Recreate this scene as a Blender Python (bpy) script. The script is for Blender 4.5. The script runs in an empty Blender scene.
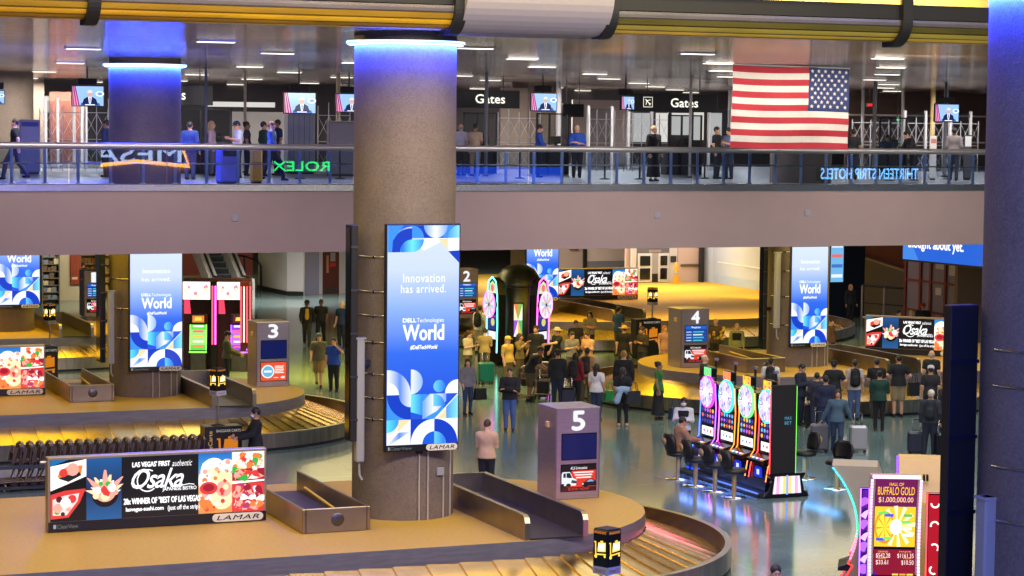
import bpy, bmesh, math, random
import numpy as np
from mathutils import Vector, Matrix
R = math.radians
PI = math.pi
random.seed(7)
rng = np.random.default_rng(7)
SC = bpy.context.scene
COL = SC.collection

# ------------------------------------------------------------------ camera
FPX = 2250.0                       # focal length in pixels of a 1024 px wide frame
EYE = 8.4                          # eye height above the arrivals floor
YAW, PITCH, ROLL = math.atan2(5500, FPX), math.atan(161 / FPX), R(0.62)
_fh = Vector((math.cos(YAW), math.sin(YAW), 0)); _rt = Vector((math.sin(YAW), -math.cos(YAW), 0)); _z = Vector((0, 0, 1))
FW = _fh * math.cos(PITCH) - _z * math.sin(PITCH)
_u0 = _fh * math.sin(PITCH) + _z * math.cos(PITCH)
RT = _rt * math.cos(ROLL) + _u0 * math.sin(ROLL)
UP = -_rt * math.sin(ROLL) + _u0 * math.cos(ROLL)
cd = bpy.data.cameras.new('camera'); cam = bpy.data.objects.new('camera', cd); COL.objects.link(cam)
cd.sensor_width = 36.0; cd.lens = FPX / 1024 * 36.0; cd.clip_start = 0.5; cd.clip_end = 600
cam.matrix_world = Matrix(((RT.x, UP.x, -FW.x, 0), (RT.y, UP.y, -FW.y, 0), (RT.z, UP.z, -FW.z, EYE), (0, 0, 0, 1)))
SC.camera = cam

def on(px, py, z=0.0):             # the point of the level plane z seen at a pixel of the photo
    d = FW + RT * ((px - 512) / FPX) + UP * ((288 - py) / FPX)
    t = (z - EYE) / d.z
    return Vector((d.x * t, d.y * t, z))

# ------------------------------------------------------------------ exposure, world, lamps of the hall
vs = SC.view_settings
SC.display_settings.display_device = 'sRGB'
vs.view_transform = 'Standard'; vs.look = 'None'; vs.exposure = 0.0; vs.gamma = 1.0; vs.use_curve_mapping = False
SC.cycles.use_denoising = True
SC.cycles.max_bounces = 6; SC.cycles.diffuse_bounces = 3; SC.cycles.glossy_bounces = 3; SC.cycles.transmission_bounces = 4
SC.cycles.transparent_max_bounces = 8
SC.cycles.sample_clamp_indirect = 4.0; SC.cycles.caustics_reflective = False; SC.cycles.caustics_refractive = False
w = bpy.data.worlds.new('hall_ambience'); SC.world = w; w.use_nodes = True
w.node_tree.nodes['Background'].inputs[0].default_value = (0.62, 0.66, 0.80, 1)
w.node_tree.nodes['Background'].inputs[1].default_value = 0.12

def area(name, loc, sx, sy, power, col, rot=(0, 0, 0), spread=180):
    l = bpy.data.lights.new(name, 'AREA'); l.shape = 'RECTANGLE'; l.size = sx; l.size_y = sy
    l.energy = power; l.color = col; l.spread = R(spread)
    o = bpy.data.objects.new(name, l); COL.objects.link(o); o.location = loc; o.rotation_euler = rot
    return o
WARM = (1.0, 0.80, 0.34); AMBER = (1.0, 0.70, 0.05); NEUT = (1.0, 0.94, 0.88); COOL = (0.74, 0.90, 1.0); ROSE = (1.0, 0.91, 0.83)
# atrium ceiling lamps over the open front of the hall, then added fills
area('atrium_lamp', (11, 36, 12.6), 22, 2, 1350, WARM)
area('atrium_lamp', (30, 41, 12.6), 14, 3, 1500, COOL)
area('atrium_lamp', (12, 19, 12.6), 24, 3, 420, (.40, .48, 1.0))  # added blue fill that colours the column at the right edge
area('fascia_fill', (18, 26.5, 12.2), 30, 2.4, 3100, ROSE, (R(62), 0, 0), 150)         # added fill that brightens the fascia and the columns
area('ceiling_fill', (14, 43.6, 10.08), 32, 7, 1000, WARM, spread=150); area('ceiling_fill', (33, 47, 10.08), 16, 5, 800, COOL, spread=150); area('ceiling_fill', (12, 53.5, 10.08), 9, 0.6, 220, ROSE, (R(50), 0, 0), 120)  # added fills: gold and cool gleam on the belts, light on the left column
area('glow_fill', (9.5, 12, 8.5), 5, 5, 1300, (.22, .28, 1.0), (R(80), 0, R(-25)))     # added blue fill for the right-edge column, from an assumed unseen screen
area('glow_fill', (17.9, 34.2, 1.0), 1.6, 1.0, 7, (1, .2, .7), (R(92), 0, R(-3)), 50)     # added pink lamp that tints the front of kiosk 5
# amber lamps recessed in the soffit over the belts, neutral lamps over the aisles
for (x, y, sx, p, c, *sp) in ((8, 60.5, 14, 330, AMBER), (15, 60.5, 8, 260, WARM), (21.5, 72, 3, 650, AMBER, 120), (26, 66, 4, 380, WARM),
                         (37, 60, 14, 480, WARM), (31, 66, 6, 340, AMBER), (38, 78, 14, 700, AMBER, 110), (42, 90, 16, 800, AMBER, 110), (49, 100, 14, 750, AMBER, 100), (50, 106, 12, 600, AMBER, 90),
                         (12, 80, 14, 650, AMBER, 120), (16, 72, 8, 260, NEUT), (30, 102, 8, 600, NEUT, 120), (26, 120, 14, 420, WARM),
                         (52, 108, 8, 700, NEUT), (46, 112, 8, 900, NEUT), (28, 84, 5, 170, WARM), (42, 66, 8, 160, NEUT), (26, 76, 6, 400, WARM), (47, 80, 8, 220, ROSE)):  # neutral lamps near the back walls are added to brighten those walls
    area('soffit_lamp', (x, y, 5.03), sx, 3.2, p, c, spread=sp[0] if sp else 180)
area('rail_lamp', (30, 52.3, 10.05), 18, .5, 420, NEUT, (R(38), 0, 0), 130)  # added fill that brightens the rail and its posts
area('wall_lamp', (47, 103, 5.0), 10, .6, 230, ROSE, (R(72), 0, 0), 110)  # added fill aimed at the back walls to brighten them
# departures level
area('flag_fill', (28.5, 44.5, 10.0), 2.5, .5, 110, NEUT, (R(80), 0, R(-10)), 90)  # added fill; without it the flag stays dark
for (x, y, p) in ((16, 64, 520), (32, 64, 520), (46, 64, 480), (16, 78, 800), (32, 78, 900), (48, 78, 800), (20, 89, 1300), (42, 89, 1500)):
    area('concourse_lamp', (x, y, 9.95), 12, 0.6, p, NEUT)
# ------------------------------------------------------------------ materials
def lin(c):
    return tuple(((v / 255) / 12.92 if v / 255 <= 0.04045 else (((v / 255) + 0.055) / 1.055) ** 2.4) for v in c[:3]) + (1.0,)
_MAT = {}
def mat(name, rgb, rough=0.5, metal=0.0, noise=0.0, nscale=8.0, bump=0.0, spec=0.5, alpha=None, trans=0.0, stretch=None, speck=None):
    """opaque surface with procedural value variation"""
    if name in _MAT: return _MAT[name]
    m = bpy.data.materials.new(name); m.use_nodes = True; _MAT[name] = m
    nt = m.node_tree; b = nt.nodes['Principled BSDF']
    b.inputs['Base Color'].default_value = lin(rgb); b.inputs['Roughness'].default_value = rough; b.inputs['Metallic'].default_value = metal
    b.inputs['Specular IOR Level'].default_value = spec
    if trans: b.inputs['Transmission Weight'].default_value = trans
    if alpha is not None: b.inputs['Alpha'].default_value = alpha
    if noise or bump:
        tc = nt.nodes.new('ShaderNodeTexCoord'); mp = nt.nodes.new('ShaderNodeMapping'); nz = nt.nodes.new('ShaderNodeTexNoise')
        nz.inputs['Scale'].default_value = nscale; nz.inputs['Detail'].default_value = 5
        if stretch: mp.inputs['Scale'].default_value = stretch
        nt.links.new(tc.outputs['Object'], mp.inputs['Vector']); nt.links.new(mp.outputs['Vector'], nz.inputs['Vector'])
        if noise:
            rp = nt.nodes.new('ShaderNodeValToRGB'); c = lin(rgb)
            lo = tuple(max(0, v * (1 - noise)) for v in c[:3]) + (1,); hi = tuple(min(1, v * (1 + noise)) for v in c[:3]) + (1,)
            rp.color_ramp.elements[0].position = 0.3; rp.color_ramp.elements[1].position = 0.7
            rp.color_ramp.elements[0].color = lo; rp.color_ramp.elements[1].color = hi
            nt.links.new(nz.outputs['Fac'], rp.inputs['Fac']); nt.links.new(rp.outputs['Color'], b.inputs['Base Color'])
        if bump:
            bp = nt.nodes.new('ShaderNodeBump'); bp.inputs['Strength'].default_value = bump; bp.inputs['Distance'].default_value = 0.02
            nt.links.new(nz.outputs['Fac'], bp.inputs['Height']); nt.links.new(bp.outputs['Normal'], b.inputs['Normal'])
    return m
def em(rgb, s=1.0):
    """a lit screen colour"""
    k = 'lit_%02x%02x%02x_%g' % (int(rgb[0]), int(rgb[1]), int(rgb[2]), s)
    if k in _MAT: return _MAT[k]
    m = bpy.data.materials.new(k); m.use_nodes = True; _MAT[k] = m
    nt = m.node_tree; b = nt.nodes['Principled BSDF']
    b.inputs['Base Color'].default_value = (0.01, 0.01, 0.01, 1); b.inputs['Roughness'].default_value = 0.12; b.inputs['Specular IOR Level'].default_value = 0.3
    b.inputs['Emission Color'].default_value = lin(rgb); b.inputs['Emission Strength'].default_value = s
    return m
def em_ramp(name, stops, axis=2, lo=0.0, hi=1.0, s=1.0):
    """a screen picture that runs through colours along one axis of its own object"""
    if name in _MAT: return _MAT[name]
    m = bpy.data.materials.new(name); m.use_nodes = True; _MAT[name] = m
    nt = m.node_tree; b = nt.nodes['Principled BSDF']
    b.inputs['Base Color'].default_value = (0.01, 0.01, 0.01, 1); b.inputs['Roughness'].default_value = 0.3
    tc = nt.nodes.new('ShaderNodeTexCoord'); sp = nt.nodes.new('ShaderNodeSeparateXYZ'); mr = nt.nodes.new('ShaderNodeMapRange'); rp = nt.nodes.new('ShaderNodeValToRGB')
    mr.inputs['From Min'].default_value = lo; mr.inputs['From Max'].default_value = hi
    nt.links.new(tc.outputs['Object'], sp.inputs[0]); nt.links.new(sp.outputs[axis], mr.inputs['Value']); nt.links.new(mr.outputs[0], rp.inputs['Fac'])
    e = rp.color_ramp.elements
    while len(e) < len(stops): e.new(0.5)
    for q, (p, c) in zip(e, stops): q.position = p; q.color = lin(c)
    nt.links.new(rp.outputs['Color'], b.inputs['Emission Color']); b.inputs['Emission Strength'].default_value = s
    return m

STEEL = mat('brushed_steel', (178, 172, 164), 0.32, 1.0, noise=0.10, nscale=3, stretch=(30, 30, 1))
STEEL_D = mat('dark_steel', (96, 92, 92), 0.38, 1.0, noise=0.1, nscale=4)
BELT = mat('belt_plate', (216, 186, 122), 0.24, 1.0, noise=0.12, nscale=2)  # steel plates; gold reflected from the ceiling is put into their colour
BLACK = mat('black_plastic', (18, 18, 20), 0.35)
BLACKM = mat('black_matt', (13, 13, 15), 0.7)
RUBBER = mat('rubber', (24, 23, 23), 0.8)
WHITEP = mat('white_paint', (158, 156, 152), 0.45, noise=0.03, nscale=3)
PODTOP = mat('pod_terrazzo', (178, 142, 56), 0.45, noise=0.10, nscale=14)
CHROME = mat('chrome', (220, 220, 222), 0.15, 1.0)
GLASSD = mat('dark_screen_glass', (10, 12, 16), 0.1)

# ------------------------------------------------------------------ mesh builder
class MB:
    def __init__(s): s.v = []; s.f = []; s.m = []; s.sm = []; s.mats = []
    def mi(s, m):
        if m not in s.mats: s.mats.append(m)
        return s.mats.index(m)
    def add(s, vs_, fs, m, M=None, smooth=False):
        k = len(s.v); i = s.mi(m)
        if M is not None: vs_ = [tuple(M @ Vector(p)) for p in vs_]
        s.v += [tuple(p) for p in vs_]
        for f in fs: s.f.append([k + q for q in f]); s.m.append(i); s.sm.append(smooth)
        return s
    def box(s, x0, x1, y0, y1, z0, z1, m, M=None, bev=0.0):
        if bev > 0:
            b = min(bev, (x1 - x0) * .45, (y1 - y0) * .45, (z1 - z0) * .45)
            vs_ = []; idx = {}
            for ix, (xa, sx) in enumerate(((x0, 1), (x1, -1))):
                for iy, (ya, sy) in enumerate(((y0, 1), (y1, -1))):
                    for iz, (za, sz) in enumerate(((z0, 1), (z1, -1))):
                        for ax in range(3):
                            p = [xa + sx * b, ya + sy * b, za + sz * b]; p[ax] = (xa, ya, za)[ax]
                            idx[ix, iy, iz, ax] = len(vs_); vs_.append(p)
            fs = []
            for ax in range(3):
                o = [a for a in range(3) if a != ax]
                for e in (0, 1):
                    q = []
                    for (a, c) in ((0, 0), (1, 0), (1, 1), (0, 1)):
                        t = [0, 0, 0]; t[ax] = e; t[o[0]] = a; t[o[1]] = c; q.append(idx[t[0], t[1], t[2], ax])
                    fs.append(q if (e == 1) == (ax != 1) else q[::-1])
            for ax in range(3):
                o = [a for a in range(3) if a != ax]
                for a in (0, 1):
                    for c in (0, 1):
                        t0 = [0, 0, 0]; t1 = [0, 0, 0]; t1[ax] = 1
                        for t in (t0, t1): t[o[0]] = a; t[o[1]] = c
                        fs.append([idx[tuple(t0) + (o[0],)], idx[tuple(t1) + (o[0],)], idx[tuple(t1) + (o[1],)], idx[tuple(t0) + (o[1],)]])
            for a in (0, 1):
                for c in (0, 1):
                    for d in (0, 1): fs.append([idx[a, c, d, 0], idx[a, c, d, 1], idx[a, c, d, 2]])
            return s.add(vs_, fs, m, M)
        vs_ = [(x0, y0, z0), (x1, y0, z0), (x1, y1, z0), (x0, y1, z0), (x0, y0, z1), (x1, y0, z1), (x1, y1, z1), (x0, y1, z1)]
        return s.add(vs_, [(3, 2, 1, 0), (4, 5, 6, 7), (0, 1, 5, 4), (1, 2, 6, 5), (2, 3, 7, 6), (3, 0, 4, 7)], m, M)
    def prism(s, poly, z0, z1, m, M=None, side=None, smooth=False):
        n = len(poly)
        vs_ = [(p[0], p[1], z0) for p in poly] + [(p[0], p[1], z1) for p in poly]
        s.add(vs_, [tuple(range(n))[::-1], tuple(range(n, 2 * n))], m, M)
        return s.add(vs_, [(i, (i + 1) % n, n + (i + 1) % n, n + i) for i in range(n)], side or m, M, smooth)
    def xz(s, poly, y0, y1, m, M=None, smooth=False):      # outline in the upright xz plane, thickness along y
        n = len(poly)
        vs_ = [(p[0], y0, p[1]) for p in poly] + [(p[0], y1, p[1]) for p in poly]
        return s.add(vs_, [tuple(range(n)), tuple(range(n, 2 * n))[::-1]], m, M).add(vs_, [((i + 1) % n, i, n + i, n + (i + 1) % n) for i in range(n)], m, M, smooth)
    def yz(s, poly, x0, x1, m, M=None, smooth=False):      # outline in the yz plane, thickness along x
        n = len(poly)
        vs_ = [(x0, p[0], p[1]) for p in poly] + [(x1, p[0], p[1]) for p in poly]
        return s.add(vs_, [tuple(range(n))[::-1], tuple(range(n, 2 * n))], m, M).add(vs_, [(i, (i + 1) % n, n + (i + 1) % n, n + i) for i in range(n)], m, M, smooth)
    def face(s, pts, m, M=None): return s.add(pts, [tuple(range(len(pts)))], m, M)
    def tube(s, path, r, m, n=8, M=None, closed=False, cap=True):
        P = [Vector(p) for p in path]; k = len(P); rr = r if isinstance(r, (list, tuple)) else [r] * k
        vs_ = []; fs = []; prev = None
        for i, p in enumerate(P):
            a = P[i - 1] if (i > 0 or closed) else p; b = P[(i + 1) % k] if (i < k - 1 or closed) else p
            d = (b - a).normalized()
            if prev is None:
                t = Vector((0, 0, 1)) if abs(d.z) < .9 else Vector((1, 0, 0)); u = d.cross(t).normalized()
            else: u = (prev - d * prev.dot(d)).normalized()
            prev = u; v = d.cross(u)
            for j in range(n):
                a2 = 2 * PI * j / n; vs_.append(tuple(p + (u * math.cos(a2) + v * math.sin(a2)) * rr[i]))
        for i in range(k if closed else k - 1):
            for j in range(n):
                a0 = i * n + j; a1 = i * n + (j + 1) % n; b0 = ((i + 1) % k) * n + j; b1 = ((i + 1) % k) * n + (j + 1) % n
                fs.append((a0, a1, b1, b0))
        s.add(vs_, fs, m, M, True)
        if cap and not closed: s.add(vs_, [tuple(range(n))[::-1], tuple(range((k - 1) * n, k * n))], m, M)
        return s
    def cyl(s, c, r, z0, z1, m, n=24, M=None): return s.tube([(c[0], c[1], z0), (c[0], c[1], z1)], r, m, n, M)
    def lathe(s, prof, m, n=32, c=(0, 0), M=None, a0=0.0, a1=2 * PI, smooth=True):
        full = abs(a1 - a0 - 2 * PI) < 1e-6; k = n if full else n + 1; vs_ = []; fs = []
        for i in range(k):
            a = a0 + (a1 - a0) * i / n
            for (r, z) in prof: vs_.append((c[0] + r * math.cos(a), c[1] + r * math.sin(a), z))
        q = len(prof)
        for i in range(n):
            for j in range(q - 1): fs.append((i * q + j, ((i + 1) % k) * q + j, ((i + 1) % k) * q + j + 1, i * q + j + 1))
        return s.add(vs_, fs, m, M, smooth)
    def ball(s, c, r, m, n=12, M=None):
        r3 = r if isinstance(r, (list, tuple)) else (r, r, r); vs_ = [(c[0], c[1], c[2] - r3[2])]; fs = []; h = n // 2
        for i in range(1, h):
            t = PI * i / h - PI / 2
            for j in range(n):
                a = 2 * PI * j / n; vs_.append((c[0] + r3[0] * math.cos(t) * math.cos(a), c[1] + r3[1] * math.cos(t) * math.sin(a), c[2] + r3[2] * math.sin(t)))
        vs_.append((c[0], c[1], c[2] + r3[2])); T = len(vs_) - 1
        for j in range(n):
            fs.append((0, 1 + (j + 1) % n, 1 + j)); o = 1 + (h - 2) * n; fs.append((T, o + j, o + (j + 1) % n))
            for i in range(h - 2): a = 1 + i * n; fs.append((a + j, a + (j + 1) % n, a + n + (j + 1) % n, a + n + j))
        return s.add(vs_, fs, m, M, True)
    def build(s, name, parent=None, loc=None, rz=0):
        me = bpy.data.meshes.new(name); me.from_pydata(s.v, [], s.f)
        for m in s.mats: me.materials.append(m)
        me.polygons.foreach_set('material_index', s.m); me.polygons.foreach_set('use_smooth', s.sm); me.update()
        o = bpy.data.objects.new(name, me); COL.objects.link(o)
        if parent: o.parent = parent
        if loc is not None: o.location = loc
        o.rotation_euler.z = rz
        return o

def tag(o, label=None, cat=None, group=None, kind=None):
    if label: o['label'] = label
    if cat: o['category'] = cat
    if group: o['group'] = group
    if kind: o['kind'] = kind
    return o
def thing(name, label, cat, loc=(0, 0, 0), rz=0.0, group=None):
    o = bpy.data.objects.new(name, None); COL.objects.link(o); o.empty_display_size = .2
    o.location = loc; o.rotation_euler = (0, 0, rz)
    return tag(o, label, cat, group)
def struct(o): o['kind'] = 'structure'; return o
def dup(root, loc, rz, label, group=None):
    r = root.copy(); COL.objects.link(r); r.location = loc; r.rotation_euler = (0, 0, rz); r['label'] = label
    if group: r['group'] = group
    for ch in list(root.children):
        c = ch.copy(); COL.objects.link(c); c.parent = r
        for g in list(ch.children):
            d = g.copy(); COL.objects.link(d); d.parent = c
    return r

# ------------------------------------------------------------------ lettering
_TXT = {}
def text_mesh(body, spacing=1.0, shear=0.0):
    k = (body, spacing, shear)
    if k not in _TXT:
        cu = bpy.data.curves.new('lettering', 'FONT'); cu.body = body; cu.size = 1.0; cu.space_character = spacing; cu.shear = shear; cu.resolution_u = 3
        o = bpy.data.objects.new('lettering', cu); COL.objects.link(o)
        bpy.context.view_layer.update()
        me = bpy.data.meshes.new_from_object(o.evaluated_get(bpy.context.evaluated_depsgraph_get()))
        vs_ = [(v.co.x, v.co.y) for v in me.vertices]; fs = [tuple(p.vertices) for p in me.polygons]
        bpy.data.objects.remove(o); bpy.data.curves.remove(cu); bpy.data.meshes.remove(me)
        x0 = min(p[0] for p in vs_); x1 = max(p[0] for p in vs_); y0 = min(p[1] for p in vs_); y1 = max(p[1] for p in vs_)
        _TXT[k] = ([((p[0] - x0) / (x1 - x0), (p[1] - y0) / (y1 - y0)) for p in vs_], fs, (x1 - x0) / (y1 - y0))
    return _TXT[k]
def put_text(mb, body, x0, x1, z0, z1, y, m, spacing=1.0, shear=0.0, bold=0.0, M=None):
    """lettering that fills a rectangle of the upright plane at depth y, facing -y"""
    vs_, fs, _ = text_mesh(body, spacing, shear)
    for (dx, dz) in (((0, 0),) if not bold else ((-bold, 0), (bold, 0), (0, bold), (0, -bold))):
        yy = y - (dx + dz * 2) * 0.02
        mb.add([(x0 + p[0] * (x1 - x0) + dx, yy, z0 + p[1] * (z1 - z0) + dz) for p in vs_], fs, m, M)
def disc(cx, cz, r, a0=0, a1=360, n=24, pie=False):
    q = [(cx + r * math.cos(R(a0 + (a1 - a0) * i / n)), cz + r * math.sin(R(a0 + (a1 - a0) * i / n))) for i in range(n + (0 if a1 - a0 == 360 else 1))]
    return ([(cx, cz)] if pie else []) + q
def flat(mb, poly, y, m, M=None): mb.face([(p[0], y, p[1]) for p in poly], m, M)
# ------------------------------------------------------------------ the shell of the hall
def floor_mat():
    m = bpy.data.materials.new('polished_terrazzo'); m.use_nodes = True; nt = m.node_tree; b = nt.nodes['Principled BSDF']
    tc = nt.nodes.new('ShaderNodeTexCoord'); n1 = nt.nodes.new('ShaderNodeTexNoise'); n1.inputs['Scale'].default_value = 0.35; n1.inputs['Detail'].default_value = 3
    n2 = nt.nodes.new('ShaderNodeTexNoise'); n2.inputs['Scale'].default_value = 28; n2.inputs['Detail'].default_value = 2
    mx = nt.nodes.new('ShaderNodeMix'); mx.data_type = 'FLOAT'; mx.inputs[0].default_value = 0.45
    br = nt.nodes.new('ShaderNodeTexBrick'); br.offset = 0; br.inputs['Scale'].default_value = 1.0; br.inputs['Mortar Size'].default_value = 0.012
    br.inputs['Brick Width'].default_value = 3.4; br.inputs['Row Height'].default_value = 3.4
    rp = nt.nodes.new('ShaderNodeValToRGB'); e = rp.color_ramp.elements; e[0].position = .35; e[1].position = .65
    e[0].color = lin((84, 106, 110)); e[1].color = lin((118, 140, 138))
    ml = nt.nodes.new('ShaderNodeMix'); ml.data_type = 'RGBA'; ml.inputs[7].default_value = lin((150, 146, 122))
    L = nt.links
    L.new(tc.outputs['Object'], n1.inputs['Vector']); L.new(tc.outputs['Object'], n2.inputs['Vector']); L.new(tc.outputs['Object'], br.inputs['Vector'])
    L.new(n1.outputs['Fac'], mx.inputs[2]); L.new(n2.outputs['Fac'], mx.inputs[3]); L.new(mx.outputs[0], rp.inputs['Fac'])
    L.new(rp.outputs['Color'], ml.inputs[6]); L.new(br.outputs['Fac'], ml.inputs[0]); L.new(ml.outputs[2], b.inputs['Base Color'])
    b.inputs['Roughness'].default_value = 0.13; b.inputs['Specular IOR Level'].default_value = 0.55
    return m
struct(MB().box(-25, 95, 8, 152, -.3, 0, floor_mat()).build('floor'))

struct(MB().box(37, 80, 91.5, 119, -.05, .012, mat('amber_lit_floor', (176, 140, 44), .8, noise=.08, nscale=5)).build('floor_amber'))  # added matte sheet; the amber lamplight is put into its colour
FASCIA = mat('mauve_plaster', (156, 131, 124), 0.6, noise=0.03, nscale=1.5)
SOFFIT = mat('soffit_panel', (190, 176, 150), 0.35, noise=0.04)
UPFLOOR = mat('concourse_terrazzo', (140, 138, 146), 0.3, noise=0.08, nscale=6)
EDGE = 56.5                                                   # front edge of the departures level
struct(MB().box(-20, 85, EDGE, 150, 5.1, 6.70, SOFFIT).build('ceiling_arrivals'))
struct(MB().box(-20, 85, EDGE + .05, 150, 6.70, 6.75, UPFLOOR).build('floor_upper'))
struct(MB().box(-20, 85, EDGE - .12, EDGE, 5.08, 6.66, FASCIA).build('wall_fascia'))
kick = mat('kick_plate', (190, 188, 186), 0.25, 1.0, noise=.12, nscale=.8)
struct(MB().box(-20, 85, EDGE - .15, EDGE + .05, 6.66, 6.86, kick, bev=.02).build('trim_edge'))
for (px, py) in ((235, 218), (807, 213), (657, 215)):          # small wall plates on the fascia
    d = FW + RT * ((px - 512) / FPX) + UP * ((288 - py) / FPX); t = (EDGE - .12) / d.y; p = Vector((0, 0, EYE)) + d * t
    o = MB().box(-.09, .09, -.03, 0, -.09, .09, mat('plate_grey', (150, 142, 148), .5), bev=.015).build('wall_outlet', loc=p)
    tag(o, {235: 'small grey wall plate on the mauve fascia above the left machines', 807: 'small grey wall plate on the mauve fascia below the flag', 657: 'small grey wall plate on the mauve fascia right of the middle'}[px], 'wall plate', 'plates on the fascia')

# ceiling of the departures level: polished linear metal slats
def slat_ceiling():
    m = bpy.data.materials.new('linear_metal_ceiling'); m.use_nodes = True; nt = m.node_tree; b = nt.nodes['Principled BSDF']
    b.inputs['Metallic'].default_value = .6; b.inputs['Roughness'].default_value = 0.12
    tc = nt.nodes.new('ShaderNodeTexCoord'); wv = nt.nodes.new('ShaderNodeTexWave'); wv.bands_direction = 'Y'; wv.inputs['Scale'].default_value = 1.6; wv.inputs['Distortion'].default_value = 0
    nz = nt.nodes.new('ShaderNodeTexNoise'); nz.inputs['Scale'].default_value = .6; mp = nt.nodes.new('ShaderNodeMapping'); mp.inputs['Scale'].default_value = (.12, 7, 1)
    rp = nt.nodes.new('ShaderNodeValToRGB'); e = rp.color_ramp.elements; e[0].color = lin((150, 132, 118)); e[1].color = lin((216, 198, 178)); e[0].position = .25; e[1].position = .75
    bp = nt.nodes.new('ShaderNodeBump'); bp.inputs['Strength'].default_value = .4; bp.inputs['Distance'].default_value = .05
    L = nt.links; L.new(tc.outputs['Object'], wv.inputs['Vector']); L.new(tc.outputs['Object'], mp.inputs['Vector']); L.new(mp.outputs[0], nz.inputs['Vector'])
    L.new(nz.outputs['Fac'], rp.inputs['Fac']); L.new(rp.outputs['Color'], b.inputs['Base Color']); L.new(wv.outputs['Fac'], bp.inputs['Height']); L.new(bp.outputs['Normal'], b.inputs['Normal'])
    return m
struct(MB().box(-20, 85, 38.6, 150, 10.15, 10.35, slat_ceiling()).build('ceiling'))
gold = mat('gold_slat', (236, 184, 40), 0.22, .3, noise=.22, nscale=1.1, stretch=(.5, 3, 3))
olive = mat('olive_gold_slat', (196, 172, 70), 0.24, .45, noise=.2, nscale=1.1, stretch=(.5, 3, 3))
CY, CZ, CR = 38.6, 10.15, 0.44
def arc(a, r=CR): return (CY - r * math.sin(a), CZ + r * 1 - r * math.cos(a))
def cove(x0, x1, name, mm):
    b = MB(); n = 5
    for i in range(n):
        a0 = (i + .10) / n * PI / 2; a1 = (i + .86) / n * PI / 2
        q = [arc(a0), arc((a0 + a1) / 2), arc(a1)]; back = [arc(a1, CR - .05), arc((a0 + a1) / 2, CR - .05), arc(a0, CR - .05)]
        q2 = [(p[0] + 0, p[1]) for p in q] + [(p[0] - .0, p[1]) for p in back]
        b.yz(q2[::-1], x0, x1, mm[i])
    b.yz([arc(i / 8 * PI / 2, CR - .06) for i in range(9)] + [(CY, CZ + CR)], x0, x1, BLACKM)
    b.box(x0, x1, CY - CR + .05, CY, CZ + CR, CZ + CR + .28, BLACKM)
    b.box(x0, x1, CY - CR - .02, CY, CZ + CR + .28, 12.9, mm[0])
    return struct(b.build(name))
GLEAM = mat('mirror_gleam_slat', (190, 180, 176), 0.16, .8, noise=.2, nscale=1.3, stretch=(.5, 3, 3)); gold2 = mat('dim_gold_slat', (186, 142, 40), .22, .4, noise=.2, nscale=1.1, stretch=(.5, 3, 3)); olive2 = mat('dim_olive_slat', (128, 116, 56), .22, .6, noise=.2, nscale=1.1, stretch=(.5, 3, 3))
GO_ = [gold, gold2, gold, gold2, GLEAM]; OL_ = [olive, gold, olive, olive2, GLEAM]  # tone changes paint in what the mirrored gold strips would reflect
def xat(px, py, Y):
    d = FW + RT * ((px - 512) / FPX) + UP * ((288 - py) / FPX); return d.x * Y / d.y
xs = [xat(p, 15, 38.2) for p in (-60, 94, 459, 611, 905, 1010)]
cove(xs[0], xs[1], 'ceiling_cove_gold', GO_); cove(xs[1], xs[2], 'ceiling_cove_gold', GO_)
cove(xs[3], xs[4], 'ceiling_cove_olive', OL_); cove(xs[4], xs[5] + 8, 'ceiling_cove_olive', OL_)
wh = mat('white_soffit', (146, 138, 142), .5, noise=.02)
b = MB(); rw = 0.8
prof = [(CY + 1.0, CZ - .06), (CY + .2, CZ - .06)] + [(CY + .1 - rw * math.sin(a), CZ - .06 + rw - rw * math.cos(a)) for a in [i / 10 * PI / 2 for i in range(11)]] + [(CY + .1 - rw, 12.9), (CY + 1.0, 12.9)]
b.yz(prof[::-1], xs[2] + .06, xs[3] - .06, wh, smooth=False); struct(b.build('ceiling_soffit_white'))
for i in (1, 2, 3, 4):
    b = MB(); o_ = [arc(k / 10 * PI / 2, CR + .09) for k in range(11)]; o_ = [(p[0], p[1] - .0) for p in o_]
    pr = [(CY + .25, CZ - .09)] + [(p[0], p[1] - .09) for p in o_] + [(CY - CR - .09, 12.9), (CY + .25, 12.9)]
    b.yz(pr[::-1], xs[i] - .11, xs[i] + .11, BLACKM); struct(b.build('trim_rib'))
# ceiling over the open front of the hall
struct(MB().box(-25, 60, 4, 37.9, 12.9, 13.1, mat('front_ceiling', (190, 150, 70), .3, .8, noise=.2, nscale=.5, stretch=(.3, 3, 1))).build('ceiling_front'))

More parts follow.
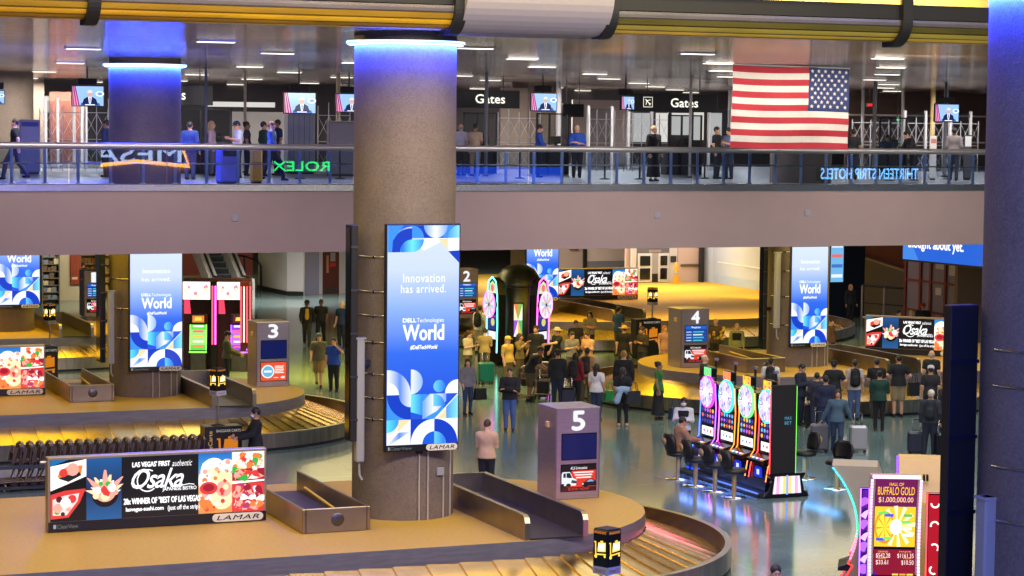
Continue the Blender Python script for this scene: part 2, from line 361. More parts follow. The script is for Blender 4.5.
# concrete columns: exposed aggregate, a glowing blue ring under the ceiling
def concrete(name, rgb):
    m = bpy.data.materials.new(name); m.use_nodes = True; nt = m.node_tree; b = nt.nodes['Principled BSDF']; L = nt.links
    tc = nt.nodes.new('ShaderNodeTexCoord'); vo = nt.nodes.new('ShaderNodeTexVoronoi'); vo.inputs['Scale'].default_value = 40
    nz = nt.nodes.new('ShaderNodeTexNoise'); nz.inputs['Scale'].default_value = 2.2; nz.inputs['Detail'].default_value = 6
    mx = nt.nodes.new('ShaderNodeMix'); mx.data_type = 'FLOAT'; mx.inputs[0].default_value = .5
    rp = nt.nodes.new('ShaderNodeValToRGB'); e = rp.color_ramp.elements; e[0].position = .2; e[1].position = .85
    e[0].color = lin([v * .84 for v in rgb]); e[1].color = lin([min(255, v * 1.10) for v in rgb])
    bp = nt.nodes.new('ShaderNodeBump'); bp.inputs['Strength'].default_value = .12; bp.inputs['Distance'].default_value = .02
    L.new(tc.outputs['Object'], vo.inputs['Vector']); L.new(tc.outputs['Object'], nz.inputs['Vector'])
    L.new(vo.outputs['Color'], mx.inputs[2]); L.new(nz.outputs['Fac'], mx.inputs[3]); L.new(mx.outputs[0], rp.inputs['Fac'])
    L.new(rp.outputs['Color'], b.inputs['Base Color']); L.new(vo.outputs['Distance'], bp.inputs['Height']); L.new(bp.outputs['Normal'], b.inputs['Normal'])
    b.inputs['Roughness'].default_value = .7
    return m
CONC = concrete('aggregate_concrete', (116, 101, 88)); CRAD = .97
P5 = (14.3, 40.4); P3 = (13.95, 60.6); P1 = (13.6, 80.8); P4 = (35.3, 62.35); P2 = (34.8, 82.7); P6 = (15.36, 20.98)
for i, (x, y) in enumerate((P5, P3, P1, P4, P2, P6)):
    z0 = 0.0 if i == 5 else 1.0
    prof = [(CRAD, z0), (CRAD, 12.9 if i == 5 else 10.2)]
    o = struct(MB().lathe(prof, CONC, 56, smooth=True).build('column', loc=(x, y, 0)))
    if i not in (0, 1, 5): continue
    ring = MB().lathe([(CRAD - .01, 9.92), (CRAD + .13, 9.93), (CRAD + .15, 9.97), (CRAD + .13, 10.00), (CRAD - .01, 10.00)], STEEL, 56)
    ring.lathe([(CRAD + .005, 9.915), (CRAD + .12, 9.925)], em((24, 50, 255), 800), 56)
    ring.lathe([(CRAD + .155, 9.945), (CRAD + .155, 9.985)], em((150, 190, 255), 4), 56)
    ring.build('light_ring', o)
# ------------------------------------------------------------------ baggage claims: pod, belt, rim, chutes, kiosk
ZP, ZB, ZO, ZR = 1.0, 0.68, 0.13, 0.46                          # pod top, belt at the pod, belt at the rim, rim top
def capsule(x0, x1, yc, r, n=20):
    """outline of a pod from the left end round the right end, counter-clockwise"""
    q = []
    for i in range(n + 1):
        a = -PI / 2 + PI * i / n; q.append((x1 - r + r * math.cos(a), yc + r * math.sin(a)))
    for i in range(n + 1):
        a = PI / 2 + PI * i / n; q.append((x0 + r + r * math.cos(a), yc + r * math.sin(a)))
    return q
PODSIDE = mat('pod_skirt_steel', (150, 144, 148), 0.32, .6, noise=.15, nscale=2.5, stretch=(1, 1, 8))
RIM = mat('rim_steel', (168, 156, 146), 0.3, 1.0, noise=.2, nscale=3, stretch=(3, 3, .4))
CURB = mat('brown_kick', (92, 70, 52), .5, noise=.1)
def claim(label, x0, x1, yc, r, bw=1.55):
    t = thing('baggage_carousel', label, 'baggage carousel', (0, 0, 0), 0, 'baggage claim carousels')
    pod = capsule(x0, x1, yc, r)
    p = MB().prism(pod, ZB - .02, ZP, PODTOP, side=PODSIDE, smooth=True).build('pod', t)
    MB().prism(capsule(x0 + .4, x1 - .4, yc, r - .4), .02, ZB, CURB).build('pod_base', p)
    ri, ro = r + .02, r + bw
    b = MB()                                                     # sloped overlapping plates
    inn = capsule(x0 - .02, x1 + .02, yc, ri, 34); out = capsule(x0 - bw, x1 + bw, yc, ro, 34)
    # resample both outlines into the same number of plates
    def res(pl, step=.0, N=0):
        L = [0]
        for i in range(len(pl)): a = pl[i]; c = pl[(i + 1) % len(pl)]; L.append(L[-1] + math.hypot(c[0] - a[0], c[1] - a[1]))
        return L
    N0 = len(inn); pts = []
    for i in range(N0):
        a, c = inn[i], inn[(i + 1) % N0]; A, C_ = out[i], out[(i + 1) % N0]
        k = max(1, int(round(math.hypot(A[0] - C_[0], A[1] - C_[1]) / .62)))
        for j in range(k):
            f = j / k; pts.append(((a[0] + (c[0] - a[0]) * f, a[1] + (c[1] - a[1]) * f), (A[0] + (C_[0] - A[0]) * f, A[1] + (C_[1] - A[1]) * f)))
    M_ = len(pts)
    for i in range(M_):
        (a, A), (c, C_) = pts[i], pts[(i + 1) % M_]
        (a2, A2) = pts[(i + 2) % M_]
        # each plate leans over the next: its trailing edge sits 25 mm higher; the joint is skewed as on real crescent plates
        up, dn = .028, .0
        mid = lambda p, q, f: (p[0] + (q[0] - p[0]) * f, p[1] + (q[1] - p[1]) * f)
        b.add([(a[0], a[1], ZB + up), (A[0], A[1], ZO + up), (C_[0], C_[1], ZO + dn), (c[0], c[1], ZB + dn), (a[0], a[1], ZB), (A[0], A[1], ZO)],
              [(0, 1, 2, 3), (4, 5, 1, 0)], BELT)
    b.build('belt', t)
    rb = MB(); o1 = capsule(x0 - bw, x1 + bw, yc, ro, 34); o2 = capsule(x0 - bw - .13, x1 + bw + .13, yc, ro + .13, 34); k = len(o1)
    def ringf(p, q, z0, z1, m):
        vs_ = [(a[0], a[1], z0) for a in p] + [(a[0], a[1], z1) for a in q]
        rb.add(vs_, [(i, (i + 1) % k, k + (i + 1) % k, k + i) for i in range(k)], m, None, True)
    ringf(o1, o1, ZR, .02, mat('rim_inner', (92, 72, 44), .35, .7)); ringf(o2, o1, ZR, ZR, STEEL); ringf(o2, o2, .08, ZR, RIM); ringf(capsule(x0 - bw - .1, x1 + bw + .1, yc, ro + .1, 34), capsule(x0 - bw - .1, x1 + bw + .1, yc, ro + .1, 34), .0, .08, BLACKM)
    rb.build('rim', t)
    return t
claim('long baggage carousel nearest the camera, round the tall column with the large blue sign', -6, 19.15, 40.6, 3.8)
claim('baggage carousel around kiosk 3 with the gold-tinted belt behind the row of nested carts', -6, 18.4, 60.8, 3.75)
claim('baggage carousel far left behind carousel 3, around kiosk with purple front', -4, 18.2, 81.0, 3.75)
claim('baggage carousel around kiosk 4 with the angled food sign, people gathered along it', 30.35, 52, 62.8, 3.9, 1.9)
claim('baggage carousel far back around kiosk 2, under bright amber light', 30.5, 47.6, 84.4, 6.5)

CHUTE = mat('chute_steel', (158, 146, 128), 0.34, 1.0, noise=.12, nscale=2)
def chute_up(x0, x1, y0, y1, label, h=.45):
    """box-ended chute that rises through the pod: low steel walls, a closed front with a round badge, a belt inside"""
    t = thing('baggage_chute', label, 'baggage chute', ((x0 + x1) / 2, y0, ZP), 0, 'baggage chutes on the pods')
    w, L = (x1 - x0) / 2, y1 - y0
    for s in (-1, 1): MB().box(min(s * w, s * (w - .07)), max(s * w, s * (w - .07)), 0, L, 0, h, CHUTE, bev=.015).build('side_wall', t)
    e = MB().box(-w + .07, w - .07, 0, .07, 0, h, CHUTE, bev=.012).build('end_wall', t)
    MB().lathe([(0, -.008), (.115, -.008), (.125, 0)], STEEL_D, 24, M=Matrix.Translation((.02, 0, h * .52)) @ Matrix.Rotation(R(90), 4, 'X') @ Matrix.Scale(-1, 4, (0, 0, 1))).build('badge', e)
    b = MB().yz([(.07, .02), (L, .02), (L, .05), (1.6, .06), (.9, .09), (.45, .10), (.07, .05)], -w + .07, w - .07, mat('chute_belt', (58, 46, 32), .5)); b.build('conveyor_belt', t)
    MB().tube([(w - .2, .4, .14), (w - .3, 1.0, .2), (w - .34, 1.9, .28), (w - .34, 3.0, .34)], .03, mat('yellow_edge', (196, 158, 40), .5), 6).build('edge_strip', t)
    return t
def chute_down(x0, x1, y0, y1, label, h=.45):
    """open-ended chute that drops bags to the belt: two walls with rounded front ends and a steel slide between"""
    t = thing('baggage_chute', label, 'baggage chute', ((x0 + x1) / 2, y0, ZP), 0, 'baggage chutes on the pods')
    w, L = (x1 - x0) / 2, y1 - y0
    for s in (-1, 1):
        a, c = min(s * w, s * (w - .1)), max(s * w, s * (w - .1))
        MB().yz([(0, 0), (L, 0), (L, h), (.14, h), (.05, h - .04), (0, h - .14)], a, c, CHUTE).build('side_wall', t)
    MB().box(-w + .1, w - .1, L - .07, L, 0, h, CHUTE).build('end_wall', t)
    MB().yz([(0, .0), (L - .07, -.0), (L - .07, .06), (0, .03)], -w + .1, w - .1, mat('slide_belt', (44, 38, 30), .4)).build('slide', t)
    return t
chute_up(11.8, 13.1, 38.75, 43.2, 'steel baggage chute left of the tall column with blue sign, behind the near food sign')
chute_down(15.38, 16.62, 36.85, 41.9, 'steel baggage chute with open rounded end between the tall column and kiosk 5')
chute_up(11.6, 12.8, 59.2, 63.3, 'steel baggage chute right of the left food sign, beside the column with sign')
chute_down(14.9, 16.1, 57.05, 61.9, 'steel baggage chute with open end between the left column sign and kiosk 3')
chute_down(14.8, 16.0, 77.3, 82.6, 'steel baggage chute far left behind the trolley lantern, before the purple kiosk')
chute_up(32.4, 33.75, 60.3, 64.6, 'steel baggage chute between kiosk 4 and the column behind the slot machines')
chute_down(36.5, 37.7, 58.9, 63.6, 'steel baggage chute between the right column sign and the angled food sign')
chute_down(36.1, 37.5, 78.0, 84.0, 'steel baggage chute far back below the distant food sign')
# ------------------------------------------------------------------ lit signs
W_ = em((255, 255, 255), 1.25)
def quarter(b, cx, cz, r, a0, y, m): flat(b, disc(cx, cz, r, a0, a0 + 90, 10, True), y, m)
PLATE = mat('cream_plate', (222, 216, 200), .5)
def maker_plate(parent, x0, x1, z0, z1, y, small=None):
    """rounded cream name plate with dark italic capitals, on the black strip under a screen"""
    b = MB(); h = (z1 - z0) / 2; q = [(x1 - h + h * math.cos(R(a)), z0 + h + h * math.sin(R(a))) for a in range(-90, 91, 30)] + [(x0 + h + h * math.cos(R(a)), z0 + h + h * math.sin(R(a))) for a in range(90, 271, 30)]
    b.xz(q, y - .02, y, PLATE)
    put_text(b, 'LAMAR', x0 + h * 1.1, x1 - h * 1.1, z0 + h * .45, z1 - h * .45, y - .023, BLACKM, 1.1, .25, .002)
    b.build('maker_plate', parent)
def blue_art(b, w, h, tall, tag_):
    """blue event poster: pale top melting to deep blue, round and leaf shapes, white lettering"""
    base = em_ramp('blue_fade_' + tag_, [(0, (22, 80, 220)), (.22, (24, 82, 226)), (.42, (40, 106, 238)), (.62, (140, 178, 250)), (.8, (206, 222, 255)), (1, (214, 230, 255))], 2, 0, h, 1.1)
    b.xz([(0, 0), (w, 0), (w, h), (0, h)], -.012, 0, base)
    u = w / 6.0; DB = em((8, 62, 200), 1.1); CY_ = em_ramp('cyan_fade_' + tag_, [(0, (90, 230, 245)), (.2, (20, 120, 235)), (.34, (110, 235, 245)), (.5, (30, 140, 240)), (.62, (120, 230, 250)), (.8, (40, 130, 240)), (1, (140, 235, 250))], 0, 0, w, 1.1); PL = em_ramp('pale_fade_' + tag_, [(0, (240, 246, 255)), (.18, (90, 140, 245)), (.34, (232, 240, 255)), (.52, (120, 170, 250)), (.66, (240, 245, 255)), (.84, (110, 160, 250)), (1, (235, 242, 255))], 0, 0, w, 1.15); WH = em((240, 246, 255), 1.2); SK = em((60, 150, 250), 1.1); PE = em((250, 226, 176), 1.1); MB_ = em((20, 96, 230), 1.1)
    y = -.016
    # lower pattern on a grid of two-unit squares
    quarter(b, 0, 4 * u, 2 * u, 0, y, PL); quarter(b, 0, 4 * u, u, 0, y - .003, WH)
    flat(b, [(0, 2 * u), (0, 4 * u), (2 * u, 4 * u), (2 * u, 2 * u)], y, SK); quarter(b, 2 * u, 4 * u, 2 * u, 180, y - .003, DB); quarter(b, 2 * u, 4 * u, u, 180, y - .005, PL)
    flat(b, [(0, 0), (2 * u, 0), (2 * u, 2 * u), (0, 2 * u)], y, WH); flat(b, [(.9 * u, 2 * u), (2 * u, 2 * u), (.9 * u, u)], y - .003, PE); flat(b, [(u, u), (2 * u, 1.05 * u), (.2 * u, 0), (0, 0)], y - .003, PL); quarter(b, 0, 2 * u, u, 270, y - .005, CY_)
    flat(b, disc(2 * u, 5 * u, u, -90, 90, 12), y, PL); flat(b, [(2 * u, 4 * u)] + [(2 * u + u * math.cos(R(a)), 3 * u + u * math.sin(R(a))) for a in range(90, -91, -15)][::-1][0:0] + [(3 * u, 4 * u), (3 * u, 2.3 * u), (2 * u, 2.6 * u)], y - .001, CY_)
    quarter(b, 3 * u, 2 * u, 2 * u, 0, y, SK); flat(b, [(3 * u, 2 * u), (3 * u, 3.4 * u), (3.6 * u, 4 * u), (5 * u, 4 * u), (5 * u, 3.4 * u), (4.2 * u, 2.6 * u)], y - .003, PL); quarter(b, 3.9 * u, 3 * u, 1.0 * u, 0, y - .005, CY_)
    flat(b, disc(4.4 * u, 4.6 * u, .5 * u, 0, 360, 20), y - .002, CY_); quarter(b, 6 * u, 4 * u, u * 1.1, 90, y - .002, WH)
    flat(b, [(4 * u, 2 * u), (6 * u, 2 * u), (6 * u, 4 * u)], y - .002, WH); flat(b, [(4.2 * u, 2 * u), (5 * u, 2 * u), (5 * u, 2.8 * u)], y - .004, PE); flat(b, [(5 * u, 2 * u), (6 * u, 2 * u), (6 * u, 3.9 * u), (5 * u, 2.9 * u)], y - .003, CY_)
    flat(b, [(2 * u, 0), (4 * u, 0), (4 * u, 2 * u), (2 * u, 2 * u)], y, DB); quarter(b, 4 * u, 0, 2 * u, 90, y - .003, WH); quarter(b, 4 * u, 0, u, 90, y - .005, MB_)
    flat(b, [(4 * u, 0), (6 * u, 0), (6 * u, 2 * u), (4 * u, 2 * u)], y, WH); quarter(b, 4 * u, 0, 2 * u, 0, y - .003, DB); quarter(b, 4 * u, 0, u, 0, y - .005, CY_)
    if tall:                                                     # the tall screen has a second pattern along its top
        T = h
        flat(b, [(0, T - 2.1 * u), (2 * u, T - 2.1 * u), (2 * u, T), (0, T)], y, MB_); quarter(b, 2 * u, T - 2.1 * u, 2 * u, 90, y - .002, PL); quarter(b, 2 * u, T - 2.1 * u, 1.9 * u, 90, y - .003, DB); quarter(b, 2 * u, T - 2.1 * u, u, 90, y - .005, CY_)
        flat(b, [(0, T - 2.1 * u), (.35 * u, T - 2.1 * u), (.4 * u, T - 1.2 * u), (.9 * u, T - .5 * u), (1.3 * u, T - .0 * u), (0, T)], y - .004, SK)
        flat(b, [(2 * u, T - u), (6 * u, T - u), (6 * u, T), (2 * u, T)], y - .001, DB); flat(b, disc(4 * u, T, u, 180, 360, 16), y - .004, PL); quarter(b, 2 * u, T - u, u, 0, y - .005, SK); flat(b, disc(4.9 * u, T, .95 * u, 180, 360, 16), y - .003, SK); quarter(b, 6 * u, T - u, u, 90, y - .005, CY_)
        quarter(b, 2 * u, T - 1.1 * u, u, 270, y - .006, CY_); flat(b, [(3 * u, T - 2.0 * u), (5 * u, T - u), (3 * u, T - u), (2.6 * u, T - 1.6 * u)], y - .004, WH); flat(b, [(4.2 * u, T - 1.05 * u), (5 * u, T - 1.05 * u), (5 * u, T - 1.9 * u)], y - .005, PE); flat(b, [(5.05 * u, T - u), (6 * u, T - u), (6 * u, T - 3.0 * u), (5.05 * u, T - 2 * u)], y - .003, WH); flat(b, [(5.05 * u, T - 2.05 * u), (6 * u, T - 2 * u), (6 * u, T - 3.0 * u)], y - .005, DB)
        k = h / 3.98
        put_text(b, 'Innovation', w * .215, w * .80, 2.95 * k, 3.11 * k, -.02, W_, 1.1); put_text(b, 'has arrived.', w * .185, w * .815, 2.76 * k, 2.91 * k, -.02, W_, 1.1)
        z = 1.90 * k; s = k
    else:
        k = h / 3.0
        put_text(b, 'Innovation', w * .24, w * .77, 2.48 * k, 2.61 * k, -.02, W_, 1.1); put_text(b, 'has arrived.', w * .22, w * .78, 2.27 * k, 2.38 * k, -.02, W_, 1.1)
        z = 1.55 * k; s = k
    put_text(b, 'DELL', w * .215, w * .40, z + .33 * s, z + .40 * s, -.02, W_, 1.0, 0, .004); put_text(b, 'Technologies', w * .41, w * .79, z + .30 * s, z + .40 * s, -.02, W_)
    put_text(b, 'World', w * .22, w * .79, z, z + .28 * s, -.02, W_, 1.0, 0, .009)
    put_text(b, '#DellTechWorld', w * .32, w * .70, z - .17 * s, z - .09 * s, -.02, W_, 1.0, .2, .003)
FRAME = mat('screen_frame', (20, 24, 38), .4)
def tall_sign(name_label, col, cx, z0, z1, w, tall, key, gap=.16):
    """screen hung on the front of a column: cabinet, lit screen, black strip with the maker plate, brackets, conduits below"""
    y = col[1] - CRAD - gap
    t = thing('advertising_screen', name_label, 'advertising screen', (cx - w / 2, y, z0), 0, 'tall blue screens on the columns')
    h = z1 - z0
    c = MB().box(-.03, w + .03, .0, .11, -.13, h + .03, FRAME, bev=.01)
    c.box(-.02, w + .02, -.012, .0, -.125, -.005, BLACK); put_text(c, 'ClearView', .07, .50, -.095, -.035, -.014, em((150, 160, 165), .5)); c.box(.03, .06, -.014, -.01, -.095, -.035, em((200, 205, 210), .6))
    c.build('cabinet', t)
    b = MB(); blue_art(b, w, h, tall, key); b.build('display', t)
    maker_plate(t, w * .55, w - .01, -.125, -.005, -.02)
    for z in (.6, h * .5, h - .6): MB().box(w * .3, w * .7, .11, gap + .02, z, z + .08, STEEL_D).build('bracket', t)
    return t
tall_sign('tall blue event screen with pattern at both ends, on the nearest column', P5, 14.28, 2.47, 6.56, 1.41, True, 'a')
tall_sign('blue event screen on the column left of kiosk 3 and the neon machines', P3, 13.99, 1.86, 4.90, 1.41, False, 'b')
tall_sign('blue event screen at the far left edge, on the distant column', P1, 13.84, 1.98, 4.86, 1.45, False, 'c')
tall_sign('blue event screen on the right column between kiosk 4 and the angled food sign', P4, 35.06, 1.78, 4.78, 1.27, False, 'd')
tall_sign('distant blue event screen half hidden by the round wheel machine tower', P2, 34.66, 1.70, 4.84, 1.35, False, 'e')

# a second screen on the left flank of each column, seen edge-on, its white conduit cover and the fixing bands
def flank(col, z0, z1, wz, label, label2, dy=0, wide=.9, off=.16, cw=.16):
    t = thing('side_screen', label, 'advertising screen', (col[0] - CRAD - off, col[1] + dy, z0), 0, 'dark screens on the column flanks')
    h = z1 - z0
    MB().box(-.13, 0, -wide, wide, 0, h, BLACKM, bev=.01).build('cabinet', t)
    MB().box(0, off + .12, -.1, .1, h * .35, h * .35 + .1, STEEL_D).build('bracket', t)
    n = max(3, int(h / .7))
    for i in range(n): MB().box(-.135, .005, -wide - .012, -wide + .02, h * (i + .5) / n - .02, h * (i + .5) / n + .02, STEEL_D).build('hinge_bar', t)
    MB().box(-.145, -.13, -wide + .05, wide - .05, .05, h - .05, GLASSD).build('display', t)
    q = MB().box(-cw / 2, cw / 2, -.09, .09, 0, wz[1] - wz[0], WHITEP, bev=.02); q.box(-cw / 2 - .02, cw / 2 + .02, -.1, .1, wz[1] - wz[0] - .03, wz[1] - wz[0], WHITEP); q.tube([(0, 0, 0), (0, -.01, -.25), (.05, -.03, -.34)], .025, WHITEP)
    o = q.build('conduit_cover', loc=(col[0] - CRAD - .09, col[1] - .55, wz[0])); tag(o, label2, 'conduit cover', 'white conduit covers on the columns')
flank(P5, 2.5, 6.55, (2.1, 4.45), 'thin black side screen seen edge-on at the left of the tall column', 'white conduit cover on the left of the tall column with blue sign', -.45, .18)
flank(P3, 1.9, 4.95, (1.9, 3.9), 'dark side screen on the left of the column before the purple kiosk', 'pale conduit cover on the left of the left sign column', .1, .3)
flank(P4, 1.5, 5.0, (2.2, 4.6), 'dark side screen on the left flank of the column behind the slot machines', 'white conduit cover on the column right of kiosk 4', .1, .16)
def bands(col, label, zs=(3.1, 3.75, 4.3, 4.9, 5.4)):
    t = thing('cable_bands', label, 'steel bands', (col[0], col[1], 0), 0, 'steel bands round the columns')
    for z in zs:
        b = MB().tube([(CRAD * 1.012 * math.cos(R(a)), CRAD * 1.012 * math.sin(R(a)), z + .004 * math.sin(a)) for a in range(180, 300, 8)], .016, CHROME, 5)
        b.box(-.03, .03, -.03, .0, z - .025, z + .025, CHROME, M=Matrix.Translation((CRAD * math.cos(R(215)), CRAD * math.sin(R(215)), 0)))
        b.build('band', t)
bands(P5, 'steel bands round the tall column left of its blue screen', (2.9, 3.3, 3.75, 4.35, 4.85, 5.3, 5.95))
bands(P3, 'steel bands round the column left of the second blue screen', (2.6, 3.4, 4.2)); bands(P4, 'steel bands round the column left of the right blue screen', (2.3, 3.2, 4.0, 4.6)); bands(P6, 'steel bands round the blue-lit column at the right edge', (3.2, 4.1, 4.7, 5.6, 6.0))
# surface conduits, sockets under the screens
def conduits(col, label, xs_=(-.12, .06, .42, .62), top=1.5, dx=.1):
    t = thing('conduit_run', label, 'conduits', (col[0], col[1], ZP), 0, 'conduits under the column screens')
    G = mat('conduit_grey', (176, 166, 156), .4)
    for i, x in enumerate(xs_):
        x += dx; y = -math.sqrt(CRAD ** 2 - x * x) - .02; MB().tube([(x, y, .0), (x, y, (top, top, .88, top)[i % 4])], .017, G, 6).build('conduit', t)
    def sock(x, z, s): y = -math.sqrt(CRAD ** 2 - x * x) - .05; MB().box(x - s, x + s, y - .02, y + .06, z - s, z + s, WHITEP if z < 1.2 else BLACK, bev=.01).build('socket', t)
    sock(.43, min(.9, top), .075)
    if top > 1.3: sock(-.02, 1.33, .06); sock(.17, 1.36, .05); sock(.6, 1.38, .05)
    MB().box(-.41, -.29, -.95, -.86, 1.32, 1.50, WHITEP, bev=.01).build('junction_box', t)
conduits(P5, 'thin conduits and sockets at the foot of the tall column below its screen')
conduits(P3, 'thin conduits and sockets at the foot of the left sign column', top=.85); conduits(P4, 'thin conduits and sockets at the foot of the right sign column', top=.75)

# long food signs standing on the pods
def salmon(b, x0, x1, z0, z1, y, pal, n, seed):
    r = random.Random(seed)
    flat(b, [(x0, z0), (x1, z0), (x1, z1), (x0, z1)], y, pal[0])
    for i in range(n):
        cx = r.uniform(x0 + .08, x1 - .08); cz = r.uniform(z0 + .07, z1 - .07); s = r.uniform(.025, .075); a = r.uniform(0, 180)
        q = [(s * 1.7 * math.cos(R(t)), s * .62 * math.sin(R(t)) + .03 * math.sin(R(t * 2))) for t in range(0, 360, 30)]
        q = [(min(x1, max(x0, cx + p[0] * math.cos(R(a)) - p[1] * math.sin(R(a)))), min(z1, max(z0, cz + p[0] * math.sin(R(a)) + p[1] * math.cos(R(a))))) for p in q]
        flat(b, q, y - .0015 - .0004 * i, pal[1 + i % (len(pal) - 1)])
def food_art(b, w, h):
    y = -.015; RD = em((226, 60, 58), 1.2); PK = em((255, 168, 150), 1.25); WH = em((255, 246, 238), 1.35); CRM = em((255, 224, 176), 1.3); DR = em((168, 26, 50), 1.1); GR = em((60, 190, 70), 1.1); OR = em((240, 130, 60), 1.2); BK = em((20, 18, 24), .5)
    b.xz([(0, 0), (w, 0), (w, h), (0, h)], -.012, 0, em((26, 24, 32), .7))
    a = w * .163
    flat(b, [(0, 0), (a, 0), (a, h), (0, h)], y, BK)
    flat(b, [(0, h * .5), (a, h * .72), (a, h), (0, h * .9)], y - .002, WH); flat(b, [(0, h), (0, h * .9), (a * .5, h)], y - .003, em((20, 120, 190), 1))
    flat(b, [(a * .2, h * .72), (a * .45, h * .66), (a * .85, h * .76), (a * .9, h * .9), (a * .5, h * .9), (a * .25, h * .82)], y - .004, OR); flat(b, [(a * .22, h * .7), (a * .5, h * .64), (a * .86, h * .74), (a * .8, h * .8), (a * .4, h * .74)], y - .005, em((36, 40, 40), .8)); flat(b, disc(a * .62, h * .84, a * .18, 0, 360, 12), y - .006, PK); flat(b, disc(a * .36, h * .79, a * .12, 0, 360, 12), y - .006, RD)
    flat(b, [(0, h * .04), (a * .5, h * .06), (a * .82, h * .3), (a * .98, h * .52), (a * .4, h * .5), (0, h * .44)], y - .002, RD)
    flat(b, [(a * .06, h * .1), (a * .45, h * .1), (a * .75, h * .32), (a * .8, h * .45), (a * .4, h * .42), (a * .06, h * .36)], y - .003, em((252, 220, 214), 1.2))
    for (fx, fz, r_, m) in ((.2, .22, .13, PK), (.42, .3, .15, WH), (.6, .36, .12, RD), (.24, .36, .09, em((90, 30, 50), 1)), (.18, .16, .08, GR), (.5, .2, .07, PK), (.34, .12, .06, em((40, 60, 60), .8))): flat(b, disc(a * fx, h * fz, a * r_, 0, 360, 12), y - .0045 - r_ * .004, m)
    blu = em_ramp('bowl_backdrop', [(0, (18, 96, 160)), (.5, (8, 44, 90)), (1, (14, 92, 160))], 2, 0, h, 1.0)
    c0, c1 = a, w * .325
    flat(b, [(c0, 0), (c1, 0), (c1, h), (c0, h)], y, blu)
    cx = (c0 + c1) / 2 + .02; flat(b, disc(cx, h * .42, w * .062, 180, 360, 16), y - .003, BK); flat(b, [(cx + math.cos(R(t)) * w * .064, h * .43 + math.sin(R(t)) * w * .02) for t in range(0, 360, 20)], y - .004, BK)
    for i in range(11):
        t = 15 + 150 * i / 10; l = w * (.075 + .02 * (i % 3)); c = (math.cos(R(t)), math.sin(R(t))); p = (-c[1], c[0]); o = (cx, h * .4)
        flat(b, [(o[0] + p[0] * .10, o[1] + p[1] * .10), (o[0] - p[0] * .10, o[1] - p[1] * .10), (o[0] + c[0] * l - p[0] * .02, o[1] + c[1] * l), (o[0] + c[0] * l + p[0] * .02, o[1] + c[1] * l)], y - .005 - i * .0004, (WH, CRM, PK)[i % 3])
    flat(b, disc(cx, h * .46, w * .05, 0, 360, 18), y - .0105, PK)
    for (dx, dz, r_, m) in ((-.14, .02, .07, WH), (.12, .06, .08, WH), (.0, -.09, .09, CRM), (.05, .13, .05, GR), (-.08, .14, .04, GR), (.19, -.03, .05, PK), (-.17, -.08, .06, CRM)): flat(b, disc(cx + dx, h * .46 + dz, r_, 0, 360, 12), y - .0115 - r_ * .01, m)
    flat(b, [(cx - .09, h * .49), (cx - .02, h * .56), (cx + .09, h * .44), (cx + .07, h * .37), (cx - .03, h * .40)], y - .014, RD)
    # right photographs
    d0, d1 = w * .685, w * .845
    flat(b, [(d0, 0), (d1, 0), (d1, h), (d0, h)], y, em_ramp('plate_backdrop', [(0, (236, 150, 70)), (.5, (250, 190, 130)), (.75, (60, 160, 220)), (1, (20, 110, 200))], 2, 0, h, 1.1))
    for (fx, fz, r_, m) in ((.45, .7, .25, WH), (.2, .55, .16, WH), (.7, .55, .22, CRM), (.4, .42, .2, WH), (.7, .25, .22, CRM), (.35, .2, .2, OR), (.85, .78, .13, WH), (.75, .4, .15, PK)): flat(b, [(min(d1, max(d0, p[0])), p[1]) for p in disc(d0 + (d1 - d0) * fx, h * fz, r_, 0, 360, 16)], y - .002 - fx * .004, m)
    rr = random.Random(11)
    for i in range(40): px_, pz_ = rr.uniform(d0 + .08, d1 - .08), rr.uniform(.06, h * .85); flat(b, disc(px_, pz_, rr.uniform(.02, .06), rr.uniform(0, 90), 360, 7), y - .0065 - i * .00003, (WH, CRM, OR, PK, WH, RD)[i % 6])
    flat(b, [(d0 + .19 + math.cos(R(t)) * .17, h * .42 + math.sin(R(t)) * .12) for t in range(0, 360, 20)], y - .008, RD); flat(b, [(d0 + .19 + math.cos(R(t)) * .11, h * .43 + math.sin(R(t)) * .07) for t in range(0, 360, 20)], y - .009, DR)
    salmon(b, d1, w, h * .5, h, y, [WH, CRM, OR, GR, RD, PK, WH], 46, 4); salmon(b, d1, w, h * .52, h * .72, y - .009, [DR, RD, PK, DR, RD], 22, 5); salmon(b, d1, w, 0, h * .48, y, [RD, PK, DR, em((190, 60, 110), 1.1), WH, RD, OR, WH, PK], 52, 6)
    flat(b, [(d1, h * .47), (w, h * .50), (w, h * .53), (d1, h * .51)], y - .014, WH)
    tx = lambda body, x0, x1, z0, z1, **k: put_text(b, body, w * x0, w * x1, h * z0, h * z1, -.019, W_, **k)
    tx("LAS VEGAS' FIRST", .375, .55, .83, .91, bold=.006); tx('authentic', .56, .655, .815, .915, shear=.4)
    for k in (.000, .010): put_text(b, 'Osaka', w * .37, w * .615, h * (.47 + k), h * (.785 + k), -.019 - k * .1, W_, .9, .42, .002)
    b.tube([(w * .445 + .19 * math.cos(R(t)), -.022, h * .60 + .2 * math.sin(R(t))) for t in range(60, 330, 18)], .012, W_, 4); b.tube([(w * .60, -.022, h * .49), (w * .64, -.022, h * .515), (w * .665, -.022, h * .50)], .008, W_, 4)
    tx('JAPANESE BISTRO', .515, .675, .40, .475, bold=.002); tx('20x WINNER OF "BEST OF LAS VEGAS"', .335, .70, .22, .32, bold=.006); tx('lasvegas-sushi.com', .345, .52, .085, .17, bold=.004); tx('(just off the strip)', .54, .69, .07, .17, bold=.002)
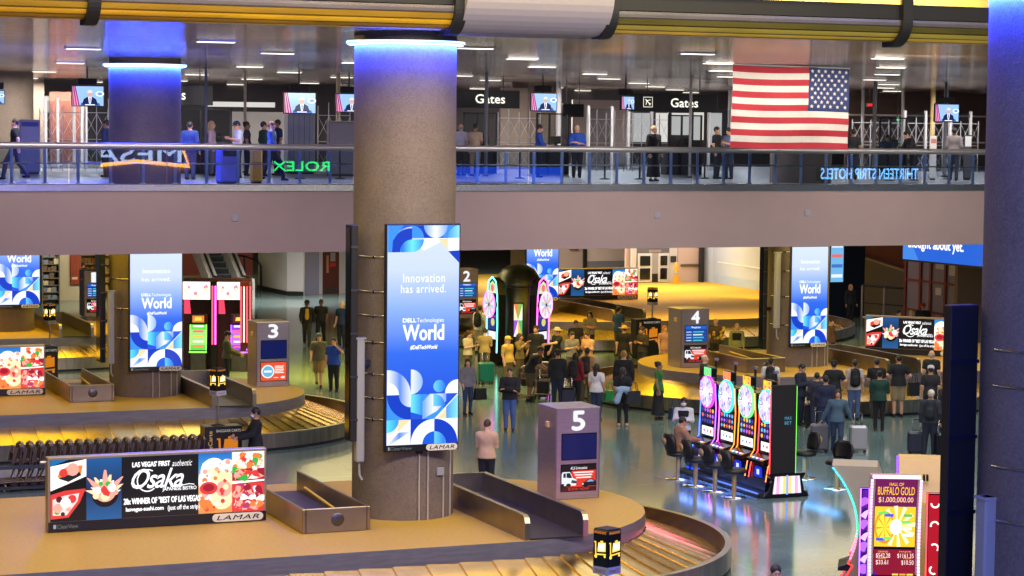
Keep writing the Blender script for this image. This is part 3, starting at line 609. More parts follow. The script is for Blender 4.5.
def food_sign(label, loc, rz, w=3.98, h=1.12, z=0):
    t = thing('food_advert_sign', label, 'advertising screen', loc, rz, 'long food signs on the pods')
    c = MB().box(-.05, w + .05, 0, .22, -.19, h + .05, mat('sign_case', (164, 150, 126), .4, .6, noise=.05), bev=.012); c.box(-.04, w + .04, -.012, 0, -.185, -.01, BLACK)
    put_text(c, 'ClearView', .12, .5, -.13, -.055, -.014, em((160, 165, 170), .5)); c.box(.05, .1, -.014, -.01, -.13, -.055, em((200, 205, 210), .6))
    c.box(.2, .5, .05, .17, -.2, -.185, BLACKM); c.box(w - .5, w - .2, .05, .17, -.2, -.185, BLACKM)
    c.build('case', t)
    b = MB(); food_art(b, w, h); b.build('display', t)
    maker_plate(t, w * .75, w - .02, -.17, -.02, -.014)
    MB().tube([(-.16, .1, h * .96), (-.05, .1, h * .96)], .03, STEEL, 8).build('clamp', t)
food_sign('long lit food sign nearest the camera, standing left of the tall column', (7.55, 40.33, ZP + .2), 0)
food_sign('lit food sign cut off at the left edge, beside the left chute', (7.28, 61.05, ZP + .2), 0)
food_sign('angled lit food sign on the right pod behind the waiting crowd', (39.28, 64.74, ZP + .2), -R(43), 3.3, 1.02)
food_sign('distant lit food sign far back left of the white doors', (38.2, 88.2, ZP + .2), 0, 3.75)

# kiosks with the claim number
KS = mat('kiosk_steel', (166, 154, 164), 0.32, .8, noise=.08, nscale=2, stretch=(1, 1, 12))
def kiosk(num, loc, label, w=.97, d=.92, h=1.84, screen='plain', ad='van'):
    t = thing('claim_number_kiosk', label, 'kiosk', loc, 0, 'numbered kiosks at the carousel ends')
    b = MB().box(0, w, 0, d, 0, h, KS, bev=.012); b.box(-.05, 0, .3, .42, h - .42, h - .3, mat('yellow_sounder', (214, 178, 112), .5), bev=.01); b.box(.04, w - .04, .04, d - .04, -.0, .02, BLACKM)
    for x in (.02, w - .02): b.box(x - .004, x + .004, -.003, 0, .02, h - .02, STEEL_D)
    b.build('body', t)
    n = MB(); put_text(n, num, w * .365, w * .64, h * .755, h * .958, -.012, em((240, 240, 244), 1.1), 1, 0, .016); n.build('number', t)
    s = MB().box(w * .13, w * .92, -.012, 0, h * .43, h * .72, GLASSD); 
    if screen == 'plain': s.box(w * .145, w * .905, -.016, -.012, h * .44, h * .71, em((4, 20, 96), .75))
    else:
        s.box(w * .145, w * .905, -.016, -.012, h * .44, h * .71, em((14, 72, 170), .9)); s.box(w * .145, w * .905, -.018, -.016, h * .655, h * .71, em((30, 100, 200), 1))
        put_text(s, 'Baggage', w * .36, w * .68, h * .668, h * .70, -.021, W_)
        for k in range(4):
            z = h * (.60 - .048 * k); s.box(w * .18, w * .36, -.02, -.016, z, z + .025, em((200, 225, 255), 1)); s.box(w * .42, w * (.80 - .05 * (k % 2)), -.02, -.016, z - .005, z + .03, em((70, 220, 225), .9) if k != 1 else em((240, 250, 255), 1)); s.box(w * .145, w * .905, -.0185, -.016, z - .03, z - .024, em((80, 150, 230), .8))
    s.build('flight_screen', t)
    a = MB().box(w * .12, w * .92, -.012, 0, h * .085, h * .385, GLASSD); x0, x1, z0, z1 = w * .135, w * .905, h * .095, h * .375; W, H = x1 - x0, z1 - z0
    f = lambda pts, m, k=0: flat(a, [(x0 + p[0] * W, z0 + p[1] * H) for p in pts], -.016 - k * .0012, m)
    if ad == 'van':
        f([(0, 0), (1, 0), (1, 1), (0, 1)], em((24, 8, 14), .8)); f([(.15, .12), (1, .12), (1, .78), (.3, .78)], em((226, 56, 34), 1.1), 1); f([(0, 0), (1, 0), (1, .14), (0, .14)], em((70, 10, 24), .9), 2)
        f([(0, .2), (.42, .2), (.44, .42), (.33, .5), (.24, .74), (.03, .74), (0, .66)], em((232, 238, 248), 1.1), 3); f([(.22, .5), (.31, .5), (.24, .7), (.14, .7), (.14, .52)], em((30, 36, 50), .7), 4); f([(.05, .52), (.12, .52), (.12, .69), (.05, .69)], em((30, 36, 50), .7), 4); f([(.28, .3), (.44, .28), (.44, .38), (.3, .42)], em((60, 70, 84), .8), 4)
        f(disc(.2, .22, .07, 0, 360, 14), em((16, 16, 18), .6), 5); f(disc(.03, .24, .05, 0, 360, 14), em((16, 16, 18), .6), 5)
        f([(.6, .16), (1, .16), (1, .34), (.9, .44), (.78, .44), (.68, .32), (.6, .28)], em((24, 28, 44), .8), 4); f([(.72, .32), (.8, .41), (.89, .41), (.95, .33)], em((150, 190, 230), .9), 5); f([(.6, .22), (.64, .22), (.64, .27), (.6, .27)], em((240, 240, 220), 1.2), 5); f(disc(.7, .18, .06, 0, 360, 14), em((10, 10, 12), .5), 6)
        put_text(a, 'KLS Limousine', x0 + W * .26, x0 + W * .74, z0 + H * .83, z0 + H * .94, -.026, W_, 1, .3)
        for k in range(3): a.box(x0 + W * (.34 + .04 * k), x0 + W * (.92 - .03 * k), -.024, -.02, z0 + H * (.68 - .1 * k), z0 + H * (.73 - .1 * k), em((255, 236, 230), 1.1))
        put_text(a, 'BOOK NOW', x0 + W * .2, x0 + W * .8, z0 + H * .02, z0 + H * .11, -.026, em((236, 70, 60), 1.1))
    else:
        f([(0, 0), (1, 0), (1, 1), (0, 1)], em((236, 84, 48), 1.05)); f(disc(.27, .5, .0, 0, 360, 3), W_); a.add([(x0 + W * .27 + .19 * math.cos(R(t)), -.02, z0 + H * .5 + .19 * math.sin(R(t))) for t in range(0, 360, 15)], [tuple(range(24))], em((240, 246, 250), 1.1)); a.add([(x0 + W * .27 + .155 * math.cos(R(t)), -.022, z0 + H * .5 + .155 * math.sin(R(t))) for t in range(0, 360, 15)], [tuple(range(24))], em((110, 190, 226), 1)); a.box(x0 + W * .12, x0 + W * .42, -.026, -.023, z0 + H * .45, z0 + H * .56, em((245, 250, 255), 1.1))
        for k in range(5): a.box(x0 + W * .54, x0 + W * (.9 - .03 * (k % 2)), -.024, -.02, z0 + H * (.76 - .09 * k), z0 + H * (.81 - .09 * k), em((255, 240, 230), 1.1))
        put_text(a, 'visit', x0 + W * .78, x0 + W * .93, z0 + H * .12, z0 + H * .24, -.026, W_, 1, .3, .003); a.box(x0 + W * .5, x0 + W * .68, -.024, -.02, z0 + H * .14, z0 + H * .18, em((255, 240, 230), 1))
    a.build('advert_screen', t)
kiosk('5', (17.63, 40.72, ZP), 'kiosk with large white number 5 on the nearest carousel')
kiosk('3', (17.25, 61.15, ZP), 'kiosk with white number 3 and orange advert', ad='visit')
kiosk('4', (31.14, 62.25, ZP), 'kiosk with white number 4 and lit flight list', screen='list')
kiosk('2', (30.75, 81.0, ZP), 'grey kiosk with number 2 partly behind the tall blue sign', w=.97, h=1.9, screen='list')
kiosk('1', (17.3, 85.4, ZP), 'purple fronted kiosk far left beside the person with backpack', w=.8, h=1.75, screen='list')
# ------------------------------------------------------------------ gaming machines and stools
CAB = mat('machine_black', (20, 20, 24), .25, .2); MAROON = mat('machine_maroon', (60, 18, 26), .35)
NEONP = em((255, 90, 220), 5); NEONR = em((255, 60, 70), 4); NEONG = em((90, 255, 170), 4); NEONB = em((70, 110, 255), 4); NEONO = em((255, 140, 50), 3); NEONV = em((170, 90, 255), 4); NEONW = em((255, 235, 245), 4)
def wheel(b, cx, cz, rx, rz_, y, rim_m, cols, n=16):
    b.xz([(cx + rx * 1.08 * math.cos(2 * PI * i / 32), cz + rz_ * 1.08 * math.sin(2 * PI * i / 32)) for i in range(32)], y, y + .06, rim_m)
    for i in range(n):
        a0, a1 = 2 * PI * i / n, 2 * PI * (i + 1) / n; P = lambda k, a: (cx + rx * k * math.cos(a), cz + rz_ * k * math.sin(a))
        flat(b, [P(.35, a0), P(1, a0), P(1, a1), P(.35, a1)], y - .004, cols[i % len(cols)])
        flat(b, [P(.62, a0 + .1), P(.9, a0 + .1), P(.9, a1 - .1), P(.62, a1 - .1)], y - .006, cols[(i + 1) % len(cols)])
    b.xz([(cx + rx * .32 * math.cos(2 * PI * i / 20), cz + rz_ * .32 * math.sin(2 * PI * i / 20)) for i in range(20)], y - .03, y, em((250, 240, 250), 1.6))
WC = [em((250, 240, 250), 1.3), em((236, 190, 235), 1.2), em((200, 210, 250), 1.3), em((170, 150, 230), 1.0)]
def symbols(b, x0, x1, z0, z1, y, nx, nz_, cols, bg, seed):
    r = random.Random(seed); flat(b, [(x0, z0), (x1, z0), (x1, z1), (x0, z1)], y, bg); w, h = (x1 - x0) / nx, (z1 - z0) / nz_
    for i in range(nx):
        for j in range(nz_): flat(b, disc(x0 + w * (i + .5), z0 + h * (j + .5), min(w, h) * .38, 0, 360, r.choice((4, 6, 10))), y - .003, r.choice(cols))
SYM = [em((255, 190, 80), 1.3), em((255, 110, 90), 1.2), em((110, 190, 255), 1.2), em((240, 240, 255), 1.3), em((190, 110, 255), 1.2), em((110, 230, 140), 1.1)]
def wheel_slot(label, loc, rz, edge, seed):
    t = thing('slot_machine', label, 'slot machine', loc, rz, 'wheel slot machines in the bank of four')
    w = .40
    MB().yz([(-.30, .30), (-.24, .72), (.2, .72), (.2, .30)][::-1], -w, w, CAB).box(-w, w, -.05, .24, .72, 2.28, CAB, bev=.02).box(-w - .05, w + .05, -.34, .24, .30, .36, CAB).build('cabinet', t)
    d = MB().yz([(-.42, .76), (-.42, .83), (-.08, .93), (-.08, .76)][::-1], -w + .03, w - .03, CAB)
    for k in range(7): d.box(-.3 + k * .095, -.25 + k * .095, -.36, -.31, .848, .87, (SYM[k % 6], em((255, 255, 255), 1.5))[k % 2])
    d.build('button_deck', t)
    s = MB().box(-w + .05, w - .05, -.075, -.05, .97, 1.72, GLASSD); flat(s, [(-.3, .99), (.3, .99), (.3, 1.2), (-.3, 1.2)], -.078, em((240, 246, 255), 1.5)); symbols(s, -.26, .26, 1.04, 1.15, -.081, 3, 1, [em((120, 140, 200), .9), em((200, 60, 90), .9)], em((240, 246, 255), 1.5), seed)
    symbols(s, -.33, .33, 1.27, 1.66, -.078, 5, 3, [SYM[0], SYM[1], SYM[2], SYM[4], em((70, 80, 200), .9)], em((50, 34, 90), .8), seed + 3); s.build('screen', t)
    q = MB(); wheel(q, 0, 2.05, .34, .37, -.13, em(((210, 60, 220), (60, 220, 190), (110, 235, 120), (60, 230, 200))[seed % 4], 2.2), WC); q.build('prize_wheel', t)
    p = MB().box(-.2, .2, -.1, .05, 2.42, 2.66, CAB, bev=.03); symbols(p, -.19, .19, 2.44, 2.64, -.105, 2, 2, [em((255, 220, 70), 1.5), em((255, 130, 60), 1.3), em((240, 70, 160), 1.3)], em(((90, 240, 150), (255, 140, 90), (255, 190, 60), (255, 190, 60))[seed % 4], 1.4), seed); p.tube([(.0, .12, 2.3), (0, .12, 2.8)], .03, BLACK, 8).box(-.05, .05, .07, .17, 2.8, 2.86, mat('topper_cap', (120, 112, 120), .5)); p.build('topper', t)
    l = MB()
    for sx in (-1, 1):
        l.tube([(sx * (w + .01), -.33, .36), (sx * (w + .01), -.27, .7), (sx * (w + .01), -.1, .95), (sx * (w + .01), -.07, 1.7), (sx * (w - .02), -.09, 2.28)], .014, edge[0 if sx < 0 else 1], 5)
    l.build('edge_light', t)
    g = MB(); flat(g, [(-.2, .42), (.2, .42), (.16, .66), (-.16, .66)], -.30, em((20, 40, 190), 1.4)); flat(g, [(-.06, .48), (.06, .48), (.06, .6), (-.06, .6)], -.31, em((190, 210, 255), 1.4)); g.build('belly_glass', t)
    return t
BX = 25.06
EDGES = [(NEONB, NEONV), (NEONP, NEONO), (NEONO, NEONO), (NEONR, NEONO)]
for i, y in enumerate((48.42, 47.42, 46.42, 45.42)):
    wheel_slot(('slot machine with blue-lit edges, farthest of the bank of four wheels', 'second slot machine from the far end of the bank of four wheels', 'third slot machine from the far end of the bank of four wheels', 'slot machine with red-lit edges at the near end of the bank of four')[i], (BX, y, 0), -PI / 2, EDGES[i], i)
# plinth and end panel of the bank
t = thing('machine_plinth', 'black stepped plinth with lit end under the bank of wheel slot machines', 'plinth', (BX + .31, 44.95, 0))
b = MB().box(-.86, .46, .0, 4.1, 0, .12, BLACK, bev=.03).box(-.66, .30, .05, 4.0, .12, .30, CAB)
b.build('base', t)
e = MB().xz([(-.80, .02), (.42, .02), (.28, .16), (.22, .40), (.32, .56), (-.66, .56), (-.56, .40), (-.62, .16)], -.10, .0, CAB); e.build('end_cap', t)
g = MB()
for s in (-1, 1):
    for k, c in enumerate(((255, 214, 120), (255, 250, 235), (255, 170, 220), (235, 225, 255))):
        x0 = s * (.03 + k * .085); x1 = s * (.03 + k * .085 + .085); q = [(x0 - .17, .1), (x1 - .17, .1), (x1 * (.86 + .1 * (k < 2)) - .17, .5), (x0 * .9 - .17, .5)]; flat(g, q if s > 0 else q[::-1], -.11, em(c, 1.3))
g.xz([(-.19, .08), (-.15, .08), (-.15, .52), (-.19, .52)], -.115, -.1, NEONB); g.build('lit_panel', t)
t = thing('end_panel', 'tall black end panel with green light strip closing the bank of wheel slot machines', 'panel', (BX + .31, 44.92, .56))
MB().box(-.60, .05, -.06, 0, 0, 2.04, BLACKM, bev=.01).build('board', t)
MB().tube([(.06, -.03, .0), (.06, -.03, 2.0)], .014, em((110, 235, 60), 2.2), 6).build('light_strip', t); MB().tube([(-.61, -.03, .0), (-.61, -.03, 2.0)], .012, NEONR, 6).build('light_strip', t)
n = MB().box(-.28, -.06, -.068, -.06, 1.1, 1.34, em((20, 60, 84), .5)); put_text(n, 'MAX', -.26, -.08, 1.24, 1.31, -.07, em((120, 180, 200), .7)); put_text(n, 'BET', -.26, -.08, 1.13, 1.2, -.07, em((120, 180, 200), .7)); n.build('notice', t)
# wide blue glow of the machines on the floor
area('machine_glow', (24.35, 46.9, .55), 3.6, .25, 55, (.12, .25, 1), (R(0), R(0), R(90)), 170)
area('machine_glow', (26.75, 46.9, .55), 3.6, .25, 35, (.12, .45, 1), (R(0), R(0), R(90)), 170)

def stool():
    t = thing('slot_stool', 'x', 'stool', (0, 0, 0), 0, 'padded stools at the slot machines'); S = mat('stool_vinyl', (22, 22, 26), .45)
    MB().lathe([(0, .0), (.26, .0), (.26, .015), (.06, .03), (0, .03)], CHROME, 28).build('base', t)
    MB().cyl((0, 0), .045, .02, .58, mat('brass_post', (206, 172, 112), .35, .5), 12).build('post', t)
    MB().lathe([(0, .58), (.19, .58), (.24, .61), (.25, .66), (.22, .70), (.0, .71)], S, 24).build('seat', t)
    k = MB(); q = []
    n_ = 9
    for j in range(7):
        z = .72 + .44 * j / 6; ww = (.20, .23, .245, .25, .24, .21, .14)[j]
        for i in range(n_): u = -1 + 2 * i / (n_ - 1); q.append((ww * u, .22 - .08 * (abs(u) ** 2) + .05 * j / 6, z))
    m_ = len(q); q += [(p[0], p[1] + .05, p[2]) for p in q]; f = []
    for j in range(6):
        for i in range(n_ - 1): a = j * n_ + i; f += [(a, a + 1, a + n_ + 1, a + n_), (m_ + a, m_ + a + n_, m_ + a + n_ + 1, m_ + a + 1)]
    for i in range(n_ - 1): f += [(i, m_ + i, m_ + i + 1, i + 1), (6 * n_ + i, 6 * n_ + i + 1, m_ + 6 * n_ + i + 1, m_ + 6 * n_ + i)]
    for j in range(6): a = j * n_; f += [(a, a + n_, m_ + a + n_, m_ + a), (a + n_ - 1, m_ + a + n_ - 1, m_ + a + 2 * n_ - 1, a + 2 * n_ - 1)]
    bk = k.add(q, f, S, None, True).build('backrest', t)
    MB().lathe([(0, 0), (.10, 0), (.10, .02), (0, .02)], mat('tan_badge', (176, 142, 104), .5), 8, M=Matrix.Translation((0, .322, .97)) @ Matrix.Rotation(R(-96), 4, 'X')).build('badge', bk)
    return t
s0 = stool(); s0.scale = (1.15, 1.15, .96); s0.location = (24.05, 48.14, 0); s0.rotation_euler.z = R(90); s0['label'] = 'black stool at the far end of the slot bank under the seated player'
for (p, rz, lab) in (((24.0, 47.1), 86, 'black stool second from the far end of the slot bank'), ((24.05, 46.2), 92, 'black stool third from the far end of the slot bank'), ((24.05, 45.25), 88, 'black stool nearest the camera on the aisle side of the slot bank'),
                     ((26.95, 45.6), -70, 'black stool turned sideways right of the bank end panel, nearest'), ((27.0, 47.2), -95, 'black stool right of the bank end panel, behind the nearest one')):
    dup(s0, (p[0], p[1], 0), R(rz), lab).scale = (1.15, 1.15, .96)

# curved tall machines of the near cluster
SHELL = mat('machine_shell', (160, 150, 126), .4, noise=.03)
AMP = .16
def curve(z):                                                   # how far the front leans out at a height
    u = (z - 1.15) / 1.15; return -.30 - AMP * u * u + (.10 if z < .5 else 0)
def clip(poly, v, sg):
    out = []
    for i, p in enumerate(poly):
        q = poly[(i + 1) % len(poly)]; a, c = sg * (p[1] - v), sg * (q[1] - v)
        if a >= 0: out.append(p)
        if a * c < 0: f = a / (a - c); out.append((p[0] + (q[0] - p[0]) * f, v))
    return out
def curved_slot(label, loc, rz, art, led, side_art=None, w=.42, group='curved slot machines of the near cluster'):
    t = thing('curved_slot_machine', label, 'slot machine', loc, rz, group)
    zs = [.05 + i * (2.25 / 18) for i in range(19)]
    MB().yz([(curve(0), 0)] + [(curve(z), z) for z in zs] + [(.02, 2.30), (.30, 1.5), (.34, .7), (.34, 0)], -w, w, SHELL).build('shell', t)
    s = MB()
    for i in range(2, 18):
        z0, z1 = zs[i], zs[i + 1]; y0, y1 = curve(z0) - .012, curve(z1) - .012
        s.add([(-w + .05, y0, z0), (w - .05, y0, z0), (w - .05, y1, z1), (-w + .05, y1, z1)], [(0, 1, 2, 3)], art['bg'])
    def put(poly, m, k=1):                                       # follow the curved glass: cut the shape into level bands
        N = 16
        for i in range(N):
            q = clip(clip(list(poly), i / N, 1), (i + 1) / N, -1)
            if len(q) > 2: s.add([(p[0] * (w - .06), curve(.3 + p[1] * 1.98) - .014 - .002 * k, .3 + p[1] * 1.98) for p in q], [tuple(range(len(q)))], m)
    art['fn'](put, s, w); s.build('screen', t)
    for sx in (-1, 1):
        l = MB(); n = 36
        for i in range(n):
            z0 = .1 + 2.18 * i / n; z1 = .1 + 2.18 * (i + .72) / n; l.add([(sx * (w + .012) + a, curve(z) - b_, z) for (z, a, b_) in ((z0, -.02, .0), (z0, .02, .0), (z0, .02, .035), (z0, -.02, .035), (z1, -.02, .0), (z1, .02, .0), (z1, .02, .035), (z1, -.02, .035))], [(0, 1, 2, 3), (7, 6, 5, 4), (0, 4, 5, 1), (1, 5, 6, 2), (2, 6, 7, 3), (3, 7, 4, 0)], led(i / n))
        l.build('light_strip', t)
    l = MB()
    if side_art: l.tube([(-w, curve(2.29), 2.31), (w, curve(2.29), 2.31)], .035, led(1.0), 6).build('light_strip', t)
    d = MB().yz([(-.66, .36), (-.66, .42), (-.34, .54), (-.30, .36)][::-1], -w + .02, w - .02, CAB); d.build('button_deck', t)
    if side_art: side_art(t, w)
    return t
def art_gold(put, s, w):
    put([(-1, .37), (1, .37), (1, .74), (-1, .74)], em((250, 200, 40), 1.3)); put([(-1, .74), (1, .74), (1, 1), (-1, 1)], em((120, 20, 90), 1.0)); put([(-1, .35), (1, .35), (1, .375), (-1, .375)], CAB, 3)
    put([(-1, 0), (1, 0), (1, .35), (-1, .35)], em((150, 16, 50), 1.0)); put([(-1, .0), (-.2, .0), (-1, .16)], em((90, 30, 150), 1), 2)
    for k in range(12):
        a0 = R(k * 30); a1 = R(k * 30 + 12); c = (.12, .56); q = [c, (c[0] + .9 * math.cos(a0), c[1] + .19 * math.sin(a0)), (c[0] + .9 * math.cos(a1), c[1] + .19 * math.sin(a1))]; put([(max(-1, min(1, p[0])), p[1]) for p in q], em((255, 240, 190), 1.5), 2)
    put([(-.5 + .5 * math.cos(R(t)), .55 + .15 * math.sin(R(t))) for t in range(0, 360, 20)], em((230, 150, 20), 1.2), 3); put([(-.5 + .42 * math.cos(R(t)), .55 + .125 * math.sin(R(t))) for t in range(0, 360, 20)], em((255, 214, 60), 1.4), 4)
    for t in range(0, 360, 45): put([(-.5 + .02 * math.sin(R(t)), .55), (-.5 + .4 * math.cos(R(t)), .55 + .12 * math.sin(R(t))), (-.5 + .4 * math.cos(R(t + 7)), .55 + .12 * math.sin(R(t + 7)))], em((220, 130, 10), 1.2), 5)
    put([(.05 + .3 * math.cos(R(t)), .555 + .07 * math.sin(R(t))) for t in range(0, 360, 20)], em((255, 252, 235), 1.9), 6)
    for (u, v, c) in ((-.62, .68, (110, 220, 90)), (-.3, .66, (60, 90, 220)), (-.7, .44, (60, 90, 220)), (-.35, .45, (130, 220, 110)), (.55, .60, (120, 220, 100)), (.62, .66, (90, 190, 90)), (.6, .54, (255, 255, 235)), (.62, .48, (255, 240, 235))): put([(u - .22, v - .012), (u + .22, v - .012), (u + .22, v + .014), (u - .22, v + .014)], em(c, 1.3), 7)
    def L(body, x0, x1, v0, v1, m, k=8):
        vs_, fs, _ = text_mesh(body); s.add([((x0 + p[0] * (x1 - x0)) * (w - .06), curve(.3 + (v0 + p[1] * (v1 - v0)) * 1.98) - .014 - .002 * k, .3 + (v0 + p[1] * (v1 - v0)) * 1.98) for p in vs_], fs, m)
    Y = em((255, 196, 40), 1.5); L('HALL OF', -.35, .35, .935, .965, Y); L('BUFFALO GOLD', -.9, .9, .85, .925, Y); L('$1,000,000.00', -.85, .85, .775, .83, em((255, 200, 150), 1.5))
    for (x0, x1, v, a) in ((-.9, -.2, .27, '$542.28'), (.15, .95, .27, '$1161.35'), (-.9, -.3, .21, '$33.61'), (.35, .95, .21, '$10.50')): L(a, x0, x1, v, v + .045, em((255, 225, 220), 1.4)); L('GRAND' if x0 < 0 else 'MAJOR', x0 + .1, x1 - .1, v + .052, v + .068, em((255, 190, 120), 1.2))
    for i in range(3):
        for j in range(2): put([(-.1 + .36 * i, .01 + .07 * j), (.2 + .36 * i, .01 + .07 * j), (.2 + .36 * i, .065 + .07 * j), (-.1 + .36 * i, .065 + .07 * j)], em((255, 220, 90), 1.2) if (i + j) % 2 else em((250, 170, 60), 1.2), 4); put([(.0 + .36 * i, .02 + .07 * j), (.1 + .36 * i, .02 + .07 * j), (.05 + .36 * i, .06 + .07 * j)], em((220, 50, 40), 1.2), 6)
def side_wings(t, w):
    for sx, base, name in ((-1, (96, 24, 170), 'purple'), (1, (190, 14, 36), 'red')):
        b = MB(); zs = [.05 + i * (2.0 / 14) for i in range(15)]; off = .02 if sx < 0 else .17
        x0 = sx * (w + off); x1 = sx * (w + off + (.15 if sx < 0 else .28))
        top = 2.05 if sx < 0 else 1.98
        P_ = [(min(x0, x1), .02), (max(x0, x1), .02), (max(x0, x1), top), (min(x0, x1), top - (.0 if sx > 0 else -.0))]
        b.xz(P_, -.14, -.02, CAB); m = em(base, 1.0); flat(b, [(p[0] + (.03 if i in (0, 3) else -.03), p[1] + (.02 if i < 2 else -.03)) for i, p in enumerate(P_)], -.143, m)
        c = (x0 + x1) / 2
        for k in range(5):
            z = 1.80 - k * .40
            if sx < 0: flat(b, disc(c, z, .09, 20 * k, 20 * k + 240, 10), -.146, em((190, 110, 255), 1.2)); flat(b, disc(c + .02, z - .16, .06, 0, 360, 8), -.147, em((60, 10, 110), .8)); flat(b, [(c - .08, z - .24), (c + .02, z - .3), (c + .09, z - .12), (c, z - .16)], -.148, em((235, 190, 255), 1.3))
            else:
                a0 = (0, 200, 140, 300, 60)[k]; b.tube([(c + .07 * math.cos(R(a)), -.16, z + .07 * math.sin(R(a))) for a in range(a0 + 180, a0 + 380, 25)], .016, em((255, 225, 220), 2), 5)
        b.tube([(x, -.15, z) for (x, z) in P_], .012, NEONR if sx > 0 else NEONV, 5, closed=True)
        o = b.build('side_light_box', t); o['label'] = name + ' side light box'
def led_const(c): m = em(c, 3); return lambda f: m
TEAL = [em((255, 60, 60), 2.6), em((240, 130, 150), 2.6), em((60, 230, 170), 2.6), em((60, 220, 200), 2.6), em((60, 200, 220), 2.6)]
CX_, CY_S = 22.95, 36.1
curved_slot('curved slot machine with gold jackpot screen in a pink-white light frame, nearest the camera', (21.42, 34.28, 0), R(-24), {'bg': em((90, 14, 60), .9), 'fn': art_gold}, led_const((255, 170, 235)), side_wings)
AMP = .5
curved_slot('curved slot machine with teal-to-red light strip, turned left in the near cluster', (21.77, 35.42, 0), R(-122), {'bg': em((40, 20, 90), .9), 'fn': lambda put, s, w: put([(-.9, .1), (.9, .1), (.9, .9), (-.9, .9)], em((120, 60, 220), 1))}, lambda f: TEAL[min(4, int(f * 5))])
AMP = .16; SHELL = mat('warm_lit_shell', (206, 172, 96), .4, noise=.03)  # same shell with warm light put into its colour
t = curved_slot('curved slot machine facing away with warm-lit back panel, in the near cluster', (23.12, 35.68, 0), R(150), {'bg': em((40, 20, 90), .9), 'fn': lambda put, s, w: put([(-.9, .1), (.9, .1), (.9, .9), (-.9, .9)], em((60, 160, 220), 1))}, led_const((150, 60, 255)), w=.60)
p = MB()
for (x, z, s_) in ((.12, 1.98, .05), (-.2, 1.25, .06)): p.box(x - s_, x - .01, .26, .4, z - .05, z + .06, BLACK); p.box(x + .01, x + s_, .26, .4, z - .05, z + .06, BLACK)
tag(p.build('back_vent', t), None)

# distant round tower with two wheel machines
t = thing('machine_tower', 'distant black round-topped machine tower with prize wheels above the crowd', 'slot machine', (30.35, 73.6, 0), R(-22)); t.scale = (.93, .93, .93)
b = MB().lathe([(.86, 0), (.86, 2.95), (.84, 2.98), (.90, 3.02), (.86, 3.06)], CAB, 40); b.lathe([(.86, 3.06), (.80, 3.35), (.62, 3.62), (.35, 3.78), (0, 3.83)], BLACK, 40); b.build('drum', t)
b = MB()
for i, c in enumerate(((255, 250, 230), (120, 200, 80), (250, 130, 70), (255, 240, 200), (160, 90, 220), (250, 250, 250), (250, 190, 60), (90, 190, 120))): a0 = R(i * 45); a1 = R(i * 45 + 45); flat(b, [(0, 1.75)] + [(max(-.16, min(.16, .9 * math.cos(a))), 1.75 + max(-.62, min(.62, .9 * math.sin(a)))) for a in (a0, (a0 + a1) / 2, a1)], -.91, em(c, 1.1))
b.xz([(-.2, 1.08), (.2, 1.08), (.2, 2.42), (-.2, 2.42)], -.90, -.82, CAB); b.build('lit_panel', t)
for k, (ang, c1, c2) in enumerate(((-62, em((120, 255, 230), 3), NEONP), (58, NEONP, em((255, 150, 240), 3)))):
    Mx = Matrix.Rotation(R(ang), 4, 'Z') @ Matrix.Translation((0, -1.0, 0)); w = .40
    b = MB().xz([(-w, .1), (w, .1), (w, 2.7), (.28, 3.2), (0, 3.34), (-.28, 3.2), (-w, 2.7)], -.1, .25, CAB, M=Mx); b.box(-w, w, -.5, -.1, .1, .85, CAB, M=Mx)
    m = b.build('wheel_cabinet', t)
    g = MB(); flat(g, [(-.3, 1.0), (.3, 1.0), (.3, 1.3), (-.3, 1.3)], -.11, em((235, 235, 250), 1.2), M=Mx); symbols(g, -.3, .3, 1.36, 1.95, -.11, 3, 3, SYM, em((40, 40, 110), .9), 3 + k) if False else flat(g, [(-.3, 1.36), (.3, 1.36), (.3, 1.95), (-.3, 1.95)], -.11, em((44, 60, 140), 1.0), M=Mx)
    flat(g, disc(.05, 1.65, .15, 0, 360, 14), -.114, em((220, 210, 120), 1.1), M=Mx); flat(g, [(-.3, 2.75), (.3, 2.75), (.2, 3.1), (0, 3.22), (-.2, 3.1)], -.11, em((200, 240, 170), 1.1), M=Mx); flat(g, disc(0, 2.95, .14, 0, 360, 12), -.115, em((255, 110, 120), 1.2), M=Mx); g.build('screen', m)
    n = MB(); n_ = 16
    for i in range(n_):
        a0, a1 = 2 * PI * i / n_, 2 * PI * (i + 1) / n_; flat(n, [(.04 * math.cos(a0), 2.32 + .04 * math.sin(a0)), (.42 * math.cos(a0), 2.32 + .46 * math.sin(a0)), (.42 * math.cos(a1), 2.32 + .46 * math.sin(a1))], -.26, (em((250, 235, 245), 1.2), em((235, 180, 230), 1.1), em((255, 236, 190), 1.1), em((180, 215, 250), 1.1))[i % 4], M=Mx)
    n.tube([(.44 * math.cos(R(a)), -.25, 2.32 + .48 * math.sin(R(a))) for a in range(0, 360, 20)], .03, c2, 6, M=Mx, closed=True); n.xz(disc(0, 2.32, .44, 0, 360, 20), -.255, -.12, CAB, M=Mx); n.build('prize_wheel', m)
    e = MB().tube([(-w, -.12, .5), (-w - .04, -.12, 1.6), (-w, -.12, 2.7), (-.28, -.12, 3.2), (0, -.12, 3.36), (.28, -.12, 3.2), (w, -.12, 2.7), (w + .04, -.12, 1.6), (w, -.12, .5)], .028, c1, 6, M=Mx); e.build('edge_light', m)

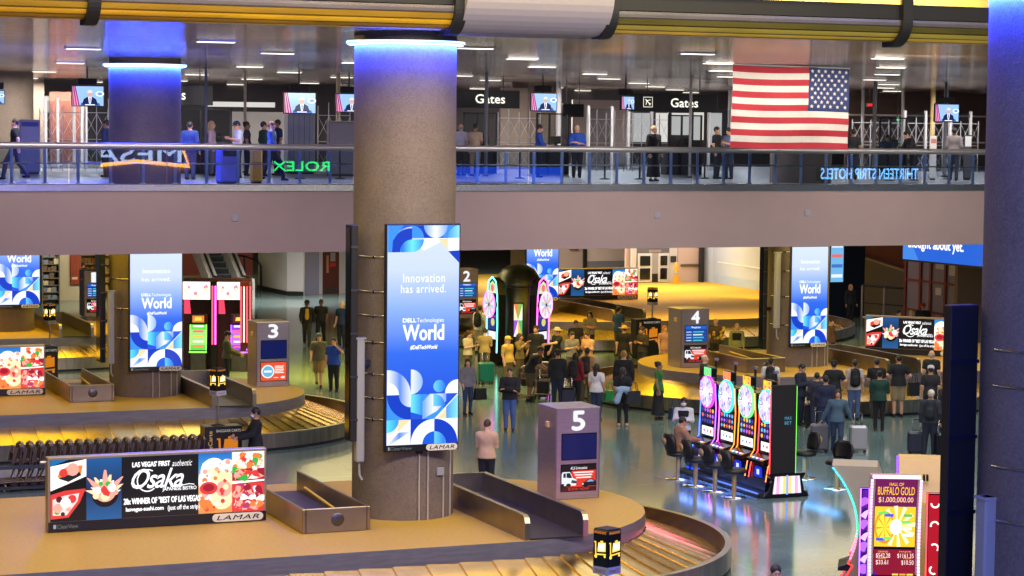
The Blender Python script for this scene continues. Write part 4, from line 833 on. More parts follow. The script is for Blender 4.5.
# neon booth with two machines behind the left column
t = thing('neon_booth', 'dark booth with glowing white canopy and red neon tubes, left of kiosk 3', 'slot machine booth', (19.7, 75.0, 0), R(-20)); t.scale = (.84, 1, 1)
MB().box(-1.3, 1.45, .0, .6, 0, 3.1, MAROON, bev=.02).box(-.10, .10, -.55, .0, .0, 3.05, CAB).box(1.1, 1.45, -.75, .0, 0, 3.05, MAROON).build('body', t)
for x0, x1 in ((-1.28, -.12), (.12, 1.08)):
    b = MB().box(x0, x1, -.62, -.02, 2.42, 3.06, CAB, bev=.03); r = random.Random(5); flat(b, [(x0 + .02, 2.44), (x1 - .02, 2.44), (x1 - .02, 3.04), (x0 + .02, 3.04)], -.625, em((255, 226, 206), 2.4))
    for i in range(12): flat(b, disc(r.uniform(x0 + .15, x1 - .15), r.uniform(2.55, 2.93), r.uniform(.05, .1), 0, 360, 10), -.63 - i * .0004, (em((255, 250, 240), 2), em((255, 130, 150), 1.5), em((255, 235, 170), 1.8))[i % 3])
    flat(b, [(x0 + .02, 1.9), (x0 + .3, 1.9), (x0 + .24, 2.42), (x0 + .02, 2.42)], -.03, em((236, 70, 100), 1.3)); b.build('lit_canopy', t)
for i, (x, y) in enumerate(((-.05, -.58), (.07, -.58), (1.12, -.78), (1.24, -.78), (1.36, -.78), (1.475, -.6))): MB().tube([(x, y, .9 if i < 2 else 1.0), (x, y, 2.9)], .03, (NEONR, NEONP, NEONR, em((255, 190, 180), 3), NEONR, NEONR)[i], 6).build('neon_tube', t)
def booth_slot(label, loc, rz, c, top):
    t = thing('booth_slot_machine', label, 'slot machine', loc, rz, 'machines in the neon booth')
    MB().box(-.3, .3, -.1, .3, 0, 1.95, CAB, bev=.03).box(-.26, .26, -.3, -.1, 0, .62, STEEL_D, bev=.02).build('cabinet', t)
    b = MB(); n = 10
    F = lambda u: -.12 - .14 * (1 - u) ** 2
    for i in range(n):
        u0, u1 = i / n, (i + 1) / n; z0, z1 = .72 + u0 * .86, .72 + u1 * .86
        b.add([(-.25, F(u0), z0), (.25, F(u0), z0), (.25, F(u1), z1), (-.25, F(u1), z1)], [(0, 1, 2, 3)], em(c[0] if 1 < i < 8 else c[1], 1.2))
        if i % 2: b.add([(-.18, F(u0) - .004, z0), (.18, F(u0) - .004, z0), (.18, F(u1) - .004, z1 - .02), (-.18, F(u1) - .004, z1 - .02)], [(0, 1, 2, 3)], em(((255, 110, 90), (255, 245, 230), (255, 190, 80))[(i // 2) % 3], 1.3))
    b.build('screen', t)
    e = MB()
    for s in (-1, 1): e.tube([(s * .27, F(u / 10) - .01, .72 + u * .086) for u in range(11)], .02, c[2], 6)
    e.tube([(-.3, -.32, .66), (.3, -.32, .66)], .025, c[2], 6); e.build('edge_light', t)
    k = MB().box(-.25, .25, -.16, -.1, 1.62, 1.93, CAB, bev=.02); flat(k, [(-.2, 1.66), (.2, 1.66), (.2, 1.89), (-.2, 1.89)], -.165, em(top, 1.2)); flat(k, [(-.13, 1.72), (.13, 1.72), (.1, 1.84), (-.1, 1.84)], -.168, em((255, 220, 90), 1.2)); k.build('topper', t)
booth_slot('slot machine with bright green-edged curved screen in the neon booth', (19.05, 74.72, 0), R(-20), ((160, 225, 130), (90, 220, 70), em((130, 255, 80), 2.6)), (230, 130, 50))
booth_slot('purple-edged slot machine played by the person in a cap', (20.35, 74.25, 0), R(-20), ((200, 110, 230), (150, 60, 220), em((200, 90, 255), 2.6)), (90, 40, 50))
# ------------------------------------------------------------------ trolley lanterns, rental machine, nested carts
ORANGE = (240, 140, 30)
def trolley_icon(b, cx, cz, s, y, m, M=None):
    P = lambda q: [(cx + a * s, cz + c * s) for a, c in q]
    flat(b, P([(-.18, -.12), (.40, -.06), (.40, .42), (-.12, .38)]), y, m, M); flat(b, P([(.02, .40), (.22, .42), (.22, .50), (.02, .48)]), y, m, M)
    flat(b, P([(-.42, .42), (-.28, .42), (-.26, -.22), (.42, -.16), (.42, -.23), (-.34, -.30), (-.36, .36), (-.42, .36)]), y, m, M)
    flat(b, [(p[0], p[1]) for p in disc(cx - .3 * s, cz - .36 * s, .1 * s, 0, 360, 12)], y, m, M); flat(b, disc(cx + .34 * s, cz - .31 * s, .075 * s, 0, 360, 12), y, m, M)
def lantern(label, loc, h_post, rz=R(22)):
    t = thing('trolley_lantern', label, 'lantern sign', (loc[0], loc[1], 0), rz, 'trolley lantern signs on posts')
    z = loc[2] - .25; a = .14
    MB().box(-a, a, -a, a, z, z + .52, BLACK, bev=.006).box(-a + .01, a - .01, -a + .01, a - .01, z + .52, z + .535, BLACKM).build('box', t)
    b = MB(); Y = em((255, 206, 70), 1.5); H = em((255, 244, 190), 1.9)
    for k in range(4):
        M = Matrix.Rotation(R(45 + 90 * k), 4, 'Z')
        M = Matrix.Rotation(R(90 * k), 4, 'Z')
        flat(b, [(-a + .02, z + .02), (a - .02, z + .02), (a - .02, z + .46), (-a + .02, z + .46)], -a - .003, em((14, 12, 14), .4), M); trolley_icon(b, 0, z + .24, .27, -a - .006, Y, M); flat(b, [(-.04, z + .23), (.09, z + .24), (.09, z + .34), (-.03, z + .33)], -a - .008, H, M)
        put_text(b, 'BAGGAGE CARTS', -a + .03, a - .03, z + .47, z + .505, -a - .006, em((255, 150, 60), 1.2), M=M)
        flat(b, [(-a, z - .11), (a, z - .11), (a, z - .0), (-a, z - .0)], -a - .001, mat('white_band', (190, 186, 180), .5), M); put_text(b, 'SMARTE', -a + .04, a - .04, z - .085, z - .03, -a - .004, mat('red_ink', (170, 60, 40), .5), M=M)
    b.build('lit_face', t)
    MB().cyl((0, 0), .028, h_post, z - .0, STEEL, 12).build('post', t)
    MB().lathe([(0, h_post), (.17, h_post), (.17, h_post + .02), (.03, h_post + .05)], STEEL_D, 20).build('foot', t)
    return t
def rental(label, loc, w=.9, h=1.28, d=.5):
    t = thing('cart_rental_machine', label, 'cart rental machine', loc, 0, 'cart rental machines')
    MB().box(0, w, 0, d, .06, h, mat('kiosk_black', (28, 24, 24), .4), bev=.015).box(.04, w - .04, .04, d - .04, 0, .06, BLACKM).build('body', t)
    b = MB(); O = em(ORANGE, .75); trolley_icon(b, w * .6, h * .58, .62, -.012, O); put_text(b, 'BAGGAGE CARTS', w * .3, w * .95, h * .895, h * .945, -.012, em((220, 214, 205), .7))
    vs_, fs, _ = text_mesh('SmarteCarte'); b.add([(w * (.08 + .11 * p[1] * -1 + .11), -.012, h * (.3 + .62 * p[0])) for p in vs_], fs, em((240, 190, 120), .7))
    b.box(w * .06, w * .24, -.02, 0, h * .1, h * .26, STEEL_D); b.build('front_panel', t)
C_ = []
rental('black cart rental machine with orange trolley, end of the nested cart row', (13.25, 51.35, 0)); lantern('lit trolley lantern above the rental machine, right of the carts', (13.62, 51.6, 2.36), 1.28)
rental('black cart rental machine beside the food sign at the left edge', (12.5, 70.2, 0), h=1.4); lantern('lit trolley lantern far left in front of the distant chute', (13.2, 70.5, 2.45), 1.4)
rental('black cart rental machine with orange trolley behind kiosk 4', (35.2, 74.0, 0), w=1.0, h=1.44); lantern('lit trolley lantern on a pole behind kiosk 4, before the amber floor', (35.95, 74.25, 2.3), 1.44)
lantern('large lit trolley lantern at the bottom edge in front of the near belt', (13.15, 28.5, 2.5), 0)
# luggage carts
def cart():
    t = thing('luggage_cart', 'x', 'luggage cart', (0, 0, 0), 0, 'nested luggage carts')
    G = mat('cart_bronze', (112, 94, 86), .35, .7); 
    b = MB()
    for s in (-1, 1): b.tube([(-.42, s * .26, .16), (.36, s * .30, .2), (.46, s * .30, .42), (.52, s * .29, .98)], .028, G, 6)
    b.tube([(-.42, -.26, .16), (-.46, 0, .16), (-.42, .26, .16)], .028, G, 6); b.tube([(.36, -.30, .2), (.36, .30, .2)], .015, G, 6)
    for k in range(5): b.tube([(-.43, -.18 + .09 * k, .17), (.36, -.2 + .1 * k, .2)], .008, G, 5)
    b.build('frame', t)
    q = MB().tube([(.52, -.29, .98), (.56, -.2, 1.04), (.57, 0, 1.05), (.56, .2, 1.04), (.52, .29, .98)], .038, mat('cart_grip', (176, 166, 170), .35, .6), 8); q.build('handle', t)
    m = MB().box(.36, .50, -.27, .27, .64, .68, G); m.xz([(.30, .62), (.37, .62), (.44, .96), (.37, .98)], -.27, -.24, G).xz([(.30, .62), (.37, .62), (.44, .96), (.37, .98)], .24, .27, G); m.xz([(.42, .72), (.46, .70), (.56, .98), (.52, 1.0)], -.16, .16, mat('cart_brown', (70, 50, 44), .5))
    for k in range(9): m.tube([(.36 + .0 * k, -.27 + .0675 * k, .84), (.36, -.27 + .0675 * k, .67), (.49, -.27 + .0675 * k, .67)], .006, G, 4)
    m.tube([(.36, -.28, .84), (.36, .28, .84)], .012, G, 6); m.build('basket', t)
    MB().box(.50, .53, -.25, .25, .44, .62, mat('cart_panel', (26, 26, 34), .4)).build('advert_panel', t)
    for (x, y, r_) in ((-.36, -.22, .07), (-.36, .22, .07), (.34, -.3, .1), (.34, .3, .1)): MB().lathe([(0, -.018), (r_, -.018), (r_, .018), (0, .018)], RUBBER, 14, M=Matrix.Translation((x, y, r_)) @ Matrix.Rotation(R(90), 4, 'X')).build('wheel', t)
    return t
c0 = cart(); c0.location = (12.72, 51.65, 0)
nm = ('first', 'second', 'third', 'fourth', 'fifth', 'sixth', 'seventh', 'eighth', 'ninth', 'tenth', 'eleventh', 'twelfth', 'thirteenth', 'fourteenth', 'fifteenth', 'sixteenth', 'seventeenth', 'eighteenth', 'nineteenth', 'twentieth')
c0['label'] = 'luggage cart at the front of the nested row, touching the rental machine'
for i in range(1, 20): dup(c0, (12.72 - .225 * i, 51.65, 0), 0, '%s luggage cart in the nested row, counted from the rental machine' % nm[i])
t = thing('cart_rail', 'low dark rail under the row of nested luggage carts', 'rail', (8.0, 51.2, 0)); MB().box(0, 4.9, -.03, .03, .05, .12, STEEL_D).build('bar', t)
for k in range(4): MB().box(.3 + k * 1.45, .36 + k * 1.45, -.03, .03, 0, .62, STEEL_D).build('upright', t)
MB().box(0, 4.9, -.02, .02, .52, .60, mat('rail_panel', (60, 60, 72), .4)).build('guard', t)
# ------------------------------------------------------------------ departures level
def at_y(px, py, Y):
    d = FW + RT * ((px - 512) / FPX) + UP * ((288 - py) / FPX); t = Y / d.y; return Vector((d.x * t, Y, EYE + d.z * t))
ZU = 6.75
def glass_mat(name, tint=(225, 235, 245), refl=.10):
    m = bpy.data.materials.new(name); m.use_nodes = True; nt = m.node_tree; nt.nodes.remove(nt.nodes['Principled BSDF']); L = nt.links; out = nt.nodes['Material Output']
    t = nt.nodes.new('ShaderNodeBsdfTransparent'); t.inputs[0].default_value = lin(tint); g = nt.nodes.new('ShaderNodeBsdfGlossy'); g.inputs['Roughness'].default_value = .0
    fr = nt.nodes.new('ShaderNodeFresnel'); fr.inputs['IOR'].default_value = 1.5; ad = nt.nodes.new('ShaderNodeMath'); ad.operation = 'ADD'; ad.use_clamp = True; ad.inputs[1].default_value = refl
    mx = nt.nodes.new('ShaderNodeMixShader'); L.new(fr.outputs[0], ad.inputs[0]); L.new(ad.outputs[0], mx.inputs[0]); L.new(t.outputs[0], mx.inputs[1]); L.new(g.outputs[0], mx.inputs[2]); L.new(mx.outputs[0], out.inputs['Surface'])
    return m
GLASS = glass_mat('balustrade_glass', refl=.06)
# guard rail along the edge
t = thing('guard_rail', 'long steel and glass guard rail along the edge of the upper level', 'railing', (6, EDGE + .12, ZU))
LR = 33.0
MB().tube([(0, 0, 1.06), (LR, 0, 1.06)], .085, mat('rail_steel', (176, 170, 168), .3, .6), 14).build('top_rail', t); MB().tube([(0, .02, .62), (LR, .02, .62)], .022, STEEL, 8).build('mid_rail', t)
RB = mat('post_steel', (160, 172, 205), .35, .3)
for i in range(40):
    x = .35 + i * .83; b = MB().box(x - .035, x + .035, .0, .05, .08, 1.02, RB).box(x - .07, x + .07, -.02, .08, .08, .13, STEEL); b.build('post', t)
for i in range(13): x = .1 + i * 2.5; MB().box(x, x + 2.47, -.06, -.045, .12, .96, GLASS).build('glass_panel', t)

# ceiling strip lights
def strip_light():
    t = thing('ceiling_light', 'slim white strip light set into the polished slat ceiling', 'ceiling light', (0, 0, 0), 0, 'strip lights in the upper ceiling')
    MB().box(-.42, .42, -.13, .13, -.03, 0, STEEL).build('frame', t); MB().box(-.39, .39, -.10, .10, -.045, -.03, em((255, 246, 232), 2.6)).build('diffuser', t); return t
L0 = strip_light(); first = True
for r_, y in enumerate((46.5, 53, 59.5, 66, 72, 78, 84, 90, 96)):
    x0, x1 = at_y(-5, 90, y).x, at_y(990, 90, y).x; n = int((x1 - x0) / 5.6)
    for i in range(n + 1):
        x = x0 + (i + (.3 if r_ % 2 else .8)) * 5.6 + rng.uniform(-.5, .5)
        if any(math.hypot(x - c[0], y - c[1]) < 1.8 for c in (P5, P3, P4, P2, P1)) or x > x1: continue
        if first: L0.location = (x, y, 10.15); first = False
        else: dup(L0, (x, y, 10.15), 0, L0['label'])
# hanging television screens
def tv(label, px, py, Y, wpx, rz=0):
    p = at_y(px, py, Y); w = wpx / (FPX / (p.x * FW.x + p.y * FW.y)) ; h = w * .62
    t = thing('hanging_television', label, 'television', (p.x, p.y, p.z), R(rz), 'televisions hung from the upper ceiling')
    MB().box(-w / 2 - .03, w / 2 + .03, 0, .09, -h / 2 - .03, h / 2 + .03, BLACK, bev=.015).build('case', t)
    b = MB(); X = lambda u, v: (w * (u - .5), h * (v - .5)); f = lambda q, m, k=0: flat(b, [X(*a) for a in q], -.004 - .002 * k, m)
    f([(0, 0), (1, 0), (1, 1), (0, 1)], em((150, 190, 240), 1.3)); f([(0, 0), (.24, 0), (.1, 1), (0, 1)], em((235, 150, 190), 1.3), 1)
    for k in range(3): f([(.02 + .085 * k, 0), (.06 + .085 * k, 0), (.0 + .05 * k, 1), (max(0, -.04 + .05 * k), 1)], em((150, 40, 120), 1.2), 2)
    f(disc(.88, .62, .14, 0, 360, 14), em((225, 240, 255), 1.4), 1); f(disc(.88, .62, .08, 0, 360, 12), em((110, 160, 220), 1.2), 2)
    f([(.25, 0), (.9, 0), (.86, .14), (.28, .14)], em((60, 110, 200), 1.1), 2); f([(.3, .05), (.82, .05), (.76, .34), (.64, .46), (.48, .46), (.36, .34)], em((24, 40, 90), .9), 3); f([(.53, .1), (.59, .1), (.62, .46), (.5, .46)], em((235, 240, 255), 1.3), 4); f([(.55, .16), (.575, .16), (.58, .42), (.545, .42)], em((50, 80, 170), 1), 5)
    f([(.56 + .085 * math.cos(R(a)), .62 + .17 * math.sin(R(a))) for a in range(0, 360, 24)], em((225, 180, 165), 1.1), 4); f([(.475, .66), (.645, .66), (.63, .78), (.56, .83), (.49, .78)], em((225, 225, 230), 1.2), 5); f([(.4, .03), (.72, .03), (.72, .07), (.4, .07)], em((250, 250, 255), 1.4), 6)
    b.build('display', t)
    m = MB().box(-.3, .3, .02, .2, h / 2 + .06, h / 2 + .26, BLACKM, bev=.02); m.tube([(0, .1, h / 2), (0, .1, 10.14 - p.z)], .03, BLACK, 8); m.build('ceiling_mount', t)
tv('hanging television left of the second column from the left, upper level', 88, 96, 72, 31); tv('hanging television right of the left column with the blue ring', 300, 103, 69.5, 32)
tv('hanging television partly hidden behind the tall column', 350, 103, 71.8, 28); tv('hanging television above the officer in blue facing the counter', 544, 102, 70.2, 27); tv('hanging television turned aside left of the right gates sign', 628, 103, 69.1, 20, 28)
tv('hanging television at the far right of the upper level', 947, 113, 68.5, 27); tv('hanging television cut by the left edge of the picture', -6, 97, 70, 20)
# gate signs
def gate_sign(label, px0, px1, py0, py1, Y, text, plane=False, tpos=(.5, .9)):
    a, c = at_y(px0, py1, Y), at_y(px1, py0, Y); w = c.x - a.x; h = at_y((px0 + px1) / 2, py0, Y).z - at_y((px0 + px1) / 2, py1, Y).z
    t = thing('gates_sign', label, 'sign', (a.x, Y, at_y((px0 + px1) / 2, py1, Y).z), 0, 'black signs over the checkpoint')
    MB().box(0, w, 0, .14, 0, h, mat('sign_black', (30, 28, 28), .35), bev=.01).build('board', t)
    b = MB(); m = em((255, 252, 232), 1.3)
    if text: put_text(b, text, w * tpos[0], w * tpos[1], h * .27, h * .76, -.01, m, 1, 0, .006); b.build('lettering', t); b = MB()
    if plane:
        x, z, s = w * .20, h * .53, h * .27; b.tube([(x - s, -.008, z - s), (x + s, -.008, z - s), (x + s, -.008, z + s), (x - s, -.008, z + s)], .012, m, 4, closed=True)
        Mx = Matrix.Translation((x, 0, z)) @ Matrix.Rotation(R(-45), 4, 'Y')
        b.face([(q[0] * s, -.01, q[1] * s) for q in ((-.07, -.8), (.07, -.8), (.09, .7), (0, .9), (-.09, .7))], m, Mx); b.face([(q[0] * s, -.012, q[1] * s) for q in ((-.75, -.15), (0, .3), (.75, -.15), (.75, -.02), (0, .5), (-.75, -.02))], m, Mx); b.face([(q[0] * s, -.014, q[1] * s) for q in ((-.32, -.75), (0, -.5), (.32, -.75), (.32, -.66), (0, -.36), (-.32, -.66))], m, Mx)
    if b.v: b.build('symbol' if plane else 'lettering', t)
    for x in (w * .2, w * .8): MB().tube([(x, .07, h), (x, .07, 10.14 - t.location.z)], .02, BLACK, 6).build('hanger', t)
gate_sign('black gates sign mostly hidden by the left column', 150, 213, 85, 105, 72, 'Gates', tpos=(.1, .56)); gate_sign('black gates sign right beside the tall column', 440, 520, 90, 108, 74, 'Gates', tpos=(.44, .81)); gate_sign('black gates sign with aeroplane symbol, left of the flag', 630, 718, 94, 112, 72.5, 'Gates', True, (.46, .77))
gate_sign('small dark sign behind the officer in blue', 563, 584, 104, 117, 76, '')
# red and green lamps
for (px, py, s, c, lab, nm_) in ((870, 105, 7, (255, 40, 40), 'small red exit sign under the upper ceiling right of the flag', 'exit_sign'), (898, 119, 3, (70, 255, 130), 'tiny green indicator lamp above the right checkpoint', 'indicator_lamp')):
    p = at_y(px, py, 82); b = MB().box(-s * .02, s * .02, 0, .08, -.08, .08, BLACK); b.box(-s * .019, s * .019, -.01, 0, -.07, .07, em((60, 6, 6), .6) if s == 7 else em(c, 2)); 
    if s == 7: put_text(b, 'EXIT', -.11, .11, -.05, .05, -.014, em(c, 2.5), bold=.004)
    b.tube([(0, .04, .08), (0, .04, 10.14 - p.z)], .012, BLACK, 5); tag(b.build(nm_, loc=p), lab, 'sign' if s == 7 else 'lamp')

# the flag, seen from behind (blue field on the right), cloth with soft folds
def flag():
    a = at_y(733, 65, 53.6); c = at_y(850, 68, 53.6); w = c.x - a.x; top = 10.12; h = top - at_y(790, 148, 53.6).z
    t = thing('flag', 'large striped flag with stars hung from the upper ceiling behind the rail', 'flag', (a.x, 53.6, top))
    Rd = mat('flag_red', (150, 26, 36), .8, noise=.06); Wt = mat('flag_white', (186, 176, 162), .8, noise=.05); Bl = mat('flag_blue', (30, 42, 84), .8, noise=.06)
    nx = 60; F = lambda x, z: .06 * math.sin(x * 2.1 + z * .8) + .03 * math.sin(x * 5.3 - z * 2) + .015 * math.sin(z * 9 + x)
    drop = lambda u: .05 * u + .02 * math.sin(u * 6)
    P_ = lambda u, v, o=0: (u * w, F(u * w, v * h) - o, -v * h - drop(u) * (1 - .2 * v))
    b = MB()
    for i in range(13):
        for k in range(nx):
            u0, u1 = k / nx, (k + 1) / nx
            if i < 7 and u0 >= .64: continue
            for (s0, s1) in ((0, .5), (.5, 1)): b.add([P_(u0, (i + s1) / 13), P_(u1, (i + s1) / 13), P_(u1, (i + s0) / 13), P_(u0, (i + s0) / 13)], [(0, 1, 2, 3)], Rd if i % 2 == 0 else Wt, None, True)
    b.build('stripes', t)
    b = MB(); m_ = 22
    for k in range(m_):
        for j in range(14):
            u0 = .6333 + (1 - .6333) * k / m_; u1 = .6333 + (1 - .6333) * (k + 1) / m_; v0, v1 = j / 14 * 7 / 13, (j + 1) / 14 * 7 / 13
            b.add([P_(u0, v1, .004), P_(u1, v1, .004), P_(u1, v0, .004), P_(u0, v0, .004)], [(0, 1, 2, 3)], Bl, None, True)
    cn = b.build('canton', t); s = MB()
    for r_ in range(9):
        for q in range(6 if r_ % 2 == 0 else 5):
            u = .6333 + .3667 * ((q + (.5 if r_ % 2 == 0 else 1)) / 6); v = (r_ + .9) / 10 * 7 / 13; o = P_(u, v, .012)
            s.face([(o[0] + (.062 if k % 2 == 0 else .026) * math.sin(PI * k / 5), o[1], o[2] + (.062 if k % 2 == 0 else .026) * math.cos(PI * k / 5)) for k in range(10)][::-1], Wt)
    s.build('stars', cn); MB().tube([(0, 0, .01), (w, 0, -.03)], .02, WHITEP, 6).build('hem_rod', t)
flag()

# folding scissor gates
GT = mat('gate_white_metal', (176, 176, 182), .4, .6)
def scissor(label, px0, px1, Y, h=2.1, step=.34):
    a, c = at_y(px0, 150, Y), at_y(px1, 150, Y); L = c.x - a.x; t = thing('scissor_gate', label, 'gate', (a.x, Y, ZU), 0, 'folding gates at the checkpoint'); n = max(3, int(L / step)); st = L / n
    b = MB()
    for i in range(n + 1): b.box(i * st - .012, i * st + .012, 0, .03, 0, h + (.12 if i % 2 else 0), GT)
    b.build('uprights', t); l = MB()
    for i in range(n):
        for z0, z1 in ((.1, .75), (.75, .1), (1.2, 1.95), (1.95, 1.2)): l.tube([(i * st, -.012, z0), ((i + 1) * st, -.012, z1)], .008, GT, 4)
    for z in (.12, 1.08, 1.98): l.box(0, L, -.01, .01, z - .012, z + .012, GT)
    l.build('lattice', t)
scissor('folding white gate at the left end of the upper level', 40, 108, 76, 2.1); scissor('folding white gate in front of the beige wall right of the tall column', 498, 540, 78, 2.2); scissor('folding white gate behind the officer with folded sleeves', 588, 668, 78, 2.2); scissor('folding white gate at the right end of the upper level', 852, 978, 79, 2.1, .42); scissor('short folding white gate left of the tall column', 318, 350, 74, 2.3)

# dark framed clear shields and desks of the officers
SH = glass_mat('shield_acrylic', (235, 238, 240), .03)
def shield(label, px0, px1, Y, h=2.15):
    a, c = at_y(px0, 150, Y), at_y(px1, 150, Y); w = c.x - a.x; t = thing('clear_shield', label, 'shield', (a.x, Y, ZU), 0, 'framed clear shields at the checkpoint')
    b = MB()
    for x in (0, w * .38, w - .06): b.box(x, x + .06, 0, .06, 0, h, BLACK)
    for z in (.9, h - .05): b.box(0, w, 0, .06, z, z + .05, BLACK)
    b.build('frame', t); MB().box(.05, w - .05, .02, .035, .95, h - .05, SH).build('clear_pane', t)
    MB().box(.0, w, .1, .6, 0, .98, mat('desk_dark', (44, 44, 52), .5), bev=.02).box(-.04, w + .04, .06, .66, .98, 1.02, BLACK).build('desk', t)
    m = MB().box(w * .55, w * .85, .3, .34, 1.08, 1.34, BLACK, bev=.01).box(w * .66, w * .74, .3, .36, 1.02, 1.1, BLACK); m.build('monitor', t)
shield('framed clear shield before the left gates sign', 181, 232, 73); shield('framed clear shield under the middle gates sign', 463, 497, 74.5); shield('framed clear shield beside the officer seen from the side', 536, 569, 73); shield('framed clear shield under the right gates sign', 668, 702, 73); shield('framed clear shield right of the flag', 879, 907, 71)
# slim poles between floor and ceiling
for (px, Y, r_, c, lab) in ((245, 74, .05, (196, 180, 150), 'slim cream pole behind the left gates sign'), (206, 71, .05, (110, 110, 130), 'slim grey pole right of the left column'), (338, 76, .08, (196, 176, 140), 'slim cream pole left of the tall column'), (486, 70, .06, (120, 118, 120), 'slim grey pole in front of the middle gates sign'), (558, 80, .1, (176, 172, 172), 'pale pole right of the television over the officer'), (690, 68, .05, (150, 145, 145), 'slim steel pole in front of the right gates sign'),
                            (862, 84, .07, (180, 176, 172), 'pale mullion pole just right of the flag'), (874, 70, .07, (120, 116, 116), 'grey pole right of the flag'), (902, 84, .07, (180, 174, 168), 'pale pole behind the right shield'), (932, 80, .1, (190, 160, 100), 'yellowish pole left of the right television'), (945, 70, .08, (160, 160, 166), 'grey pole in front of the right television')):
    p = at_y(px, 150, Y); t = tag(MB().cyl((0, 0), r_, 0, 10.15 - ZU, mat('pole_%d' % px, c, .45), 12).cyl((0, 0), r_ * 1.6, 0, .06, STEEL_D, 12).build('support_pole', loc=(p.x, Y, ZU)), lab, 'pole', 'slim poles on the upper level')
# furniture
def block(name, label, cat, px0, px1, Y, d, h, rgb, parts=()):
    a, c = at_y(px0, 150, Y), at_y(px1, 150, Y); w = c.x - a.x; t = thing(name, label, cat, (a.x, Y, ZU)); m = mat(name + '_%d' % px0, rgb, .5, noise=.05)
    MB().box(0, w, 0, d, .04, h, m, bev=.03).box(.03, w - .03, .03, d - .03, 0, .04, BLACKM).build('body', t); return t, w
t, w = block('partition_wall', 'tall pale grey partition under the left television', 'partition', 288, 315, 73, .5, 2.35, (150, 152, 164))
for k in range(4): MB().box(w * (.2 + .2 * k) - .006, w * (.2 + .2 * k) + .006, -.005, 0, .1, 2.3, STEEL_D).build('joint', t)
t, w = block('partition_wall', 'grey low partition left of the tall column', 'partition', 329, 356, 70, .3, 1.75, (110, 104, 110)); MB().box(-.03, w + .03, -.02, .32, 1.75, 1.79, STEEL_D).build('cap', t)
t, w = block('display_board', 'lavender board with blue header behind the person in black', 'board', 20, 40, 72, .12, 1.72, (150, 150, 185)); MB().box(.05, w - .05, -.012, 0, 1.5, 1.64, mat('blue_header', (60, 66, 150), .5)).build('header', t)
t, w = block('waste_bin', 'wide grey waste bin behind the rail', 'bin', 221, 240, 60.5, .6, 1.0, (120, 122, 150)); MB().box(.06, w - .06, -.012, .0, .76, .92, BLACK, bev=.01).build('flap', t)
t, w = block('yellow_stand', 'yellow upright stand behind the rail beside the waste bin', 'stand', 253, 263, 61, .35, 1.05, (206, 150, 30)); MB().box(.03, w - .03, -.012, 0, .6, .95, mat('yellow_card', (226, 176, 60), .5)).build('card', t)
t, w = block('notice_stand', 'white notice stand right of the right shield', 'stand', 930, 937, 66, .06, 1.5, (214, 208, 204)); MB().box(.04, w - .04, -.01, 0, 1.25, 1.4, mat('notice_red', (190, 120, 110), .5)).build('notice', t)
t, w = block('notice_stand', 'small white framed notice at the far right of the rail', 'stand', 964, 972, 66, .06, 1.55, (70, 70, 76)); MB().box(.04, w - .04, -.01, 0, 1.15, 1.5, mat('notice_white', (205, 205, 210), .5)).build('notice', t)
for (px, Y, h, c, lab) in ((130, 73, 0, 0, 0),) * 0: pass
def stanchion(x, y, label):
    t = thing('stanchion', label, 'stanchion', (x, y, ZU), 0, 'black belt stanchions at the checkpoint'); MB().lathe([(0, 0), (.17, 0), (.17, .02), (.04, .05), (0, .05)], BLACK, 18).build('base', t); MB().cyl((0, 0), .03, .03, .98, BLACK, 10).build('post', t); MB().box(.0, 1.6, -.004, .004, .88, .93, mat('belt_black', (20, 20, 26), .7)).build('belt', t)
for i, (px, Y) in enumerate(((340, 66), (520, 67), (605, 66), (640, 66), (705, 67), (890, 65), (915, 65), (300, 66))):
    p = at_y(px, 150, Y); stanchion(p.x, Y, 'black belt stanchion behind the rail, ' + ('left of the tall column', 'below the middle checkpoint', 'right of the officer facing us', 'below the turned television', 'below the right gates sign', 'below the right shield', 'right of the right shield', 'below the left television')[i])

# back of the departures level
BWALL = mat('beige_wall', (128, 112, 98), .7, noise=.04); DWALL = mat('dark_wall', (64, 58, 60), .7)
struct(MB().box(8, 75, 96, 96.3, ZU, 10.15, DWALL).build('wall_upper_back'))
def panel_up(name, px0, px1, py0, py1, Y, m, th=.12):
    a, c = at_y(px0, py1, Y), at_y(px1, py0, Y); z0 = max(ZU, at_y((px0 + px1) / 2, py1, Y).z); z1 = min(10.13, at_y((px0 + px1) / 2, py0, Y).z)
    return struct(MB().box(a.x, c.x, Y, Y + th, z0, z1, m).build(name))
LITW = mat('bright_wall', (214, 206, 196), .6)
panel_up('wall_beige', 500, 562, 88, 175, 82, BWALL); panel_up('wall_white', 232, 300, 112, 175, 84, mat('white_wall_upper', (206, 200, 194), .6)); panel_up('wall_beige', 20, 44, 60, 180, 90, BWALL)
panel_up('wall_brick', 50, 85, 92, 170, 90, mat('red_brown_wall', (134, 78, 62), .7)); panel_up('wall_beige', 845, 990, 82, 175, 88, mat('brown_upper', (112, 88, 72), .7)); panel_up('wall_white', 728, 735, 90, 175, 84, LITW)
panel_up('wall_pale', 572, 632, 100, 170, 88, mat('pale_wall', (166, 152, 142), .7))
for i, (a, c, p0, p1) in enumerate(((207, 275, 102, 107), (632, 652, 113, 142), (656, 668, 113, 142), (672, 690, 113, 135), (694, 704, 112, 140), (710, 722, 113, 145), (44, 56, 96, 112))): panel_up('window_%d' % (i + 1), a, c, p0, p1, 92 if i else 86, em((235, 232, 226), .85), .06)
